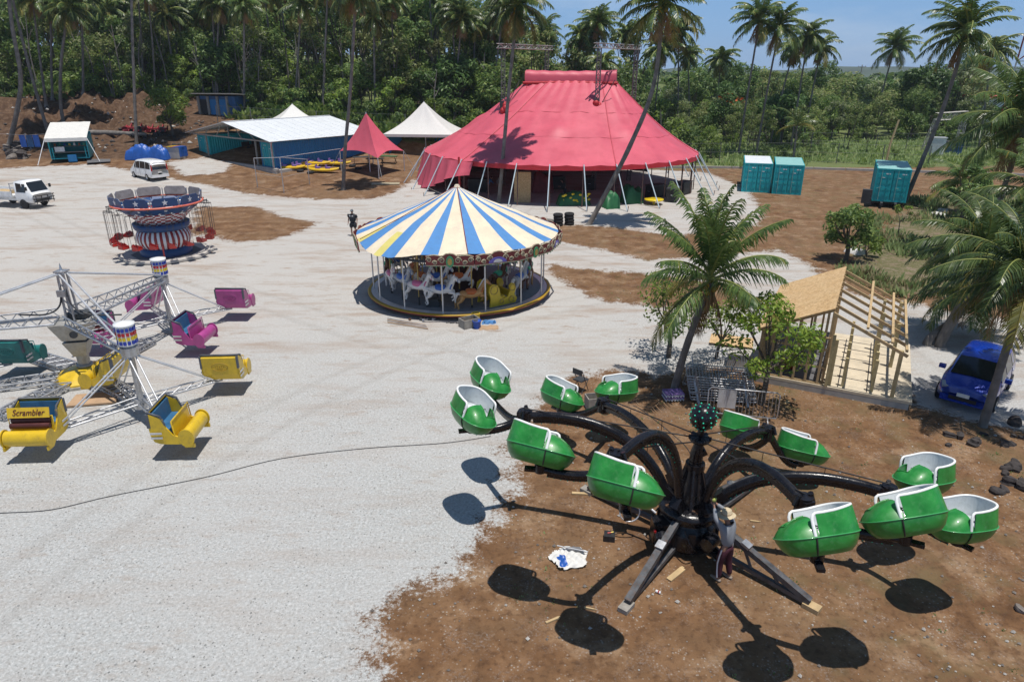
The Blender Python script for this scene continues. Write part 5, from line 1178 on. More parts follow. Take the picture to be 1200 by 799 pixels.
hp = at(1139, 462); car_b = make_car('blue_hatchback', 'shiny blue hatchback parked under the palms beside the timber deck', Vector((16.1, 21.5, 0)), math.atan2(-.72, -.69), HAT, 'car_blue', [(-1.7, -.95), (-.88, -.02), (.06, .8)], (.46, 1.12), [(-1.86, .5, 1.0), (-1.86, -.5, 1.0), (-1.72, -.5, 1.34), (-1.72, .5, 1.34)], (-1.2, 1.2), .29, .18,
    [('headlight', 'lamp_clear', [((1.60, .60, .68), (.30, .24, .13), (0, R(14), R(-18)))]), ('headlight', 'lamp_clear', [((1.60, -.60, .68), (.30, .24, .13), (0, R(14), R(18)))]), ('grille', 'black_matt', [((1.88, 0, .42), (.06, .8, .12), Z3)]), ('number_plate', 'plate_white', [((1.915, 0, .56), (.02, .36, .12), (0, R(-10), 0))]), ('mirror', 'car_blue', [((.72, .96, .98), (.14, .2, .13), Z3)]), ('mirror', 'car_blue', [((.72, -.96, .98), (.14, .2, .13), Z3)]), ('dashboard_mat', 'dash_pink', [((1.0, 0, .985), (.18, 1.05, .03), (0, R(32), 0))]), ('bumper', 'car_blue', [((1.76, 0, .36), (.26, 1.3, .2), Z3)]), ('tail_lamp', 'lamp_red', [((-1.8, .62, .98), (.1, .14, .3), Z3)]), ('tail_lamp', 'lamp_red', [((-1.8, -.62, .98), (.1, .14, .3), Z3)]), ('wiper', 'black_matt', [((.98, .2, 1.03), (.03, .6, .02), (0, R(32), 0))])])
# flatbed truck
CAB = [(-.62, .5, 1.15, 1.85, .80, .70), (-.5, .42, 1.17, 1.98, .84, .74), (.15, .42, 1.17, 2.02, .85, .75), (.42, .42, 1.17, 1.97, .85, .74), (.82, .42, 1.15, 1.25, .84, .78), (.98, .5, 1.0, 1.05, .80, .74)]
tp = at(36, 243); tk = thing('flatbed_truck', 'white flatbed truck with a bull bar at the left edge', 'truck', Vector((tp.x - 1.2, tp.y + .4, 0)), R(-16)); tk.scale = (1.1,) * 3
cb = loft(CAB).build('cab', 'car_white', tk, (1.5, 0, 0))
for s_ in (-1, 1):
    b = MB(); b.sheet(side_win(CAB, -.4, .45, s_, .04, .12), .006); b.build('side_window', 'glass_dark', cb)
    b = MB(); b.box((.75, s_ * .98, 1.5), (.06, .16, .26)); b.build('mirror', 'black_matt', cb); b = MB(); b.box((.985, s_ * .62, .8), (.06, .28, .16)); b.build('headlight', 'lamp_clear', cb)
g = MB(); g.sheet([(.86, -.68, 1.26), (.86, .68, 1.26), (.49, .66, 1.9), (.49, -.66, 1.9)], .01); g.build('windscreen', 'glass_dark', cb)
b = MB(); b.box((.98, 0, .62), (.05, 1.1, .12)); b.build('grille', 'black_matt', cb)
b = MB(); 
for z in (.55, .75, .95): b.tube([(1.12, -.85, z), (1.22, 0, z), (1.12, .85, z)], .03, 6)
for y in (-.7, -.25, .25, .7): b.tube([(1.18, y, .4), (1.18, y, .98)], .03, 6)
b.build('bull_bar', 'black_matt', cb)
b = MB(); b.box((-.95, 0, .85), (3.2, 1.8, .1)); b.box((-.9, -.4, .6), (3.6, .12, .2)); b.box((-.9, .4, .6), (3.6, .12, .2)); b.build('flat_bed', 'white_paint', tk)
for s_ in (-1, 1):
    b = MB(); b.box((-.95, s_ * .9, 1.06), (3.2, .04, .32)); b.build('drop_side', 'white_paint', tk)
b = MB(); [b.box((.62, y, 1.35), (.05, .05, .95)) for y in (-.85, -.3, .3, .85)]; [b.box((.62, 0, z), (.05, 1.75, .05)) for z in (1.3, 1.78)]; b.build('head_rack', 'galv_pale', tk)
b = MB(); b.box((-1.2, .1, 1.0), (1.6, 1.0, .2)); b.build('load', 'timber', tk)
for x in (1.55, -1.5):
    for s_ in (-1, 1):
        w = MB(); w.lathe([(0, -.1), (.2, -.1), (.33, -.1), (.36, -.06), (.36, .06), (.33, .1), (.2, .1), (0, .06)], 20); w.build('wheel', 'tyre', tk, (x, s_ * .78, .36), (R(90) * -s_, 0, 0))
# ================================================================== TIMBER HOUSE
def house():
    ex, ey = Vector((.885, -.466, 0)), Vector((.383, .924, 0)); O = Vector((8.8, 22.5, 0)); rz = math.atan2(ex.y, ex.x)
    h = thing('timber_house', 'half-built timber house with a chipboard roof slope and open rafters over a plank deck', 'house', O, rz)
    W_, D_ = 4.35, 5.7; rx = 2.2; ze, zr = 2.10, 3.15; xs_ = 2.15
    b = MB(); b.box((W_ / 2 + .3, D_ / 2 - .05, .10), (W_ + .5, D_ + .0, .2)); b.build('footing', 'concrete', h)
    b = MB()
    for i in range(14): 
        y0 = -.05 + i * .413; b.box((W_ / 2 + .35, y0 + .2, .26 + .002 * (i % 2)), (W_ + .55, .405, .10))
    b.build('deck', 'timber_deck', h)
    b = MB(); b.box((1.05, D_ / 2, .318), (2.1, D_ - .2, .012)); b.build('room_floor', 'deck_grey', h)
    b = MB(); n = 4
    for i in range(n): b.sheet([(-.15, -.12 + i * 1.475, ze - .07), (rx, -.12 + i * 1.475, zr), (rx, -.12 + (i + .993) * 1.475, zr), (-.15, -.12 + (i + .993) * 1.475, ze - .07)], .03)
    b.build('chipboard_roof', 'osb', h)
    for i in range(5): b = MB(); y = .0 + i * 1.4; b.beam((-.1, y, ze - .14), (rx, y, zr - .08), .05, .11); b.build('rafter', 'timber', h)
    for f_ in (.45, .8, 1.0): b = MB(); x = rx + .06 + (W_ - rx + .08) * f_; z = zr - .03 - (zr - ze) * f_; b.beam((x, -.15, z), (x, D_ + .1, z), .08, .07); b.build('purlin', 'timber', h)
    for y in (-.1, .9, 1.9, 2.9, 3.9, 4.8, D_): b = MB(); b.beam((rx, y, zr - .19), (W_ + .2, y, ze - .22), .06, .1); b.build('rafter', 'timber', h)
    def stud(x, y, z0=.31, z1=2.0, s_=.08, m='timber', nm='stud'): b = MB(); b.box((x, y, (z0 + z1) / 2), (s_, s_, z1 - z0)); b.build(nm, m, h)
    for i in range(6): stud(.05 + .40 * i, .02, .31, 2.0 + .2 * i if i < 6 else 2)
    for i in range(9): stud(.05, .5 + .62 * i)
    for i in range(9): stud(rx, .1 + .66 * i, .31, 2.95)
    for i in range(5): stud(.45 + .42 * i, D_ - .1, .31, 2.2 + .2 * i)
    for (x0, y0, x1, y1) in ((0, .02, rx, .02), (rx, 0, rx, D_), (.05, 0, .05, D_)):
        for z in (.34, .95, 1.6, 2.02): b = MB(); b.beam((x0, y0, z), (x1, y1, z), .06, .07); b.build('wall_rail', 'timber', h)
    for i in range(5): stud(rx + .14 + .1 * (i % 2), -.02 + .14 * i, .31, 2.2 - .2 * i, .1, 'timber_post', 'post')
    for x in (2.85, 3.75):
        for i in range(6):
            hh = 1.05 if x < 3 else 1.15 + (.9 if i in (3, 5) else 0)
            stud(x, .25 + .82 * i, .31, .31 + hh, .10, 'timber_post', 'post')
        b = MB(); b.beam((x - .14, .1, .325), (x - .14, D_ - .6, .325), .03, .03); b.build('cable_run', 'black_matt', h)
    stud(W_ + .02, .05, .31, 2.0, .12, 'timber_post', 'post'); stud(W_ + .02, D_ - .1, .31, 2.0, .12, 'timber_post', 'post'); stud(W_ - .05, D_ / 2, .31, 2.0, .12, 'timber_post', 'post')
    return h
house()
o = MB(); o.sheet([(-.85, -.6, .12), (.85, -.6, .12), (.85, .6, .09), (-.85, .6, .09)], .02); ob = tag(place(o.build('osb_sheet', 'osb'), at(857, 402), -.35), 'tan chipboard sheet lying on blocks left of the timber house', 'board')
o = MB(); [o.box((x, 0, .03), (.12, 1.2, .06)) for x in (-.7, 0, .7)]; o.build('bearer', 'timber_grey', ob)
o = MB(); o.box((0, 0, .25), (.9, .6, .5)); o.box((0, 0, .52), (.94, .64, .05)); tag(place(o.build('concrete_block', 'concrete'), at(866, 428), -.3), 'pale concrete block beside the tan chipboard sheet', 'block')
o = MB(); o.lathe([(0, .0), (.2, 0), (.26, .22), (.2, .3), (.12, .34), (0, .34)], 14); tag(place(o.build('red_tub', 'seat_red'), Vector((10.2, 22.9, .335))), 'red round tub inside the timber house frame', 'tub')
# ================================================================== CROWD BARRIERS
def barrier_parts():
    f = MB(); f.tube([(-1.05, 0, .2), (-1.08, 0, .3), (-1.08, 0, .98), (-1.0, 0, 1.06), (1.0, 0, 1.06), (1.08, 0, .98), (1.08, 0, .3), (1.05, 0, .2)], .021, 7, 0, False, True)
    v = MB(); [v.tube([(-.99 + .11 * i, 0, .2), (-.99 + .11 * i, 0, 1.06)], .0085, 5, 0, False) for i in range(19)]
    gs = []
    for x in (-.8, .8): g = MB(); g.tube([(x, -.3, .02), (x, -.08, .1), (x, 0, .2), (x, .08, .1), (x, .3, .02)], .018, 6); gs.append(g)
    return f, v, *gs
_fb = [m.mesh(n, 'galv') for m, n in zip(barrier_parts(), ('frame', 'upright_bar', 'foot', 'foot'))]
def barrier(label, loc, rot, group=None):
    t = thing('crowd_barrier', label, 'barrier', loc, 0, group); t.rotation_euler = rot
    for me in _fb: o = bpy.data.objects.new(me.name.split('.')[0], me); COL.objects.link(o); o.parent = t
    return t
bp_ = at(850, 474)
for k in range(10): barrier('galvanised crowd barrier lying in the flat stack beside the coconut palm', bp_ + Vector((-.10 - .015 * k, -.2 + .035 * k, .10 + .075 * k)), (R(-84), R(random.uniform(-1, 1)), R(random.uniform(-3, 3) - 10)), 'barriers in the flat stack')
bs = barrier('galvanised crowd barrier standing upright with a pale sheet tied on it', at(868, 494), (R(-6), 0, R(-12)))
o = MB(); o.grid(lambda u, v: (-.78 + .55 * u, -.035 - .01 * math.sin(u * 9), .42 + .62 * v), 5, 4); o.build('pale_sheet', 'galv_pale', bs)
barrier('galvanised crowd barrier leaning at the back of the flat stack', at(846, 446), (R(-24), 0, R(14)))
barrier('galvanised crowd barrier leaning against the palm side of the stack', at(826, 450), (R(18), 0, R(25)))
# ================================================================== PALMS
def frond(mb, org, az, el, Lf, droop, nl, lw, ll, hang, mi=0, rng=random, rib=True):
    d0 = Vector((math.cos(az), math.sin(az), 0)); pts = []; p = Vector(org); n = 12; tw = rng.uniform(-.12, .12)
    for i in range(n + 1):
        pts.append(p.copy()); s_ = i / n; e = el - droop * s_ ** 1.35
        a2 = az + tw * s_ * 2; p = p + Vector((math.cos(a2) * math.cos(e), math.sin(a2) * math.cos(e), math.sin(e))) * (Lf / n)
    if rib: mb.tube(pts, [.045 * (1 - .85 * i / n) * lw / .055 + .004 for i in range(n + 1)], 5, 2 if mi == 0 else mi, False)
    for k in range(nl):
        s_ = .12 + .88 * (k + .5) / nl; f = s_ * n; i = min(n - 1, int(f)); q = pts[i].lerp(pts[i + 1], f - i); t = (pts[i + 1] - pts[i]).normalized()
        side = t.cross(Vector((0, 0, 1))); side = side.normalized() if side.length > .05 else Vector((-math.sin(az), math.cos(az), 0)); nrm = side.cross(t)
        l = ll * (math.sin(PI * min(1, .14 + .80 * s_)) ** .7) * rng.uniform(.85, 1.1)
        for sg in (-1, 1):
            if rng.random() < .05: continue
            ang = .55 + .25 * s_; dv = (side * sg * math.cos(ang) + t * math.sin(ang) - nrm * rng.uniform(-.15, .2)).normalized()
            m1 = q + dv * l * .5 + Vector((0, 0, -hang * l * .10)); m2 = q + dv * l * .92 + Vector((0, 0, -hang * l * rng.uniform(.35, .6)))
            w = t * lw * .5
            mb.add([q - w * .6, q + w * .6, m1 + w, m1 - w, m2 + w * .15, m2 - w * .15], [(0, 1, 2, 3), (3, 2, 4, 5)], mi if rng.random() > .03 else 1)
def palm_crown(seed, nf=20, Lf=3.6, nl=34, lw=.06, ll=.72, hang=1.0, wind=None, dead=3, yel=2, els=(-.35, 1.35), droop=(.9, 1.5)):
    r = random.Random(seed); mb = MB()
    for i in range(nf):
        az = i * 2.399 + r.uniform(-.25, .25); f = (i + .5) / nf; el = els[0] + (els[1] - els[0]) * f + r.uniform(-.15, .15); LL = Lf * r.uniform(.82, 1.08) * (.8 if f > .88 else 1)
        if wind is not None:
            dx = math.cos(az) + wind[0]; dy = math.sin(az) + wind[1]; az = math.atan2(dy, dx)
        frond(mb, (0, 0, .02 * i), az, el, LL, r.uniform(*droop), nl, lw, ll, hang, 1 if i < yel else 0, r)
    for i in range(dead):
        frond(mb, (0, 0, -.1), r.uniform(0, 6.3), -1.0, Lf * .6, .5, max(8, nl // 2), lw, ll * .8, 1.4, 3, r)
    return mb
PM = ['palm_a', 'palm_b', 'palm_rib', 'dead_frond']
near_c = [palm_crown(1, 24, 3.7, 46, .08, .80, 1.1, (-.12, 0), 4, 4, (-.30, 1.75), (.5, 1.15)).mesh('crown', PM), palm_crown(2, 26, 4.1, 48, .075, .85, 1.2, (-.4, -.1), 3, 3, (-.4, 1.3), (.8, 1.5)).mesh('crown', PM), palm_crown(3, 26, 3.8, 46, .075, .80, 1.0, (-.2, .1), 3, 3).mesh('crown', PM)]
mid_c = [palm_crown(11, 28, 3.5, 28, .12, .8, 1.0, (-.35, 0), 4, 3).mesh('crown', PM), palm_crown(12, 27, 3.2, 28, .12, .75, 1.1, (-.2, .1), 5, 3, (-.6, 1.2)).mesh('crown', PM), palm_crown(13, 30, 3.7, 28, .12, .75, .9, (-.6, .1), 4, 2, (-.5, 1.3)).mesh('crown', PM)]
far_c = [palm_crown(21, 24, 3.3, 16, .2, .8, 1.0, (-.3, 0), 3, 2, (-.5, 1.25)).mesh('crown', PM), palm_crown(22, 25, 3.0, 16, .2, .75, 1.1, None, 4, 3, (-.7, 1.2)).mesh('crown', PM)]
young_c = [palm_crown(31, 12, 3.6, 26, .09, .75, .8, (-.3, 0), 0, 3, (.1, 1.4), (.9, 1.5)).mesh('crown', PM)]
def nuts(seed):
    r = random.Random(seed); b = MB()
    for i in range(11): a = r.uniform(0, 6.3); b.ball((.26 * math.cos(a), .26 * math.sin(a), r.uniform(-.35, -.05)), (.11, .11, .14), 8, 6)
    return b
nut_me = nuts(3).mesh('coconut_bunch', 'logo_dark_yellow')
skirt = MB()
for i in range(40):
    a = random.uniform(0, 6.3); r_ = random.uniform(.12, .25); z = random.uniform(-.9, .1); skirt.add([(r_ * math.cos(a - .2), r_ * math.sin(a - .2), z), (r_ * math.cos(a + .2), r_ * math.sin(a + .2), z), ((r_ + .1) * math.cos(a + .1), (r_ + .1) * math.sin(a + .1), z - .5), ((r_ + .1) * math.cos(a - .1), (r_ + .1) * math.sin(a - .1), z - .5)], [(0, 1, 2, 3)])
skirt_me = skirt.mesh('leaf_base_skirt', 'dead_frond')
def palm(label, base, top, r0, crown, scale=1.0, bend=.0, rz=0, nut=False, group=None, r1=None, via=None, name='coconut_palm'):
    base, top = Vector(base), Vector(top); t = thing(name, label, 'palm', base, 0, group); d = top - base
    lat = Vector((-d.y, d.x, 0)) if d.length else Vector(); 
    m = via if via is not None else [d * .5 + Vector((d.x * -bend, d.y * -bend, 0))]
    if via is not None: m = [Vector(v) - base for v in via]
    path = spline([Vector((0, 0, -.25)), *([d * .04 + Vector((-d.x * .03 , 0, .15))] if via is None else []), *m, d], 8); n = len(path); r1 = r1 or r0 * .62
    b = MB(); b.tube(path, [(r0 * (1 + .7 * max(0, 1 - i * 10 / n) ** 2) + (r1 - r0) * i / n) * (1 + .05 * math.sin(i * 1.7)) for i in range(n)], 9); b.build('trunk', 'bark_palm', t)
    c = bpy.data.objects.new('crown', crown); COL.objects.link(c); c.parent = t; c.location = d; c.scale = (scale,) * 3; c.rotation_euler = (0, 0, rz)
    if nut:
        for me in (nut_me, skirt_me): o = bpy.data.objects.new(me.name.split('.')[0], me); COL.objects.link(o); o.parent = t; o.location = d; o.scale = (scale,) * 3
    return t
def pv(px, py, Y): return up(px, py, Y)
def tall(label, bx, by, pts, r0, cr, sc=1, Yt=None, rz=0, nut=True, dz=0, group=None):
    """palm whose trunk passes through photo points at about the depth of its foot"""
    b = at(bx, by); Y = b.y; via = [pv(x, y, Y + (dy if dy else 0)) for x, y, dy in pts[:-1]]; x, y, dy = pts[-1]; tp = pv(x, y, Y + dy)
    return palm(label, b, tp, r0, cr, sc, via=via, rz=rz, nut=nut, group=group)
# the named palms of the lot
b0 = at(790, 462); pm0 = palm('coconut palm with a broad crown and leaning trunk beside the barrier stack', b0, pv(832, 332, b0.y + .1), .155, near_c[0], .80, .12, rz=.9, nut=True); [setattr(o_, 'scale', (.70, .74, .92)) for o_ in pm0.children if o_.name.startswith('crown')]
b1 = at(1152, 500); palm('coconut palm standing against the side of the blue car', b1, pv(1204, 330, b1.y + .6), .15, near_c[1], .74, .2, rz=-.35, nut=False)
b2 = at(1088, 404); palm('short palm leaning right behind the blue car, left of the pair', b2, pv(1142, 345, b2.y + .8), .2, near_c[2], .75, -.1, rz=2.2)
b3 = at(1102, 406); palm('thicker palm with dark crown behind the blue car, right of the pair', b3, pv(1152, 300, b3.y + .6), .24, near_c[1], .72, -.05, rz=-.5)
b4 = at(1150, 300); palm('dark crowned palm rising at the right edge above the scrub', b4, pv(1200, 150, b4.y), .2, near_c[1], 1.15, 0, rz=.3)
b4b = at(1205, 330); palm('palm with long hanging fronds at the right edge', b4b, pv(1222, 235, b4b.y), .2, near_c[2], 1.0, 0, rz=1.2)
b4c = at(1130, 250); palm('low bushy palm in the scrub before the right fence', b4c, pv(1128, 215, b4c.y), .17, near_c[1], .8, 0, rz=2.6)
tall('tall palm leaning far right over the trailer container', 1058, 240, [(1078, 195, 0), (1106, 125, 0), (1133, 42, 0)], .2, mid_c[2], 1.05, rz=.3)
tall('palm leaning strongly right before the front of the red tent', 688, 264, [(702, 242, 0), (738, 172, 0), (766, 100, 0), (777, 8, 0)], .2, mid_c[0], 1.0, rz=1)
tall('slender straight palm rising in front of the left half of the red tent', 584, 238, [(589, 190, 0), (596, 110, 0), (606, 10, 0)], .18, mid_c[1], 1.0, rz=2)
tall('slender palm between the swing ride and the small red tent', 402, 223, [(404, 180, 0), (411, 100, 0), (417, -12, 0)], .18, mid_c[1], 1.0, rz=4)
tall('straight palm beside the blue tarpaulin heaps with its crown above view', 160, 172, [(158, 120, 0), (155, 40, 0), (153, -60, 0)], .19, mid_c[0], 1.0)
tall('thick pale palm curving up at the left edge from the rock pile', 8, 176, [(20, 130, 0), (24, 90, 0), (14, 30, 0), (6, -40, 0)], .27, mid_c[2], 1.0, rz=1)
tall('palm leaning left from behind the clothes line', 58, 160, [(48, 128, 0), (32, 70, 0), (16, 5, 0), (8, -30, 0)], .2, mid_c[0], 1.0, rz=3)
tall('palm with a dark crown leaning right over the caravan stall', 75, 146, [(71, 120, 0), (72, 70, 0), (80, 12, 0)], .22, mid_c[1], 1.1, rz=5)
for k, (bx, by, pts, sc) in enumerate([(54, 124, [(47, 70, 0), (38, 0, 0)], 1), (61, 116, [(60, 70, 0), (60, 12, 0)], .9), (97, 110, [(97, 60, 0), (95, -5, 0)], 1), (205, 108, [(200, 60, 0), (193, 18, 0)], 1.05), (208, 106, [(207, 60, 0), (206, 20, 0)], .9), (252, 118, [(254, 70, 0), (257, 8, 0)], 1), (286, 132, [(286, 80, 0), (286, 8, 0)], 1.0), (345, 124, [(349, 70, 0), (353, 6, 0)], 1.0), (378, 128, [(381, 60, 0), (384, -10, 0)], .9), (440, 138, [(439, 90, 0), (438, 22, 0)], 1.05), (360, 70, [(360, 40, 0), (359, 4, 0)], .9)]):
    tall(['palm on the crest of the dirt bank left of the dark crowned palm', 'slim palm beside the dirt bank crest', 'palm behind the caravan stall in the jungle edge', 'palm above the small round tree, left of its pair', 'thin palm just right of the palm above the round tree', 'palm rising behind the dark hut', 'pale straight palm over the left end of the shed', 'palm behind the shed ridge with drooping crown', 'thin palm rising behind the right end of the shed', 'pale palm between the small red tent and the white marquee', 'thin far palm in the jungle behind the shed'][k], bx, by, pts, .17, (mid_c + far_c)[k % 5], sc, rz=k * 1.3)
def field_palm(label, px, base_y, top, Y, cr, sc, r0=.16, rz=0, lean=0, group=None):
    tp = pv(top[0], top[1], Y); bs = pv(px, base_y, Y); bs = Vector((bs.x, Y, hz(bs.x, Y))); return palm(label, bs, tp, r0, cr, sc, .08, rz=rz, group=group, nut=False)
for k, a in enumerate([('leftmost palm of the tall cluster behind the teal containers', 865, 184, (890, 26), 92, mid_c[0], 1.15), ('second palm of the tall cluster behind the teal containers', 886, 184, (913, 34), 92, mid_c[2], 1.1), ('palm with the fullest crown in the cluster behind the teal containers', 930, 150, (947, 44), 98, mid_c[1], 1.1), ('short palm at the right of the cluster behind the teal containers', 945, 140, (962, 58), 105, far_c[0], 1.0), ('inner palm of the cluster behind the teal containers', 905, 150, (930, 60), 104, far_c[1], 1.0),
                        ('lone palm leaning right against the sky between the fence and the hills', 1027, 126, (1048, 58), 120, mid_c[0], 1.25), ('palm right of the lone sky palm beyond the leaning one', 1150, 160, (1162, 62), 100, far_c[0], 1.2), ('grey green palm against the sky right of the red tent cupola', 842, 100, (845, 72), 125, far_c[1], 1.2), ('palm with feathery crown above the right mast', 800, 90, (795, 40), 110, far_c[0], 1.3), ('yellowing young palm behind the teal containers', 930, 184, (934, 148), 88, young_c[0], .95),
                        ('tall palm directly above the tent cupola', 700, 95, (697, 32), 105, mid_c[1], 1.1), ('palm above the cupola right end', 733, 95, (735, 42), 112, far_c[1], 1.1), ('palm left of the left mast truss', 532, 120, (541, 24), 95, mid_c[0], 1.0), ('palm behind the left mast leaning right', 574, 118, (590, 14), 97, mid_c[1], 1.1), ('palm low in the jungle above the marquee', 475, 100, (468, 52), 108, far_c[0], 1.1), ('palm against the jungle left of the marquee peak', 487, 110, (482, 20), 112, far_c[1], 1.0), ('palm behind the right mast under the leaning palm', 768, 110, (775, 60), 108, far_c[0], 1.1), ('palm right of the right mast truss', 812, 110, (806, 66), 118, far_c[1], 1.0), ('palm far left in the jungle over the dirt bank', 128, 90, (125, 12), 112, far_c[0], 1.1), ('palm above the dark hut in the jungle', 240, 95, (236, 14), 110, far_c[1], 1.05), ('palm above the shed ridge in the jungle', 322, 95, (318, 10), 115, far_c[0], 1.0)]):
    field_palm(a[0], a[1], a[2], a[3], a[4], a[5], a[6], rz=k * 1.7)
# ================================================================== BROADLEAF TREES
def tree_mesh(seed, H, rx, rzr, nleaf, ls, zc=.62, lobes=11, trunk_r=.16, leaf='leaf_mid', leaf2='leaf_dark', dens=1.0, flat=.0):
    r = random.Random(seed); ctr = Vector((0, 0, H * zc)); lob = []
    for i in range(lobes):
        a = i * 2.399 + r.uniform(-.4, .4); h = r.uniform(-.75, .95); q = math.sqrt(max(0, 1 - h * h * .8)) * r.uniform(.35, .9)
        lob.append((ctr + Vector((rx * q * math.cos(a), rx * q * math.sin(a), rzr * h)), r.uniform(.26, .48) * min(rx, rzr * 1.3)))
    lf = MB()
    for i in range(nleaf):
        c, lr = r.choice(lob); d = Vector((r.gauss(0, 1), r.gauss(0, 1), r.gauss(.35, .9))).normalized()
        p = c + d * lr * (r.random() ** .35) * Vector((1.15, 1.15, .8)).x; p.z = c.z + (p.z - c.z) * .78
        n = (d + Vector((r.gauss(0, .7), r.gauss(0, .7), r.gauss(.5, .6)))).normalized(); t = n.orthogonal().normalized(); t = Matrix.Rotation(r.uniform(0, 6.3), 3, n) @ t; b_ = n.cross(t); s_ = ls * r.uniform(.6, 1.25)
        lf.add([p - t * s_ * .6, p + b_ * s_ * .26 - n * s_ * .06, p + t * s_ * .6, p - b_ * s_ * .26 - n * s_ * .06], [(0, 1, 2, 3)], 0 if r.random() < .62 else 1)
    w = MB(); fork = Vector((r.uniform(-.2, .2), r.uniform(-.2, .2), H * (zc - .30)))
    w.tube(spline([(0, 0, -.3), fork * .5 + Vector((r.uniform(-.12, .12), r.uniform(-.12, .12), 0)), fork], 4), [trunk_r * (1.25 - .05 * i) for i in range(9)], 8)
    for c, lr in lob: m = fork.lerp(c, .5) + Vector((r.uniform(-.2, .2), r.uniform(-.2, .2), -.1 * rzr)); pts = spline([fork - Vector((0, 0, .1)), m, c], 3); w.tube(pts, [trunk_r * (.55 - .07 * i) for i in range(len(pts))], 5, 0, False)
    return lf.mesh('crown', [leaf, leaf2]), w.mesh('trunk', 'bark_tree')
def tree(label, pair, loc, sc=1, rz=0, group=None, name='broadleaf_tree'):
    t = thing(name, label, 'tree', loc, rz, group); t.scale = (sc,) * 3 if isinstance(sc, (int, float)) else sc
    for me, nm in zip(pair, ('crown', 'trunk')): o = bpy.data.objects.new(nm, me); COL.objects.link(o); o.parent = t
    return t
jt = [tree_mesh(101, 11, 3.6, 3.9, 2600, .50, .60, 14, .2, 'leaf_mid', 'leaf_dark'), tree_mesh(102, 12, 3.0, 4.6, 2600, .46, .58, 14, .19, 'leaf_dark', 'leaf_mid'), tree_mesh(103, 10, 4.0, 3.2, 2500, .50, .60, 13, .22, 'leaf_olive', 'leaf_mid'), tree_mesh(104, 13, 2.6, 4.2, 1500, .42, .66, 12, .16, 'leaf_olive', 'leaf_dark'), tree_mesh(105, 9, 3.4, 3.2, 2600, .55, .58, 12, .18, 'leaf_dark', 'leaf_dark'), tree_mesh(106, 10, 3.3, 3.4, 2400, .48, .6, 12, .2, 'leaf_grey', 'leaf_mid'), tree_mesh(107, 12, 2.0, 3.4, 700, .36, .72, 9, .13, 'leaf_olive', 'leaf_olive')]
rj = random.Random(42); npl = 0
GL = ('broadleaf tree in the jungle wall above the dirt bank and the shed', 'trees of the jungle on the left hillside'); GC = ('broadleaf tree in the jungle behind the white marquee and red circus tent', 'trees of the jungle behind the circus tent'); GR = ('broadleaf tree in the low wood beyond the green field on the right', 'trees of the wood beyond the field')
def row(Y, x0, x1, step, hs, grp, kinds, jit=1.6):
    x = x0
    while x < x1:
        xx, yy = x + rj.uniform(-jit, jit), Y + rj.uniform(-2.5, 2.5); k = rj.choice(kinds); h = rj.uniform(*hs)
        tree(grp[0], jt[k], (xx, yy, hz(xx, yy) - .1), (h * rj.uniform(.85, 1.15), h * rj.uniform(.85, 1.15), h), rj.uniform(0, 6.3), grp[1]); x += step * rj.uniform(.75, 1.3)
row(104, -88, -42, 5.2, (.7, 1.05), GL, (0, 1, 2, 4, 5)); row(100, -42, -22, 4.8, (.6, .95), GL, (0, 1, 4, 3)); row(112, -98, -22, 5.6, (.85, 1.25), GL, (0, 1, 2, 3, 6)); row(122, -105, -20, 6.5, (1.0, 1.45), GL, (1, 2, 3, 6)); row(134, -110, -15, 6.5, (1.2, 1.7), GL, (1, 2, 4, 0)); row(146, -120, 20, 6.5, (1.3, 1.8), GL, (1, 0, 4))
row(94, -20, 7, 4.6, (.55, .9), GC, (0, 1, 4, 2)); row(102, -21, 20, 5.0, (.85, 1.25), GC, (0, 1, 3, 6, 2)); row(112, -20, 22, 5.6, (1.05, 1.45), GC, (1, 3, 6, 2)); row(124, -16, 16, 5.5, (1.15, 1.5), GC, (1, 2, 4, 6)); row(98, 9, 22, 5, (.5, .75), GC, (0, 4, 5))
row(113, 22, 78, 5.4, (.42, .72), GR, (0, 2, 4, 5)); row(121, 26, 90, 6.0, (.55, .85), GR, (0, 2, 5, 3)); row(134, 24, 100, 6.5, (.85, 1.12), GR, (0, 1, 2, 5)); row(150, 18, 112, 7.5, (.95, 1.25), GR, (0, 2, 4, 1))
for lab, px, Y, k, s_ in (('dense dark tree right of the lone sky palm', 1062, 122, 4, 1.25), ('dark bushy tree under the palm cluster behind the teal containers', 912, 104, 4, .85), ('second dark bushy tree behind the teal containers', 925, 112, 1, .8), ('grey green tree below the hills at the right', 1100, 128, 5, 1.15)):
    p = pv(px, 200, Y); tree(lab, jt[k], (p.x, Y, 0), s_, px)
p = pv(845, 200, 108); fm = tree_mesh(120, 9, 3.0, 2.6, 2200, .42, .62, 11, .17, 'leaf_dark', 'leaf_dark'); ft = tree('tree with orange flowers at the end of the red tent roof', fm, (p.x, 108, 0), 1.0, 0)
rf = random.Random(5); b = MB()
for i in range(45):
    a = rf.uniform(0, 6.3); q = rf.random() ** .5 * 2.4; c = Vector((q * math.cos(a), q * math.sin(a), 7.1 - .22 * q * q + rf.uniform(-.3, .3))); n = Vector((rf.gauss(0, .5), rf.gauss(0, .5), 1)).normalized(); t = n.orthogonal() * .16; u = n.cross(t); b.add([c - t, c + u, c + t, c - u], [(0, 1, 2, 3)])
b.build('blossom', 'leaf_flame', ft)
pale = tree_mesh(150, 10, 3.2, 3.8, 2600, .42, .6, 13, .17, 'leaf_grey', 'leaf_bright')
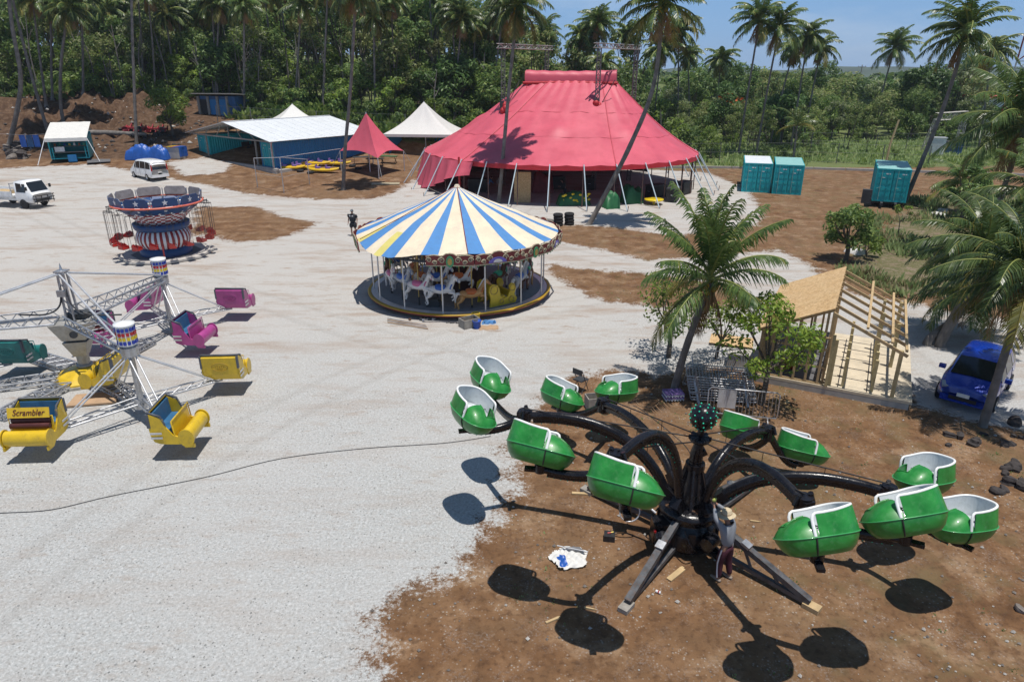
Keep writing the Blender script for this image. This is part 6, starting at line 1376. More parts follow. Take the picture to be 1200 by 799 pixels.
for lab, px, Y, s_ in (('tall tree with pale leaves rising behind the shed roof', 305, 98, .95), ('pale leaved tree in the jungle left of the dark hut', 190, 106, .8), ('pale leaved tree behind the white marquee', 540, 98, .7)):
    p = pv(px, 100, Y); tree(lab, pale, (p.x, Y, hz(p.x, Y)), s_, px)
for k in range(38):
    left = k < 24; x = -80 + k * 2.6 + rj.uniform(-1, 1) if left else -17 + (k - 24) * 2.3 + rj.uniform(-1, 1); y = rj.uniform(99, 122) if left else rj.uniform(94, 118); z = hz(x, y); h = rj.uniform(11, 16.5)
    palm('slender coconut palm among the jungle trees at the back', (x, y, z), (x + rj.uniform(-1.6, 1.6), y + rj.uniform(-1, 1), z + h), .15, (far_c + mid_c)[k % 5], rj.uniform(.8, 1.1), rj.uniform(-.1, .1), rj.uniform(0, 6), False, 'slender palms in the jungle')
for k in range(60):
    x, y = rj.uniform(-85, 20), rj.uniform(90, 106); y = max(y, 100 if x < -36 else 92 if x < -20 else 89); z = hz(x, y); 
    t_ = MB(); h = rj.uniform(5, 10); t_.tube(spline([(0, 0, -.2), (rj.uniform(-.4, .4), 0, h * .5), (rj.uniform(-.9, .9), 0, h)], 3), [.10, .09, .085, .08, .075, .06, .04], 6); 
    for q in range(3): a_ = rj.uniform(0, 6); t_.tube([(0, 0, h * (.55 + .12 * q)), (1.1 * math.cos(a_), 1.1 * math.sin(a_), h * (.7 + .12 * q))], [.045, .02], 5)
    o = t_.build('bare_tree', 'bark_palm'); o.location = (x, y, z); tag(o, 'thin bare pale trunk standing in the jungle edge', 'tree', 'bare trunks in the jungle edge')
# lighter understorey shrubs along the jungle foot, each its own
sh1 = tree_mesh(130, 3.6, 1.9, 1.6, 900, .34, .52, 9, .08, 'leaf_mid', 'leaf_bright'); sh2 = tree_mesh(131, 3.2, 2.1, 1.4, 900, .32, .5, 9, .08, 'leaf_dark', 'leaf_mid')
for k in range(46):
    x = -92 + k * 2.55 + rj.uniform(-1, 1); y = (99 if x < -36 else 93 if x < -20 else 88.5) + rj.uniform(0, 3.5)
    if -37 < x < -33 and y < 96: y += 4
    if x > 6: y = 90
    tree('leafy shrub at the foot of the jungle wall', (sh1, sh2)[k % 2], (x, y, hz(x, y) - .1), rj.uniform(.7, 1.35), rj.uniform(0, 6), 'shrubs along the jungle foot', 'jungle_shrub')
for k in range(150):
    zone = k % 3; x, y = ((rj.uniform(-100, -20), rj.uniform(102, 140)) if zone == 0 else (rj.uniform(-20, 24), rj.uniform(93, 125)) if zone == 1 else (rj.uniform(20, 95), rj.uniform(108, 135)))
    tree('tall leafy thicket bush between the trunks of the trees', (sh1, sh2)[k % 2], (x, y, hz(x, y) - .1), (rj.uniform(1.3, 2.0), rj.uniform(1.3, 2.0), rj.uniform(1.2, 2.0)) if zone < 2 else rj.uniform(.9, 1.4), rj.uniform(0, 6), 'thicket bushes among the trees', 'thicket_bush')
for k in range(26):
    x = 14 + rj.uniform(0, 70); y = 88 + rj.uniform(0, 22); 
    tree('small shrub standing in the tall weeds of the field', (sh1, sh2)[k % 2], (x, y, -.1), rj.uniform(.35, .8), rj.uniform(0, 6), 'shrubs in the field', 'field_shrub')
slim = tree_mesh(132, 6, 1.2, 2.2, 420, .26, .62, 8, .05, 'leaf_olive', 'leaf_mid')
for k in range(20):
    x = 14 + rj.uniform(0, 34); y = 90 + rj.uniform(0, 16); tree('slender sapling in the field before the wood', slim, (x, y, -.1), rj.uniform(.7, 1.1), rj.uniform(0, 6), 'saplings in the field', 'sapling')
# trees of the lot
tree('small round leafy tree between the red machinery and the shed', tree_mesh(140, 4.6, 2.0, 1.75, 4200, .26, .58, 16, .11, 'leaf_bright', 'leaf_mid'), at(203, 160), 1.15, 0)
tree('crooked bushy tree by the dirt yard above the timber house', tree_mesh(141, 2.9, 1.5, 1.05, 3000, .2, .66, 15, .12, 'leaf_mid', 'leaf_dark'), at(990, 306), 1.05, 2.4)
tree('low shrub growing right of the crooked bushy tree', tree_mesh(142, 1.5, .9, .6, 700, .2, .5, 8, .05, 'leaf_mid', 'leaf_bright'), at(1018, 302), 1.0, 0)
tree('bright leaved sapling before the timber house', tree_mesh(143, 3.7, 1.75, 1.1, 1900, .17, .66, 15, .085, 'leaf_bright', 'leaf_bright'), at(890, 474), 1.0, .4)
tree('leaning sparse tree behind the trunk of the coconut palm', tree_mesh(144, 3.4, 1.5, 1.1, 1100, .16, .68, 12, .085, 'leaf_bright', 'leaf_mid'), at(783, 420), 1.0, 2)
tree('low leafy sapling touching the palm crown on its right', tree_mesh(147, 2.9, 1.0, .8, 620, .15, .62, 10, .06, 'leaf_bright', 'leaf_mid'), at(838, 420), 1.0, 1)
tree('thin sapling beside the trailer container palm', tree_mesh(145, 2.2, .7, .35, 380, .14, .82, 7, .03, 'leaf_mid', 'leaf_bright'), at(1053, 280), 1.0, 0)
tree('dark tree in the scrub below the leaning palm', tree_mesh(146, 4.2, 1.5, 1.4, 1500, .26, .6, 10, .12, 'leaf_dark', 'leaf_mid'), at(1122, 262), 1.0, 0)
# ---------------------------------------------------------------- uncountable vegetation
def tufts(name, label, cat, pts, mats, sz, nb, hgt, seed, spread=.35):
    r = random.Random(seed); b = MB()
    for x, y in pts:
        z = hz(x, y); mi = 0 if r.random() < .75 else 1; sc = r.uniform(.5, 1.3)
        for k in range(nb):
            a = r.uniform(0, 6.3); q = r.uniform(0, spread) * sc; p = Vector((x + q * math.cos(a), y + q * math.sin(a), z - .03)); l = Vector((math.cos(a) * r.uniform(.2, .9), math.sin(a) * r.uniform(.2, .9), 1)) * hgt * sc * r.uniform(.5, 1.1); w = Vector((-math.sin(a), math.cos(a), 0)) * sz * sc
            b.add([p - w * .5, p + w * .5, p + l * .6 + w, p + l + l.cross(w).normalized() * .02, p + l * .6 - w], [(0, 1, 2, 3, 4)], mi)
    return stuff(b.build(name, mats), label, cat)
rg = random.Random(77)
tufts('field_weeds', 'tall green weeds covering the field behind the containers', 'weeds', [q for q in [(14 + rg.random() ** .8 * 85, 79.5 + rg.random() ** 1.2 * 34) for _ in range(9000)] if q[1] > 81.5 + 2 * math.sin(q[0] * .9) + 1.5 * math.sin(q[0] * .37 + 1) and math.sin(q[0] * .4 + 1.3) + math.sin(q[1] * .5 + q[0] * .2) + rg.uniform(-1.6, 1.6) > -.6], ['grass', 'leaf_mid'], .10, 7, .55, 1, .6)
tufts('jungle_undergrowth', 'tangled undergrowth along the foot of the jungle', 'undergrowth', [(lambda x: (x, (100 if x < -36 else 91 if x < -21 else 85) + rg.random() * 9))(-95 + rg.random() * 118) for _ in range(3600)], ['leaf_mid', 'leaf_dark'], .26, 6, 1.0, 2, .8)
scr_pts = []
while len(scr_pts) < 1700:
    p = (13 + rg.random() * 42, 28 + rg.random() * 36)
    if litter_at(np.array([p]))[0] > -1 and math.sin(p[0] * .8) + math.sin(p[1] * .6 + p[0] * .3) + rg.uniform(-1, 1) > .5: scr_pts.append(p)
tufts('scrub_grass', 'rough grass and litter among the right hand palms', 'grass', scr_pts, ['grass', 'grass_dry'], .05, 9, .45, 3, .4)
spk = []
while len(spk) < 520:
    p = (rg.uniform(-6, 20), rg.uniform(8.5, 40)); 
    if gravel_at(np.array([p]))[0] < -.4 and (math.sin(p[0] * 1.3 + 1) + math.sin(p[1] * 1.1 + p[0]) > .55): spk.append(p)
tufts('sparse_weeds', 'tiny green weeds sprouting in the brown dirt', 'weeds', spk, ['grass', 'grass'], .018, 5, .06, 4, .08)
# loose stones on the dirt
b = MB(); n_ = 0; rs = random.Random(9)
cand = np.array([(rs.uniform(-7, 22), 8.5 + 30 * rs.random() ** 1.6) for _ in range(15000)]); gv = gravel_at(cand)
for (x, y), g_ in zip(cand, gv):
    dens = .5 + .5 * math.sin(x * .9 + .4) * math.sin(y * 1.1 + x * .4)
    if g_ > .3 or rs.random() > dens * .42: continue
    s_ = rs.choice((.012, .016, .02, .026, .04, .052)) * rs.uniform(.7, 1.3); o_ = [Vector((rs.uniform(.6, 1) * s_ * dx, rs.uniform(.6, 1) * s_ * dy, rs.uniform(.5, .9) * s_ * dz)) + Vector((x, y, s_ * .35)) for dx, dy, dz in ((1, 0, 0), (0, 1, 0), (-1, 0, 0), (0, -1, 0), (0, 0, 1), (0, 0, -1))]
    b.add(o_, [(0, 1, 4), (1, 2, 4), (2, 3, 4), (3, 0, 4), (1, 0, 5), (2, 1, 5), (3, 2, 5), (0, 3, 5)], 0 if rs.random() < .55 else 1)
stuff(b.build('loose_stones', ['stone', 'stone_pale']), 'small loose stones strewn over the brown dirt', 'stones')
b = MB(); rs = random.Random(29)
cand = np.array([(rs.uniform(-17, 8), 8.6 + 13 * rs.random() ** 1.5) for _ in range(15000)]); gv = gravel_at(cand)
for (x, y), g_ in zip(cand, gv):
    if g_ < -.35 or abs(x) > 1.2 + .86 * y: continue
    s_ = rs.choice((.010, .012, .014, .017, .02, .026)) * rs.uniform(.8, 1.3); q = [Vector((x + s_ * rs.uniform(.6, 1.1) * dx, y + s_ * rs.uniform(.6, 1.1) * dy, 0)) for dx, dy in ((1, 0), (0, 1), (-1, 0), (0, -1))]; q.append(Vector((x + rs.uniform(-.3, .3) * s_, y, s_ * rs.uniform(.6, 1.1))))
    b.add(q, [(0, 1, 4), (1, 2, 4), (2, 3, 4), (3, 0, 4)], 1 if rs.random() < .55 else 0)
stuff(b.build('gravel_stones', ['gravel_grey', 'stone_pale']), 'crushed stones loose on the pale gravel lot', 'gravel')
b = MB(); rs = random.Random(19)
for i in range(520):
    x, y = rs.uniform(-66, -30), rs.uniform(80, 101); z = hz(x, y); s_ = rs.uniform(.08, .4); mi = rs.choice((0, 0, 0, 1, 2))
    o_ = [Vector((rs.uniform(.5, 1) * s_ * dx, rs.uniform(.5, 1) * s_ * dy, rs.uniform(.3, .8) * s_ * dz)) + Vector((x, y, z + s_ * .1)) for dx, dy, dz in ((1, 0, 0), (0, 1, 0), (-1, 0, 0), (0, -1, 0), (0, 0, 1), (0, 0, -1))]
    b.add(o_, [(0, 1, 4), (1, 2, 4), (2, 3, 4), (3, 0, 4), (1, 0, 5), (2, 1, 5), (3, 2, 5), (0, 3, 5)], mi)
stuff(b.build('bank_debris', ['lava', 'stone', 'stone_pale']), 'rocks and rubbish scattered over the dirt bank', 'debris')
# far wood and hills
b = MB(); rw = random.Random(3)
for i in range(330):
    y = 165 + 330 * rw.random() ** 1.3; x = rw.uniform(-.25, .95) * y + 10; h = rw.uniform(4.5, 8.5); rx_ = rw.uniform(4, 7.5)
    for k in range(110):
        a = rw.uniform(0, 6.3); e = rw.uniform(-.15, 1.5); q = math.cos(e); c = Vector((x + rx_ * q * math.cos(a) * rw.uniform(.7, 1.05), y + rx_ * q * math.sin(a), h * .35 + h * .75 * math.sin(e) + rw.uniform(-.5, .5))); n = Vector((math.cos(a) * q + rw.gauss(0, .5), math.sin(a) * q + rw.gauss(0, .5), math.sin(e) + rw.gauss(.2, .4))).normalized(); t = n.orthogonal().normalized(); t = Matrix.Rotation(rw.uniform(0, 6.3), 3, n) @ t; u = n.cross(t); s_ = rw.uniform(.8, 1.7)
        b.add([c - t * s_, c + u * s_ * .6, c + t * s_, c - u * s_ * .6], [(0, 1, 2, 3)], 0 if rw.random() < .6 else 1)
stuff(b.build('far_wood', ['leaf_mid', 'leaf_dark']), 'far tree canopy stretching to the hills', 'wood')
b = MB(); b.grid(lambda u, v: (-200 + 2400 * u, 800 + 900 * v + 150 * math.sin(u * 5), 8 + (5 + 11 * (.5 + .5 * math.sin(u * 7 + 1.2)) * (.6 + .4 * math.sin(u * 19)) + 4 * math.sin(u * 61) + 2.5 * math.sin(u * 143 + v * 9) + 1.6 * math.sin(u * 311)) * math.sin(PI * min(1, v * 1.2 + .12)) - 10 * (1 - v)), 400, 14)
struct(b.build('hills', 'hill_green'))
# ================================================================== PEOPLE
def skin_obj(name, nodes_, edges, m, parent, sub=1, root=0):
    me = bpy.data.meshes.new(name); me.from_pydata([n[0] for n in nodes_], edges, []); o = bpy.data.objects.new(name, me); COL.objects.link(o)
    md = o.modifiers.new('skin', 'SKIN'); md.use_smooth_shade = True; md.branch_smoothing = .3
    for i, n in enumerate(nodes_):
        r = n[1] if isinstance(n[1], tuple) else (n[1], n[1]); me.skin_vertices[0].data[i].radius = r; me.skin_vertices[0].data[i].use_root = (i == root)
    sb = o.modifiers.new('sub', 'SUBSURF'); sb.levels = sb.render_levels = sub
    bpy.context.view_layer.update(); ev = o.evaluated_get(bpy.context.evaluated_depsgraph_get()); nm = bpy.data.meshes.new_from_object(ev)
    bpy.data.objects.remove(o); nm.materials.clear(); nm.materials.append(M[m]); nm.polygons.foreach_set('use_smooth', [True] * len(nm.polygons))
    q = bpy.data.objects.new(name, nm); COL.objects.link(q); q.parent = parent; return q
def hand_nodes(w, d, side, N_, E_, iw, curl=.35):
    """palm, four fingers and a thumb hung on the wrist node iw; d points along the hand"""
    w, d = Vector(w), Vector(d).normalized(); sd = Vector(side).normalized(); dn = d.cross(sd)
    N_.append((tuple(w + d * .05), (.034, .018))); ip = len(N_) - 1; E_.append((iw, ip))
    for k, l in ((-1.5, .065), (-.5, .08), (.5, .075), (1.5, .058)):
        b = w + d * .095 + sd * (.017 * k); N_.append((tuple(b), .010)); i0 = len(N_) - 1; E_.append((ip, i0))
        N_.append((tuple(b + d * l * .55 + dn * l * curl * .3), .009)); E_.append((i0, i0 + 1)); N_.append((tuple(b + d * l * .9 + dn * l * curl), .007)); E_.append((i0 + 1, i0 + 2))
    N_.append((tuple(w + d * .05 + sd * -.045 + dn * .01), .011)); i0 = len(N_) - 1; E_.append((ip, i0)); N_.append((tuple(w + d * .085 + sd * -.062 + dn * .025), .009)); E_.append((i0, i0 + 1))
def person(label, loc, rz, J, shirt, legs, group=None, short_sleeve=False, shorts=False, hat=None, sc=1.0, shoes='shoe', hair=True, bulk=1.0):
    """J: joint positions in the figure's frame (x forwards, y to its left)"""
    t = thing('person', label, 'person', loc, rz, group); t.scale = (sc,) * 3
    N_, E_ = [], []
    def add(p, r, par=None): N_.append((tuple(p), r)); i = len(N_) - 1; (E_.append((par, i)) if par is not None else None); return i
    pel, che, nec, hed = (Vector(J[k]) for k in ('pelvis', 'chest', 'neck', 'head'))
    ip = add(pel, (.10, .08)); ib = add(pel.lerp(che, .5), (.09, .07), ip); ic = add(che, (.10, .075), ib); inn = add(nec, .052, ic)
    ud = (hed - nec).normalized(); ih = add(hed - ud * .07 + Vector((.012, 0, 0)), (.066, .062), inn); i2 = add(hed + ud * .02, (.078, .086), ih); add(hed + ud * .105 - Vector((.012, 0, 0)), (.05, .055), i2)
    for s_, k in ((1, 'L'), (-1, 'R')):
        sh, el, wr = (Vector(J[q + k]) for q in ('sh', 'el', 'wr')); a = add(sh, .042, ic); b = add(sh.lerp(el, .5), .042, a); b = add(el, .038, b); b = add(el.lerp(wr, .4), .037, b); b = add(wr, .026, b)
        dv = wr - el; hand_nodes(wr, dv, dv.cross(Vector((0, 0, 1))) * s_ if abs(dv.normalized().z) < .9 else Vector((1, 0, 0)), N_, E_, b)
        hp, kn, an = (Vector(J[q + k]) for q in ('hip', 'kn', 'an')); a = add(hp, .07, ip); b = add(hp.lerp(kn, .5), .065, a); b = add(kn, .055, b); b = add(kn.lerp(an, .35), .055, b); b = add(an, .036, b)
        fd = Vector(J.get('foot', (1, 0, 0))); b = add(an + Vector((0, 0, -.045)) + fd * .06, (.04, .03), b); add(an + Vector((0, 0, -.055)) + fd * .17, (.035, .022), b)
    body = skin_obj('body', N_, E_, 'skin', t, 1, 0)
    f = MB(); fc = hed + Vector((.075, 0, 0)); f.tube([fc + Vector((.005, 0, .02)), fc + Vector((.028, 0, -.018)), fc + Vector((.006, 0, -.025))], [.008, .014, .010], 6); 
    for s_ in (-1, 1): f.ball(hed + Vector((-.005, s_ * .082, -.005)), (.02, .012, .032), 8, 5)
    f.build('nose_and_ears', 'skin', body)
    f = MB(); [f.ball(fc + Vector((.0, s_ * .032, .022)), (.01, .013, .008), 7, 4) for s_ in (-1, 1)]; f.build('eyes', 'hair', body)
    f = MB(); f.ball(fc + Vector((.004, 0, -.052)), (.008, .026, .006), 7, 4); f.build('mouth', 'maroon', body)
    N_, E_ = [], []; o_ = .022
    ip = add(pel + Vector((0, 0, -.06)), (.19 * bulk, .165 * bulk)); ib = add(pel.lerp(che, .5), (.17 * bulk, .135 * bulk), ip); ic = add(che + Vector((0, 0, .02)), (.185 * bulk, .14 * bulk), ib); add(che.lerp(nec, .8), (.10, .09), ic)
    for k in 'LR':
        sh, el, wr = (Vector(J[q + k]) for q in ('sh', 'el', 'wr')); a = add(sh, .092 * min(bulk, 1.1), ic); 
        if short_sleeve: add(sh.lerp(el, .8), .075 * min(bulk, 1.15), a)
        else: b = add(sh.lerp(el, .5), .064, a); b = add(el, .056, b); add(el.lerp(wr, .88), .042, b)
    skin_obj('shirt', N_, E_, shirt, t, 1, 0)
    N_, E_ = [], []; ip = add(pel + Vector((0, 0, .05)), (.155 * bulk, .13 * bulk)); i1 = add(pel + Vector((0, 0, -.05)), (.16 * bulk, .135 * bulk), ip)
    for k in 'LR':
        hp, kn, an = (Vector(J[q + k]) for q in ('hip', 'kn', 'an')); a = add(hp + Vector((0, 0, -.04)), .115 * bulk, i1); b = add(hp.lerp(kn, .5), .105 * bulk, a); b = add(kn, .085, b)
        if not shorts: b = add(kn.lerp(an, .5), .075, b); add(kn.lerp(an, .95), .062, b)
    tr = skin_obj('trousers' if not shorts else 'shorts', N_, E_, legs, t, 1, 0)
    if not shorts and legs == 'trousers_maroon':
        for k, s_ in (('L', 1), ('R', -1)):
            st_ = MB(); hp, kn, an = (Vector(J[q + k]) for q in ('hip', 'kn', 'an')); st_.tube([hp + Vector((0, s_ * .098, -.02)), hp.lerp(kn, .5) + Vector((0, s_ * .098, 0)), kn + Vector((0, s_ * .084, 0)), kn.lerp(an, .5) + Vector((0, s_ * .076, 0)), an + Vector((0, s_ * .062, .05))], .016, 6); st_.build('side_stripe', 'flag_white', tr)
    for k in 'LR':
        an = Vector(J['an' + k]); fd = Vector(J.get('foot', (1, 0, 0))); a = an + Vector((0, 0, -.05)); b = MB(); b.tube([a - fd * .07, a - fd * .03, a + fd * .08, a + fd * .19], [.03, .046, .045, .03], 9, flat=.8); b.build('shoe', shoes, t)
    if shirt == 'shirt_black':
        pr_ = MB(); [pr_.box(che + Vector((.14 * bulk * .9 + .02, y, .06)), (.02, .09, .07)) for y in (-.08, .08)]; pr_.build('shirt_print', 'galv_pale', t)
    if hat == 'straw':
        h = MB(); tl = Matrix.Translation(hed + Vector((0, 0, .055))) @ Matrix.Rotation(R(6), 4, 'Y'); pr = [(.19, -.02), (.16, -.008), (.125, .0), (.108, .02), (.10, .10), (.07, .125), (0, .118)]
        v = [(r * math.cos(2 * PI * j / 24), r * 1.06 * math.sin(2 * PI * j / 24), z + .02 * math.cos(4 * PI * j / 24) * (r / .25) ** 2) for r, z in pr for j in range(24)]; h.add(v, [(i * 24 + j, i * 24 + (j + 1) % 24, (i + 1) * 24 + (j + 1) % 24, (i + 1) * 24 + j) for i in range(6) for j in range(24)], 0, True, tl); ho = h.build('straw_hat', 'straw', t)
        h = MB(); h.add([(.111 * math.cos(2 * PI * j / 24), .118 * math.sin(2 * PI * j / 24), z) for z in (.012, .04) for j in range(24)], [(j, (j + 1) % 24, 24 + (j + 1) % 24, 24 + j) for j in range(24)], 0, True, tl); h.build('hat_band', 'straw_dark' if 'straw_dark' in M else 'cardboard', ho)
    elif hat == 'cap':
        h = MB(); h.ball(hed + Vector((-.01, 0, .035)), (.104, .092, .085), 14, 8); h.tube([hed + Vector((.06, 0, .05)), hed + Vector((.17, 0, .03))], [.07, .05], 10, flat=.15); h.build('cap', 'cap_grey', t)
    if hair: h = MB(); h.ball(hed + Vector((-.016, 0, .028)), (.096, .088, .098), 14, 8); h.build('hair', 'hair', t)
    return t
ST = dict(pelvis=(0, 0, .93), chest=(0, 0, 1.27), neck=(.0, 0, 1.46), head=(.03, 0, 1.60), shL=(0, .19, 1.39), shR=(0, -.19, 1.39), elL=(-.03, .26, 1.11), elR=(-.03, -.26, 1.11), wrL=(.06, .27, .87), wrR=(.06, -.27, .87), hipL=(0, .10, .88), hipR=(0, -.10, .88), knL=(.02, .12, .49), knR=(.02, -.12, .49), anL=(0, .13, .085), anR=(0, -.13, .085))
WK = dict(ST); WK.update(chest=(.03, 0, 1.27), neck=(.07, 0, 1.45), head=(.12, 0, 1.585), shL=(.06, .19, 1.40), shR=(.06, -.19, 1.40), elL=(.20, .27, 1.60), elR=(.30, -.24, 1.52), wrL=(.33, .17, 1.80), wrR=(.50, -.12, 1.66), knL=(.05, .13, .49), anL=(.02, .15, .085), knR=(.0, -.11, .49), anR=(-.08, -.12, .085))
wp = at(847, 678); person('person in straw hat, grey sweater and maroon trousers reaching into the spider ride hub', wp, R(128), WK, 'shirt_grey', 'trousers_maroon', hat='straw', hair=False)
q = MB(); q.ball((0, 0, 0), (.05, .035, .045), 8, 6); q.ball((.03, .02, .02), (.035, .035, .03), 7, 5); rg_ = tag(place(q.build('cleaning_rag', 'rag_green'), wp + Matrix.Rotation(R(128), 3, 'Z') @ Vector((.36, .16, 1.93))), 'yellow green rag in the raised hand of the person in the straw hat', 'rag')
person('person in black shirt and shorts with a cap standing left of the carousel', at(415, 277), R(-100), ST, 'shirt_black', 'cloth_dark', short_sleeve=True, shorts=True, hat='cap', bulk=1.5).scale = (1.1, 1.15, 1.05)
LN = dict(ST); LN.update(chest=(.16, 0, 1.22), neck=(.28, 0, 1.37), head=(.36, 0, 1.48), shL=(.2, .19, 1.33), shR=(.2, -.19, 1.33), elL=(.36, .22, 1.12), elR=(.36, -.22, 1.12), wrL=(.52, .14, 1.0), wrR=(.52, -.14, 1.0))
for k, (px, py, lab, J, sh, rz) in enumerate(((572, 229, 'person in a pale blue shirt bending under the left end of the red tent', LN, 'hut_blue', 20), (586, 228, 'person in a grey shirt standing in the tent shade left of the slender palm', ST, 'shirt_grey', -80), (662, 232, 'person in dark clothes carrying a bag deep under the red tent', LN, 'cloth_dark', -160))):
    person(lab, at(px, py), R(rz), J, sh, 'cloth_dark')
# ================================================================== SMALL THINGS
def tarp_heap(name, m, label, cat, px, py, sx, sy, sz, seed, rz=0): return tag(place(cloth_heap(22, sx, sy, sz, seed).build(name, m), at(px, py), rz), label, cat)
tarp_heap('covered_heap', 'tarp_blue', 'left blue tarpaulin heap behind the white van', 'tarpaulin', 166, 187, 1.35, .9, 1.55, 3)
tarp_heap('covered_heap', 'tarp_blue', 'right blue tarpaulin heap behind the white van', 'tarpaulin', 187, 187, 1.2, .9, 1.45, 8)
cr = thing('covered_crate', 'grey crate with a blue, yellow and orange cover beside the blue tarpaulins', 'crate', at(209, 186), -.3)
b = MB(); b.box((0, 0, .6), (1.5, 1.1, 1.2)); b.build('box', 'concrete', cr)
for k, m in enumerate(('bulb_yellow', 'tack_orange', 'tarp_blue', 'tarp_blue')): b = MB(); b.box((-.6 + .4 * k, 0, 1.24), (.40, 1.2, .06)); b.build('cover_strip', m, cr)
b = MB(); b.grid(lambda u, v: (.8 + .05 * math.sin(u * 8), -.6 + 1.2 * u, 1.22 - 1.0 * v), 8, 4); b.build('cover_flap', 'tarp_blue', cr)
# kayaks
ky = MB(); prof = [(-1.6, .05, .18), (-1.35, .20, .10), (-.9, .33, .04), (0, .38, .02), (.9, .33, .04), (1.35, .20, .10), (1.6, .05, .2)]
ky.grid(lambda u, v: (lambda p: (p[0], p[1] * math.cos(PI * (1 - v) * 2) , max(p[2], .16 + (.16 if math.sin(2 * PI * v) > 0 else .16) * math.sin(2 * PI * v)) + (.1 * abs(p[0] / 1.6) ** 3)))(prof[round(u * 6)]), 6, 14)
kme = ky.mesh('hull', 'kayak_yellow'); ksm = []
for x in (-.45, .55): ks = MB(); ks.box((x, 0, .36), (.42, .44, .12)); ks.box((x - .22, 0, .48), (.06, .42, .26)); ksm.append(ks.mesh('seat', 'violet'))
for k, (px, py, rz, lab) in enumerate(((340, 200, -.12, 'yellow kayak lying lowest at the near left of the kayak row'), (356, 199, -.15, 'yellow kayak in the near middle of the kayak row'), (379, 203, -.12, 'yellow kayak nearest the viewer at the right of the row'), (370, 195, -.1, 'yellow kayak close to the blue container wall'), (394, 195, -.14, 'yellow kayak at the far right end of the kayak row'), (348, 195, -.1, 'yellow kayak at the far left by the shed kerb'))):
    t = thing('kayak', lab, 'kayak', at(px, py) + Vector((0, 0, .08)), rz, 'yellow kayaks beside the shed')
    for me in (kme, *ksm): o = bpy.data.objects.new(me.name.split('.')[0], me); COL.objects.link(o); o.parent = t
    t.scale = (1.05, 1.1, 1.15)
ty = MB(); ty.lathe([(.19, -.10), (.30, -.11), (.35, -.07), (.36, 0), (.35, .07), (.30, .11), (.19, .10), (.21, 0), (.19, -.10)], 20); tym = ty.mesh('tyre', 'tyre')
def tyre(label, loc, rot=(0, 0, 0), group=None): o = bpy.data.objects.new('tyre', tym); COL.objects.link(o); o.location = loc; o.rotation_euler = rot; return tag(o, label, 'tyre', group)
ta, tb = at(654, 265), at(667, 264)
for k in range(4):
    tyre('black tyre in the left stack of four by the leaning palm', ta + Vector((random.uniform(-.03, .03), 0, .11 + .22 * k)), (0, 0, k), 'tyres stacked by the leaning palm')
    tyre('black tyre in the right stack of four by the leaning palm', tb + Vector((random.uniform(-.03, .03), 0, .11 + .22 * k)), (0, 0, k), 'tyres stacked at right by the leaning palm')
for px, py, lab in ((352, 202, 'single tyre lying left before the kayaks'), (364, 204, 'single tyre lying in front of the middle kayak'), (398, 199, 'tyre lying left of the slender palm foot beside the kayaks'), (420, 199, 'tyre under the small red tent edge'), (413, 196, 'tyre between the slender palm and the small red tent')): tyre(lab, at(px, py) + Vector((0, 0, .11)))
# rail posts in front of the shed
rp = thing('rail_fence', 'thin metal rail fence standing before the kayaks', 'fence', at(318, 223))
o0 = Vector(rp.location); pts = [at(x, y) - o0 for x, y in ((302, 220), (333, 227), (363, 217))]; tops = []
for p, h in zip(pts, (2.6, 3.1, 2.3)): b = MB(); b.cyl(p, p + Vector((0, 0, h)), .04, n=7); b.build('post', 'galv', rp); tops.append(p + Vector((0, 0, h)))
for a, c in zip(tops, tops[1:]): b = MB(); b.tube([a, c], .03, 6); b.build('rail', 'galv_pale', rp)
b = MB(); b.tube([tops[1], tops[0] + Vector((6.5, 6, .2))], .03, 6); b.build('rail', 'galv_pale', rp)
b = MB(); b.tube([pts[0] + Vector((0, 0, 1.3)), pts[1] + Vector((0, 0, 1.4)), pts[2] + Vector((0, 0, 1.2))], .012, 5); b.build('wire', 'rope_grey', rp)
# red machinery on the yard
for k, (px, py, lab) in enumerate(((158, 155, 'dark red ride machinery lying left of the pair near the round tree'), (183, 156, 'dark red ride machinery lying right of the pair near the round tree'))):
    t = thing('ride_machinery', lab, 'machinery', at(px, py), .1 * k)
    b = MB(); b.box((0, 0, .45), (2.6, .9, .16)); [b.tube([(x, -.5, .1), (x + .3, 0, .75 + .2 * (i % 2)), (x, .5, .2)], .07, 6) for i, x in enumerate((-1.1, -.5, .1, .7, 1.2))]; b.build('frame', 'red_machine', t)
    for x in (-.9, .8): b = MB(); b.cyl((x, -.45, .35), (x, .45, .35), .32, n=14); b.build('roller', 'steel_dark' if x > 0 else 'red_machine', t)
lg = MB(); lg.tube(spline([(-5, 0, .3), (-1, .3, .35), (2, 0, .3), (5, -.3, .25)], 5), [.34, .33, .33, .32, .32, .3, .3, .3, .28, .28, .26, .25, .25, .2, .2, .18], 9); tag(place(lg.build('fallen_trunk', 'bark_palm'), at(128, 160), -.12), 'fallen grey palm trunk lying by the caravan stall', 'log')
lg = MB(); lg.tube([(-1.1, 0, .18), (0, .05, .18), (1.2, 0, .16)], .17, 9); tag(place(lg.build('short_log', 'bark_palm'), at(640, 262), -.5), 'short log lying left of the tyre stacks', 'log')
mt = MB(); mt.box((0, 0, .02), (2.2, 5, .04)); tag(place(mt.build('ground_mat', 'deck_grey'), at(116, 188), .5), 'grey mat on the ground right of the caravan stall', 'mat')
mt = MB(); mt.box((0, 0, .02), (2.6, 1.2, .04)); tag(place(mt.build('green_mat', 'panel_scroll'), at(452, 216), .1), 'pale green mat on the dirt right of the slender palm', 'mat')
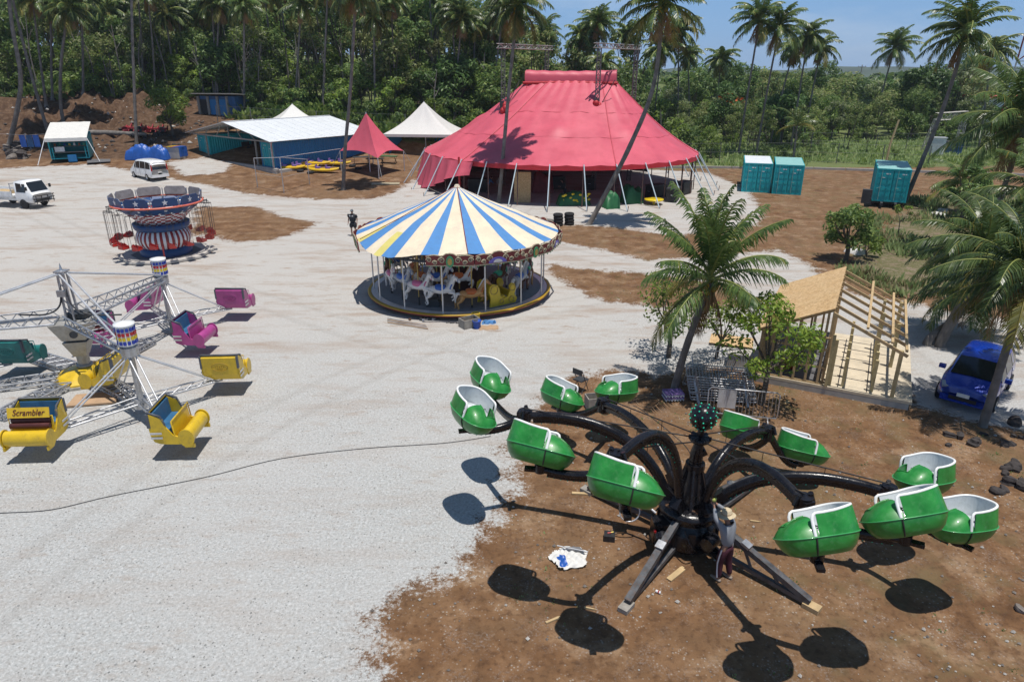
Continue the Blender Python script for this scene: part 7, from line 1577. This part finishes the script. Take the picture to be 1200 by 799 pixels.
# rocks
def rock(name, label, loc, s_, m, seed, group=None):
    r = random.Random(seed); b = MB(); v, f = [], []
    bm_ = [(math.sin(PI * i / 6) * math.cos(2 * PI * j / 9), math.sin(PI * i / 6) * math.sin(2 * PI * j / 9), math.cos(PI * i / 6)) for i in range(7) for j in range(9)]
    ph = [r.uniform(0, 6) for _ in range(4)]
    vs = [Vector(p) * (s_ * (1 + .22 * math.sin(3 * p[0] + ph[0]) + .2 * math.sin(4 * p[1] + ph[1]) + .15 * math.sin(5 * p[2] + ph[2]))) for p in bm_]; vs = [(p.x * 1.2, p.y, p.z * .7) for p in vs]
    b.add(vs, [(i * 9 + j, i * 9 + (j + 1) % 9, (i + 1) * 9 + (j + 1) % 9, (i + 1) * 9 + j) for i in range(6) for j in range(9)], 0, False); o = b.build(name, m); o.location = Vector(loc) + Vector((0, 0, s_ * .3)); o.rotation_euler = (r.uniform(-.3, .3), r.uniform(-.3, .3), r.uniform(0, 6)); return tag(o, label, 'rock', group)
rr_ = random.Random(4)
for k in range(26):
    p = at(rr_.gauss(18, 9), rr_.uniform(172, 188)); rock('rock', 'brown grey rock in the pile at the foot of the curving palm', p + Vector((0, 0, .0 if k < 15 else .35)), rr_.uniform(.25, .5), ('stone', 'lava')[k % 2], k, 'rocks piled by the curving palm')
for k in range(14):
    p = at(rr_.uniform(165, 205), rr_.uniform(157, 168)); rock('rock', 'dark rock scattered around the foot of the round tree', p, rr_.uniform(.18, .36), 'lava', 50 + k, 'rocks around the round tree')
for k in range(16):
    p = at(rr_.uniform(1165, 1215), rr_.uniform(540, 580)); rock('rock', 'dark lava rock in the cluster at the right edge of the dirt', p, rr_.uniform(.10, .2), 'lava', 80 + k, 'lava rocks at the right edge')
for k in range(12):
    p = at(rr_.uniform(1110, 1200), rr_.uniform(492, 525)); rock('rock', 'dark lump of rubble along the driveway under the palm', p, rr_.uniform(.08, .2), 'lava', 110 + k, 'rubble along the driveway')
rock('rock', 'single tan stone lying right of the barrier stack', at(922, 472), .07, 'timber', 150); rock('rock', 'single stone at the right edge near the pale dirt', at(1196, 716), .10, 'stone', 151)
# tarpaulin, boxes, planks round the spider
def crumple(u, v):
    x, y = 2 * u - 1, 2 * v - 1; r = .88 + .1 * math.sin(5 * math.atan2(y, x)) ; return (x * .48 * r, y * .42 * r, .03 + .09 * abs(math.sin(4 * x + 2 * y)) * (1 - max(abs(x), abs(y)) ** 4) + .04 * math.sin(9 * y - 5 * x) ** 2)
b = MB(); b.grid(crumple, 24, 24, 0, True, lambda u, v: (2 * u - 1) ** 2 + (2 * v - 1) ** 2 > 1.02, lambda i, j: 1 if i < 9 and abs(j - 8) < 4 + i // 3 and i > 3 else 0); tp_ = tag(place(b.build('crumpled_tarpaulin', ['tent_white', 'tarp_blue']), at(667, 656), .2), 'crumpled white and blue tarpaulin on the dirt before the spider ride', 'tarpaulin')
b = MB(); b.add([(-.1, .28, .17), (.3, .2, .16), (.42, .02, .12), (.05, .12, .16)], [(0, 1, 2, 3)]); b.build('dark_panel', 'deck_grey', tp_)
b = MB(); b.tube([(-.2, .35, .16), (.45, 0, .15)], .012, 6); b.build('edge_stick', 'galv_pale', tp_)
bx = thing('tool_case', 'small black tool case with a red tool on its lid', 'case', at(714, 632), -.15)
b = MB(); b.box((0, 0, .08), (.26, .24, .16)); b.build('case', 'black_matt', bx); b = MB(); b.tube([(-.05, 0, .17), (.03, .02, .18)], .022, 6); b.build('red_handle', 'seat_red', bx); b = MB(); b.tube([(.02, .04, .17), (.09, .06, .175)], .015, 6); b.build('yellow_tip', 'bulb_yellow', bx)
def plank(label, px, py, l, w, rz, m='timber', h=.04): b = MB(); b.box((0, 0, h / 2 + .004), (l, w, h)); b.box((l * .5 + .02, w * .2, h / 2), (.05, w * .5, h * .9)); return tag(place(b.build('plank', m), at(px, py), rz), label, 'plank')
plank('short tan plank before the spider ride drum', 792, 674, .55, .13, .75); plank('thin tan stick on the dirt near the tarpaulin', 647, 728, .3, .05, .5); plank('long dark plank behind the hand wheel', 690, 580, .9, .09, -.1, 'timber'); plank('small pale chip of wood by the fork shadow', 690, 714, .2, .03, -.3)
plank('broken plank lying right of the person in the straw hat', 884, 612, .2, .04, -.2)
b = MB(); b.cyl((-.05, 0, .034), (.06, 0, .034), .032, n=10); b.cyl((.0, 0, .034), (.03, 0, .034), .0325, n=10, mi=1); tag(place(b.build('spray_can', ['flag_white', 'seat_red']), at(771, 695), -.6), 'white and red spray can lying before the spider ride', 'can')
ch = thing('folding_chair', 'grey metal folding chair behind the left tubs of the spider ride', 'chair', at(680, 458), .8)
b = MB(); b.box((0, 0, .44), (.4, .4, .03)); b.build('seat', 'steel_dark', ch); b = MB(); b.box((-.2, 0, .78), (.03, .4, .2)); b.build('backrest', 'steel_dark', ch)
for y in (-.2, .2): b = MB(); b.tube([(.2, y, 0), (-.2, y, .88)], .014, 6); b.tube([(-.2, y, 0), (.18, y, .44)], .014, 6); b.build('leg', 'steel_dark', ch)
wb = thing('wooden_box', 'open wooden box between the two far tubs of the spider ride', 'box', at(697, 478), .2)
b = MB(); b.box((0, -.22, .22), (.6, .03, .44)); b.box((0, .22, .22), (.6, .03, .44)); b.box((-.29, 0, .22), (.03, .42, .44)); b.box((.29, 0, .22), (.03, .42, .44)); b.box((0, 0, .03), (.56, .42, .04)); b.build('box_wall', 'timber_grey', wb)
def cable(name, label, pts, r, m, cat='cable', z=.015): b = MB(); p = [at(x, y) for x, y in pts]; b.tube(spline([q + Vector((0, 0, z)) for q in p], 6), r, 6); return tag(b.build(name, m), label, cat)
cable('power_cable', 'long thin black cable crossing the pale gravel lot', [(-40, 606), (0, 602), (60, 598), (130, 582), (240, 560), (330, 538), (430, 526), (520, 520), (575, 512)], .010, 'wire')
cable('looped_rope', 'tan rope lying in loops left of the coconut palm foot', [(742, 470), (760, 466), (772, 470), (766, 478), (750, 476), (746, 468), (762, 462)], .010, 'cardboard', 'rope')
cable('coiled_cable', 'dark cable from the barrier stack towards the spider ride', [(742, 476), (756, 484), (800, 520), (812, 540)], .010, 'wire')
ls = thing('lattice_panel', 'purple and white lattice panels lying at the coconut palm foot', 'panel', at(787, 466) + Vector((0, -.15, 0)), .1)
for k in range(4):
    b = MB(); [b.box((-.3 + .1 * i, 0, .06 + .07 * k), (.03, .5, .02)) for i in range(7)]; [b.box((0, -.2 + .1 * i, .08 + .07 * k), (.66, .03, .02)) for i in range(5)]; b.build('lattice', 'violet' if k % 2 else 'flag_white', ls)
# things left before the carousel
pb = thing('pole_bundle', 'bundle of grey metal poles lying before the carousel', 'poles', at(480, 381), -.42)
for k in range(7): b = MB(); b.tube([(-1.0 - .05 * k, -.22 + .07 * k, .05 + .03 * (k % 2)), (1.05 - .06 * k, -.18 + .06 * k, .04)], .022, 6); b.build('pole', 'galv' if k % 3 else 'cardboard', pb)
hf = thing('metal_fittings', 'grey metal fittings strewn right of the pole bundle', 'fittings', at(494, 375), 0)
for k in range(9): b = MB(); b.box((random.uniform(-.6, .7), random.uniform(-.18, .2), .05), (.16, .09, .09), 0, None, (0, .3, k)); b.build('fitting', ('steel_dark', 'galv', 'grease')[k % 3], hf)
chn = MB(); [chn.tube([(.09 * i + .05 * math.cos(a), .05 * math.sin(i * 2) + .035 * math.sin(a), .03) for a in [2 * PI * j / 8 for j in range(8)]], .014, 5, 0, False, True) for i in range(9)]; tag(place(chn.build('chain', 'wire'), at(524, 379), -.1), 'short black chain lying before the carousel', 'chain')
wc = thing('wooden_crate', 'grey open crate standing left of the blue bucket', 'crate', at(550, 383), .6)
b = MB(); b.box((0, -.24, .2), (.8, .04, .4)); b.box((0, .24, .2), (.8, .04, .4)); b.box((-.38, 0, .2), (.04, .46, .4)); b.box((.38, 0, .2), (.04, .46, .4)); b.box((0, 0, .03), (.76, .46, .05)); b.build('crate_wall', 'timber_grey', wc); b = MB(); [b.box((random.uniform(-.3, .3), random.uniform(-.15, .15), .2), (.15, .12, .12), 0, None, (0, 0, k)) for k in range(6)]; b.build('contents', 'grease', wc)
for px, py, m, lab, nm in ((559, 385, 'bucket_blue', 'blue plastic bucket standing before the carousel', 'blue'), (558, 376, 'bucket_yellow', 'yellow plastic bucket behind the blue bucket', 'yellow')):
    t = thing('bucket', lab, 'bucket', at(px, py)); b = MB(); b.lathe([(0, .01), (.15, .01), (.19, .36), (.205, .36), (.2, .33), (.17, .34), (.135, .04), (0, .04)], 18); b.build('pail', m, t); b = MB(); b.tube([(.19 * math.cos(a), .05, .35 - .14 * math.sin(a)) for a in [PI * i / 8 for i in range(9)]], .008, 5); b.build('handle', 'galv', t)
tag(place(cloth_heap(10, .42, .22, .10, 31).build('cloth_bundle', 'cardboard'), at(573, 385), .1), 'tan cloth lying right of the blue bucket', 'cloth'); tag(place(cloth_heap(10, .3, .15, .14, 33).build('cloth_bundle', 'canvas_blue'), at(573, 379), .1), 'blue cloth bundle behind the tan cloth', 'cloth')
# ================================================================== FENCES, TOWER, CABINETS, POLES BY THE FIELD
def chain_fence(name, label, pts, step, h, m='fence_grey'):
    t = thing(name, label, 'fence', pts[0]); o0 = Vector(pts[0]); P_ = []
    for a, c in zip(pts, pts[1:]):
        n = max(1, int((Vector(c) - Vector(a)).length / step)); P_ += [Vector(a).lerp(Vector(c), i / n) for i in range(n)]
    P_.append(Vector(pts[-1]))
    for p in P_: p.z = hz(p.x, p.y); b = MB(); q = p - o0; b.cyl(q - Vector((0, 0, .2)), q + Vector((0, 0, h)), .05, n=6); b.build('post', m, t)
    for z in (h * .98, h * .55, .15):
        b = MB(); b.tube([p - o0 + Vector((0, 0, z)) for p in P_], .012, 5); b.build('rail', m, t)
    b = MB()
    for a, c in zip(P_, P_[1:]):
        d = c - a; n = 10
        for i in range(n): 
            f0, f1 = a - o0 + d * (i / n), a - o0 + d * ((i + 1) / n); b.tube([f0 + Vector((0, 0, .1)), f1 + Vector((0, 0, h * .95))], .005, 3, 0, False); b.tube([f0 + Vector((0, 0, h * .95)), f1 + Vector((0, 0, .1))], .007, 3, 0, False)
    b.build('mesh_panel', m, t)
chain_fence('wire_fence', 'wire mesh fence running through the weeds behind the teal containers', [Vector((16, 84, 0)), Vector((34, 85, 0)), Vector((58, 79, 0)), Vector((72, 75, 0))], 4.5, 2.3)
chain_fence('compound_fence', 'grey mesh fence round the cabinets under the radio tower', [Vector((33, 99, 0)), Vector((50, 97, 0)), Vector((66, 96, 0)), Vector((80, 96, 0))], 3.5, 2.4)
chain_fence('site_fence', 'wire mesh fence along the jungle foot behind the shed', [Vector((-37, 90, 0)), Vector((-28, 88.6, 0)), Vector((-20, 87.6, 0)), Vector((-13, 87.2, 0))], 4, 2.2)
kb = thing('concrete_kerb', 'low pale concrete kerb between the dirt yard and the weeds', 'kerb', Vector((14, 80, 0))); pk = [Vector((14.5, 79.5, .12)), Vector((22, 79.6, .12)), Vector((34, 78.6, .12)), Vector((47, 75.5, .12)), Vector((62, 71.5, .12))]
for a, c in zip(pk, pk[1:]):
    n = 4
    for i in range(n): b = MB(); b.beam(a.lerp(c, i / n) - Vector((14, 80, 0)), a.lerp(c, (i + .97) / n) - Vector((14, 80, 0)), .24, .24); b.build('kerb_length', 'concrete', kb)
tw = thing('radio_tower', 'red and white lattice radio tower at the right edge', 'tower', Vector((71, 100, 0)), .3)
hT = 46; legs_ = [Vector((2.6 * math.cos(a), 2.6 * math.sin(a), 0)) for a in (0, 2 * PI / 3, 4 * PI / 3)]
for k in range(8):
    b = MB(); z0, z1 = k * hT / 8, (k + 1) * hT / 8; f = lambda z: 1 - .72 * z / hT
    for i, l in enumerate(legs_):
        l2 = legs_[(i + 1) % 3]; b.tube([l * f(z0) + Vector((0, 0, z0)), l * f(z1) + Vector((0, 0, z1))], .11, 6)
        for q in range(2): za, zb = z0 + q * (z1 - z0) / 2, z0 + (q + 1) * (z1 - z0) / 2; b.tube([l * f(za) + Vector((0, 0, za)), l2 * f(zb) + Vector((0, 0, zb))], .05, 5); b.tube([l2 * f(za) + Vector((0, 0, za)), l * f(zb) + Vector((0, 0, zb))], .05, 5); b.tube([l * f(zb) + Vector((0, 0, zb)), l2 * f(zb) + Vector((0, 0, zb))], .05, 5)
    b.build('tower_section', 'mast_red' if k % 2 == 0 else 'white_paint', tw)
ap = pv(1098, 172, 92); cbn = thing('equipment_cabinet', 'white equipment cabinet inside the mesh fence', 'cabinet', Vector((ap.x, 92, 0)), -.3)
b = MB(); b.box((0, 0, 1.1), (1.6, 1.2, 2.2)); b.build('housing', 'white_paint', cbn); b = MB(); b.box((0, 0, 2.25), (1.8, 1.4, .1)); b.build('roof', 'galv_pale', cbn); b = MB(); b.box((-.1, -.62, 1.1), (1.2, .04, 1.8)); b.build('door', 'galv_pale', cbn)
ap2 = pv(1113, 172, 93); c2 = thing('equipment_cabinet', 'dark equipment cabinet right of the white one', 'cabinet', Vector((ap2.x + .4, 93, 0)), -.3)
b = MB(); b.box((0, 0, .8), (2.0, 1.2, 1.6)); b.build('housing', 'hut_blue', c2); b = MB(); b.box((0, 0, 1.65), (2.2, 1.4, .1)); b.build('roof', 'steel_dark', c2)
gy = thing('steel_gantry', 'grey steel lattice gantry above the white cabinet', 'gantry', Vector((ap.x + 2.6, 95, 0)), -.2)
b = MB(); b.truss((-1.6, 0, 4.6), (2.0, 0, 4.9), .9, .9, 4, .05); b.build('beam', 'alu_dull', gy)
for x in (-1.4, 1.8): b = MB(); b.truss((x - (.9 if x < 0 else 0), 0, 0), (x, 0, 4.3), .6, .6, 5, .045); b.build('leg', 'alu_dull', gy)
for k, (px, Y, h, m, lab) in enumerate(((1003, 190, 11.5, 'timber_grey', 'far utility pole with crossarm against the hills'), (1052, 135, 7.5, 'timber_grey', 'utility pole before the lone sky palm wood'))):
    p = pv(px, 120, Y); t = thing('utility_pole', lab, 'pole', Vector((p.x, Y, 0)), .2); b = MB(); b.cyl((0, 0, -.3), (0, 0, h), .16, .11, 8); b.build('pole', m, t); b = MB(); b.box((0, 0, h - .5), (2.4, .14, .16)); [b.cyl((x, 0, h - .45), (x, 0, h - .2), .05, n=6) for x in (-1, 0, 1)]; b.build('crossarm', m, t)
p = at(1037, 196); b = MB(); b.tube([(0, 0, -.3), (.1, 0, 2.6), (.55, 0, 5.2)], [.14, .13, .11], 8); tag(place(b.build('timber_pole', 'timber_post'), p), 'leaning brown timber pole behind the trailer container', 'pole')
p = pv(1178, 112, 122); wh = thing('white_building', 'white building with red roof glimpsed behind the radio tower', 'building', Vector((p.x, 122, 0)), -.2)
b = MB(); b.box((0, 0, 3), (9, 7, 6)); b.build('wall', 'white_paint', wh); b = MB(); b.box((0, 0, 6.2), (10, 8, .35)); b.build('roof', 'mast_red', wh)
for x in (-3, 0, 3): b = MB(); b.box((x, -3.52, 3.6), (1.6, .06, 1.6)); b.build('window', 'glass_dark', wh)
# white rubbish in the scrub
for k, (px, py) in enumerate(((1098, 254), (1104, 250), (1002, 297))): tag(place(cloth_heap(8, .55, .4, .35, 60 + k).build('white_sheet', 'tent_white'), at(px, py), k), ('crumpled white sheet lying left in the scrub near the leaning palm', 'crumpled white sheet lying behind the other in the scrub', 'white scrap at the foot of the crooked tree')[k], 'sheet')
# ---------------------------------------------------------------- the air
hb = MB(); hb.box((700, 960, 27), (3200, 2020, 60)); ho = hb.build('haze', 'hair'); ho['kind'] = 'stuff'; ho['label'] = 'thin bluish air between the lot and the hills'
hm = bpy.data.materials.new('haze'); hm.use_nodes = True; hn = hm.node_tree; hn.nodes.remove(hn.nodes['Principled BSDF'])
pvn = hn.nodes.new('ShaderNodeVolumePrincipled'); pvn.inputs['Color'].default_value = (.75, .85, 1, 1); pvn.inputs['Density'].default_value = .0002; hn.links.new(pvn.outputs[0], hn.nodes['Material Output'].inputs['Volume'])
ho.data.materials.clear(); ho.data.materials.append(hm)
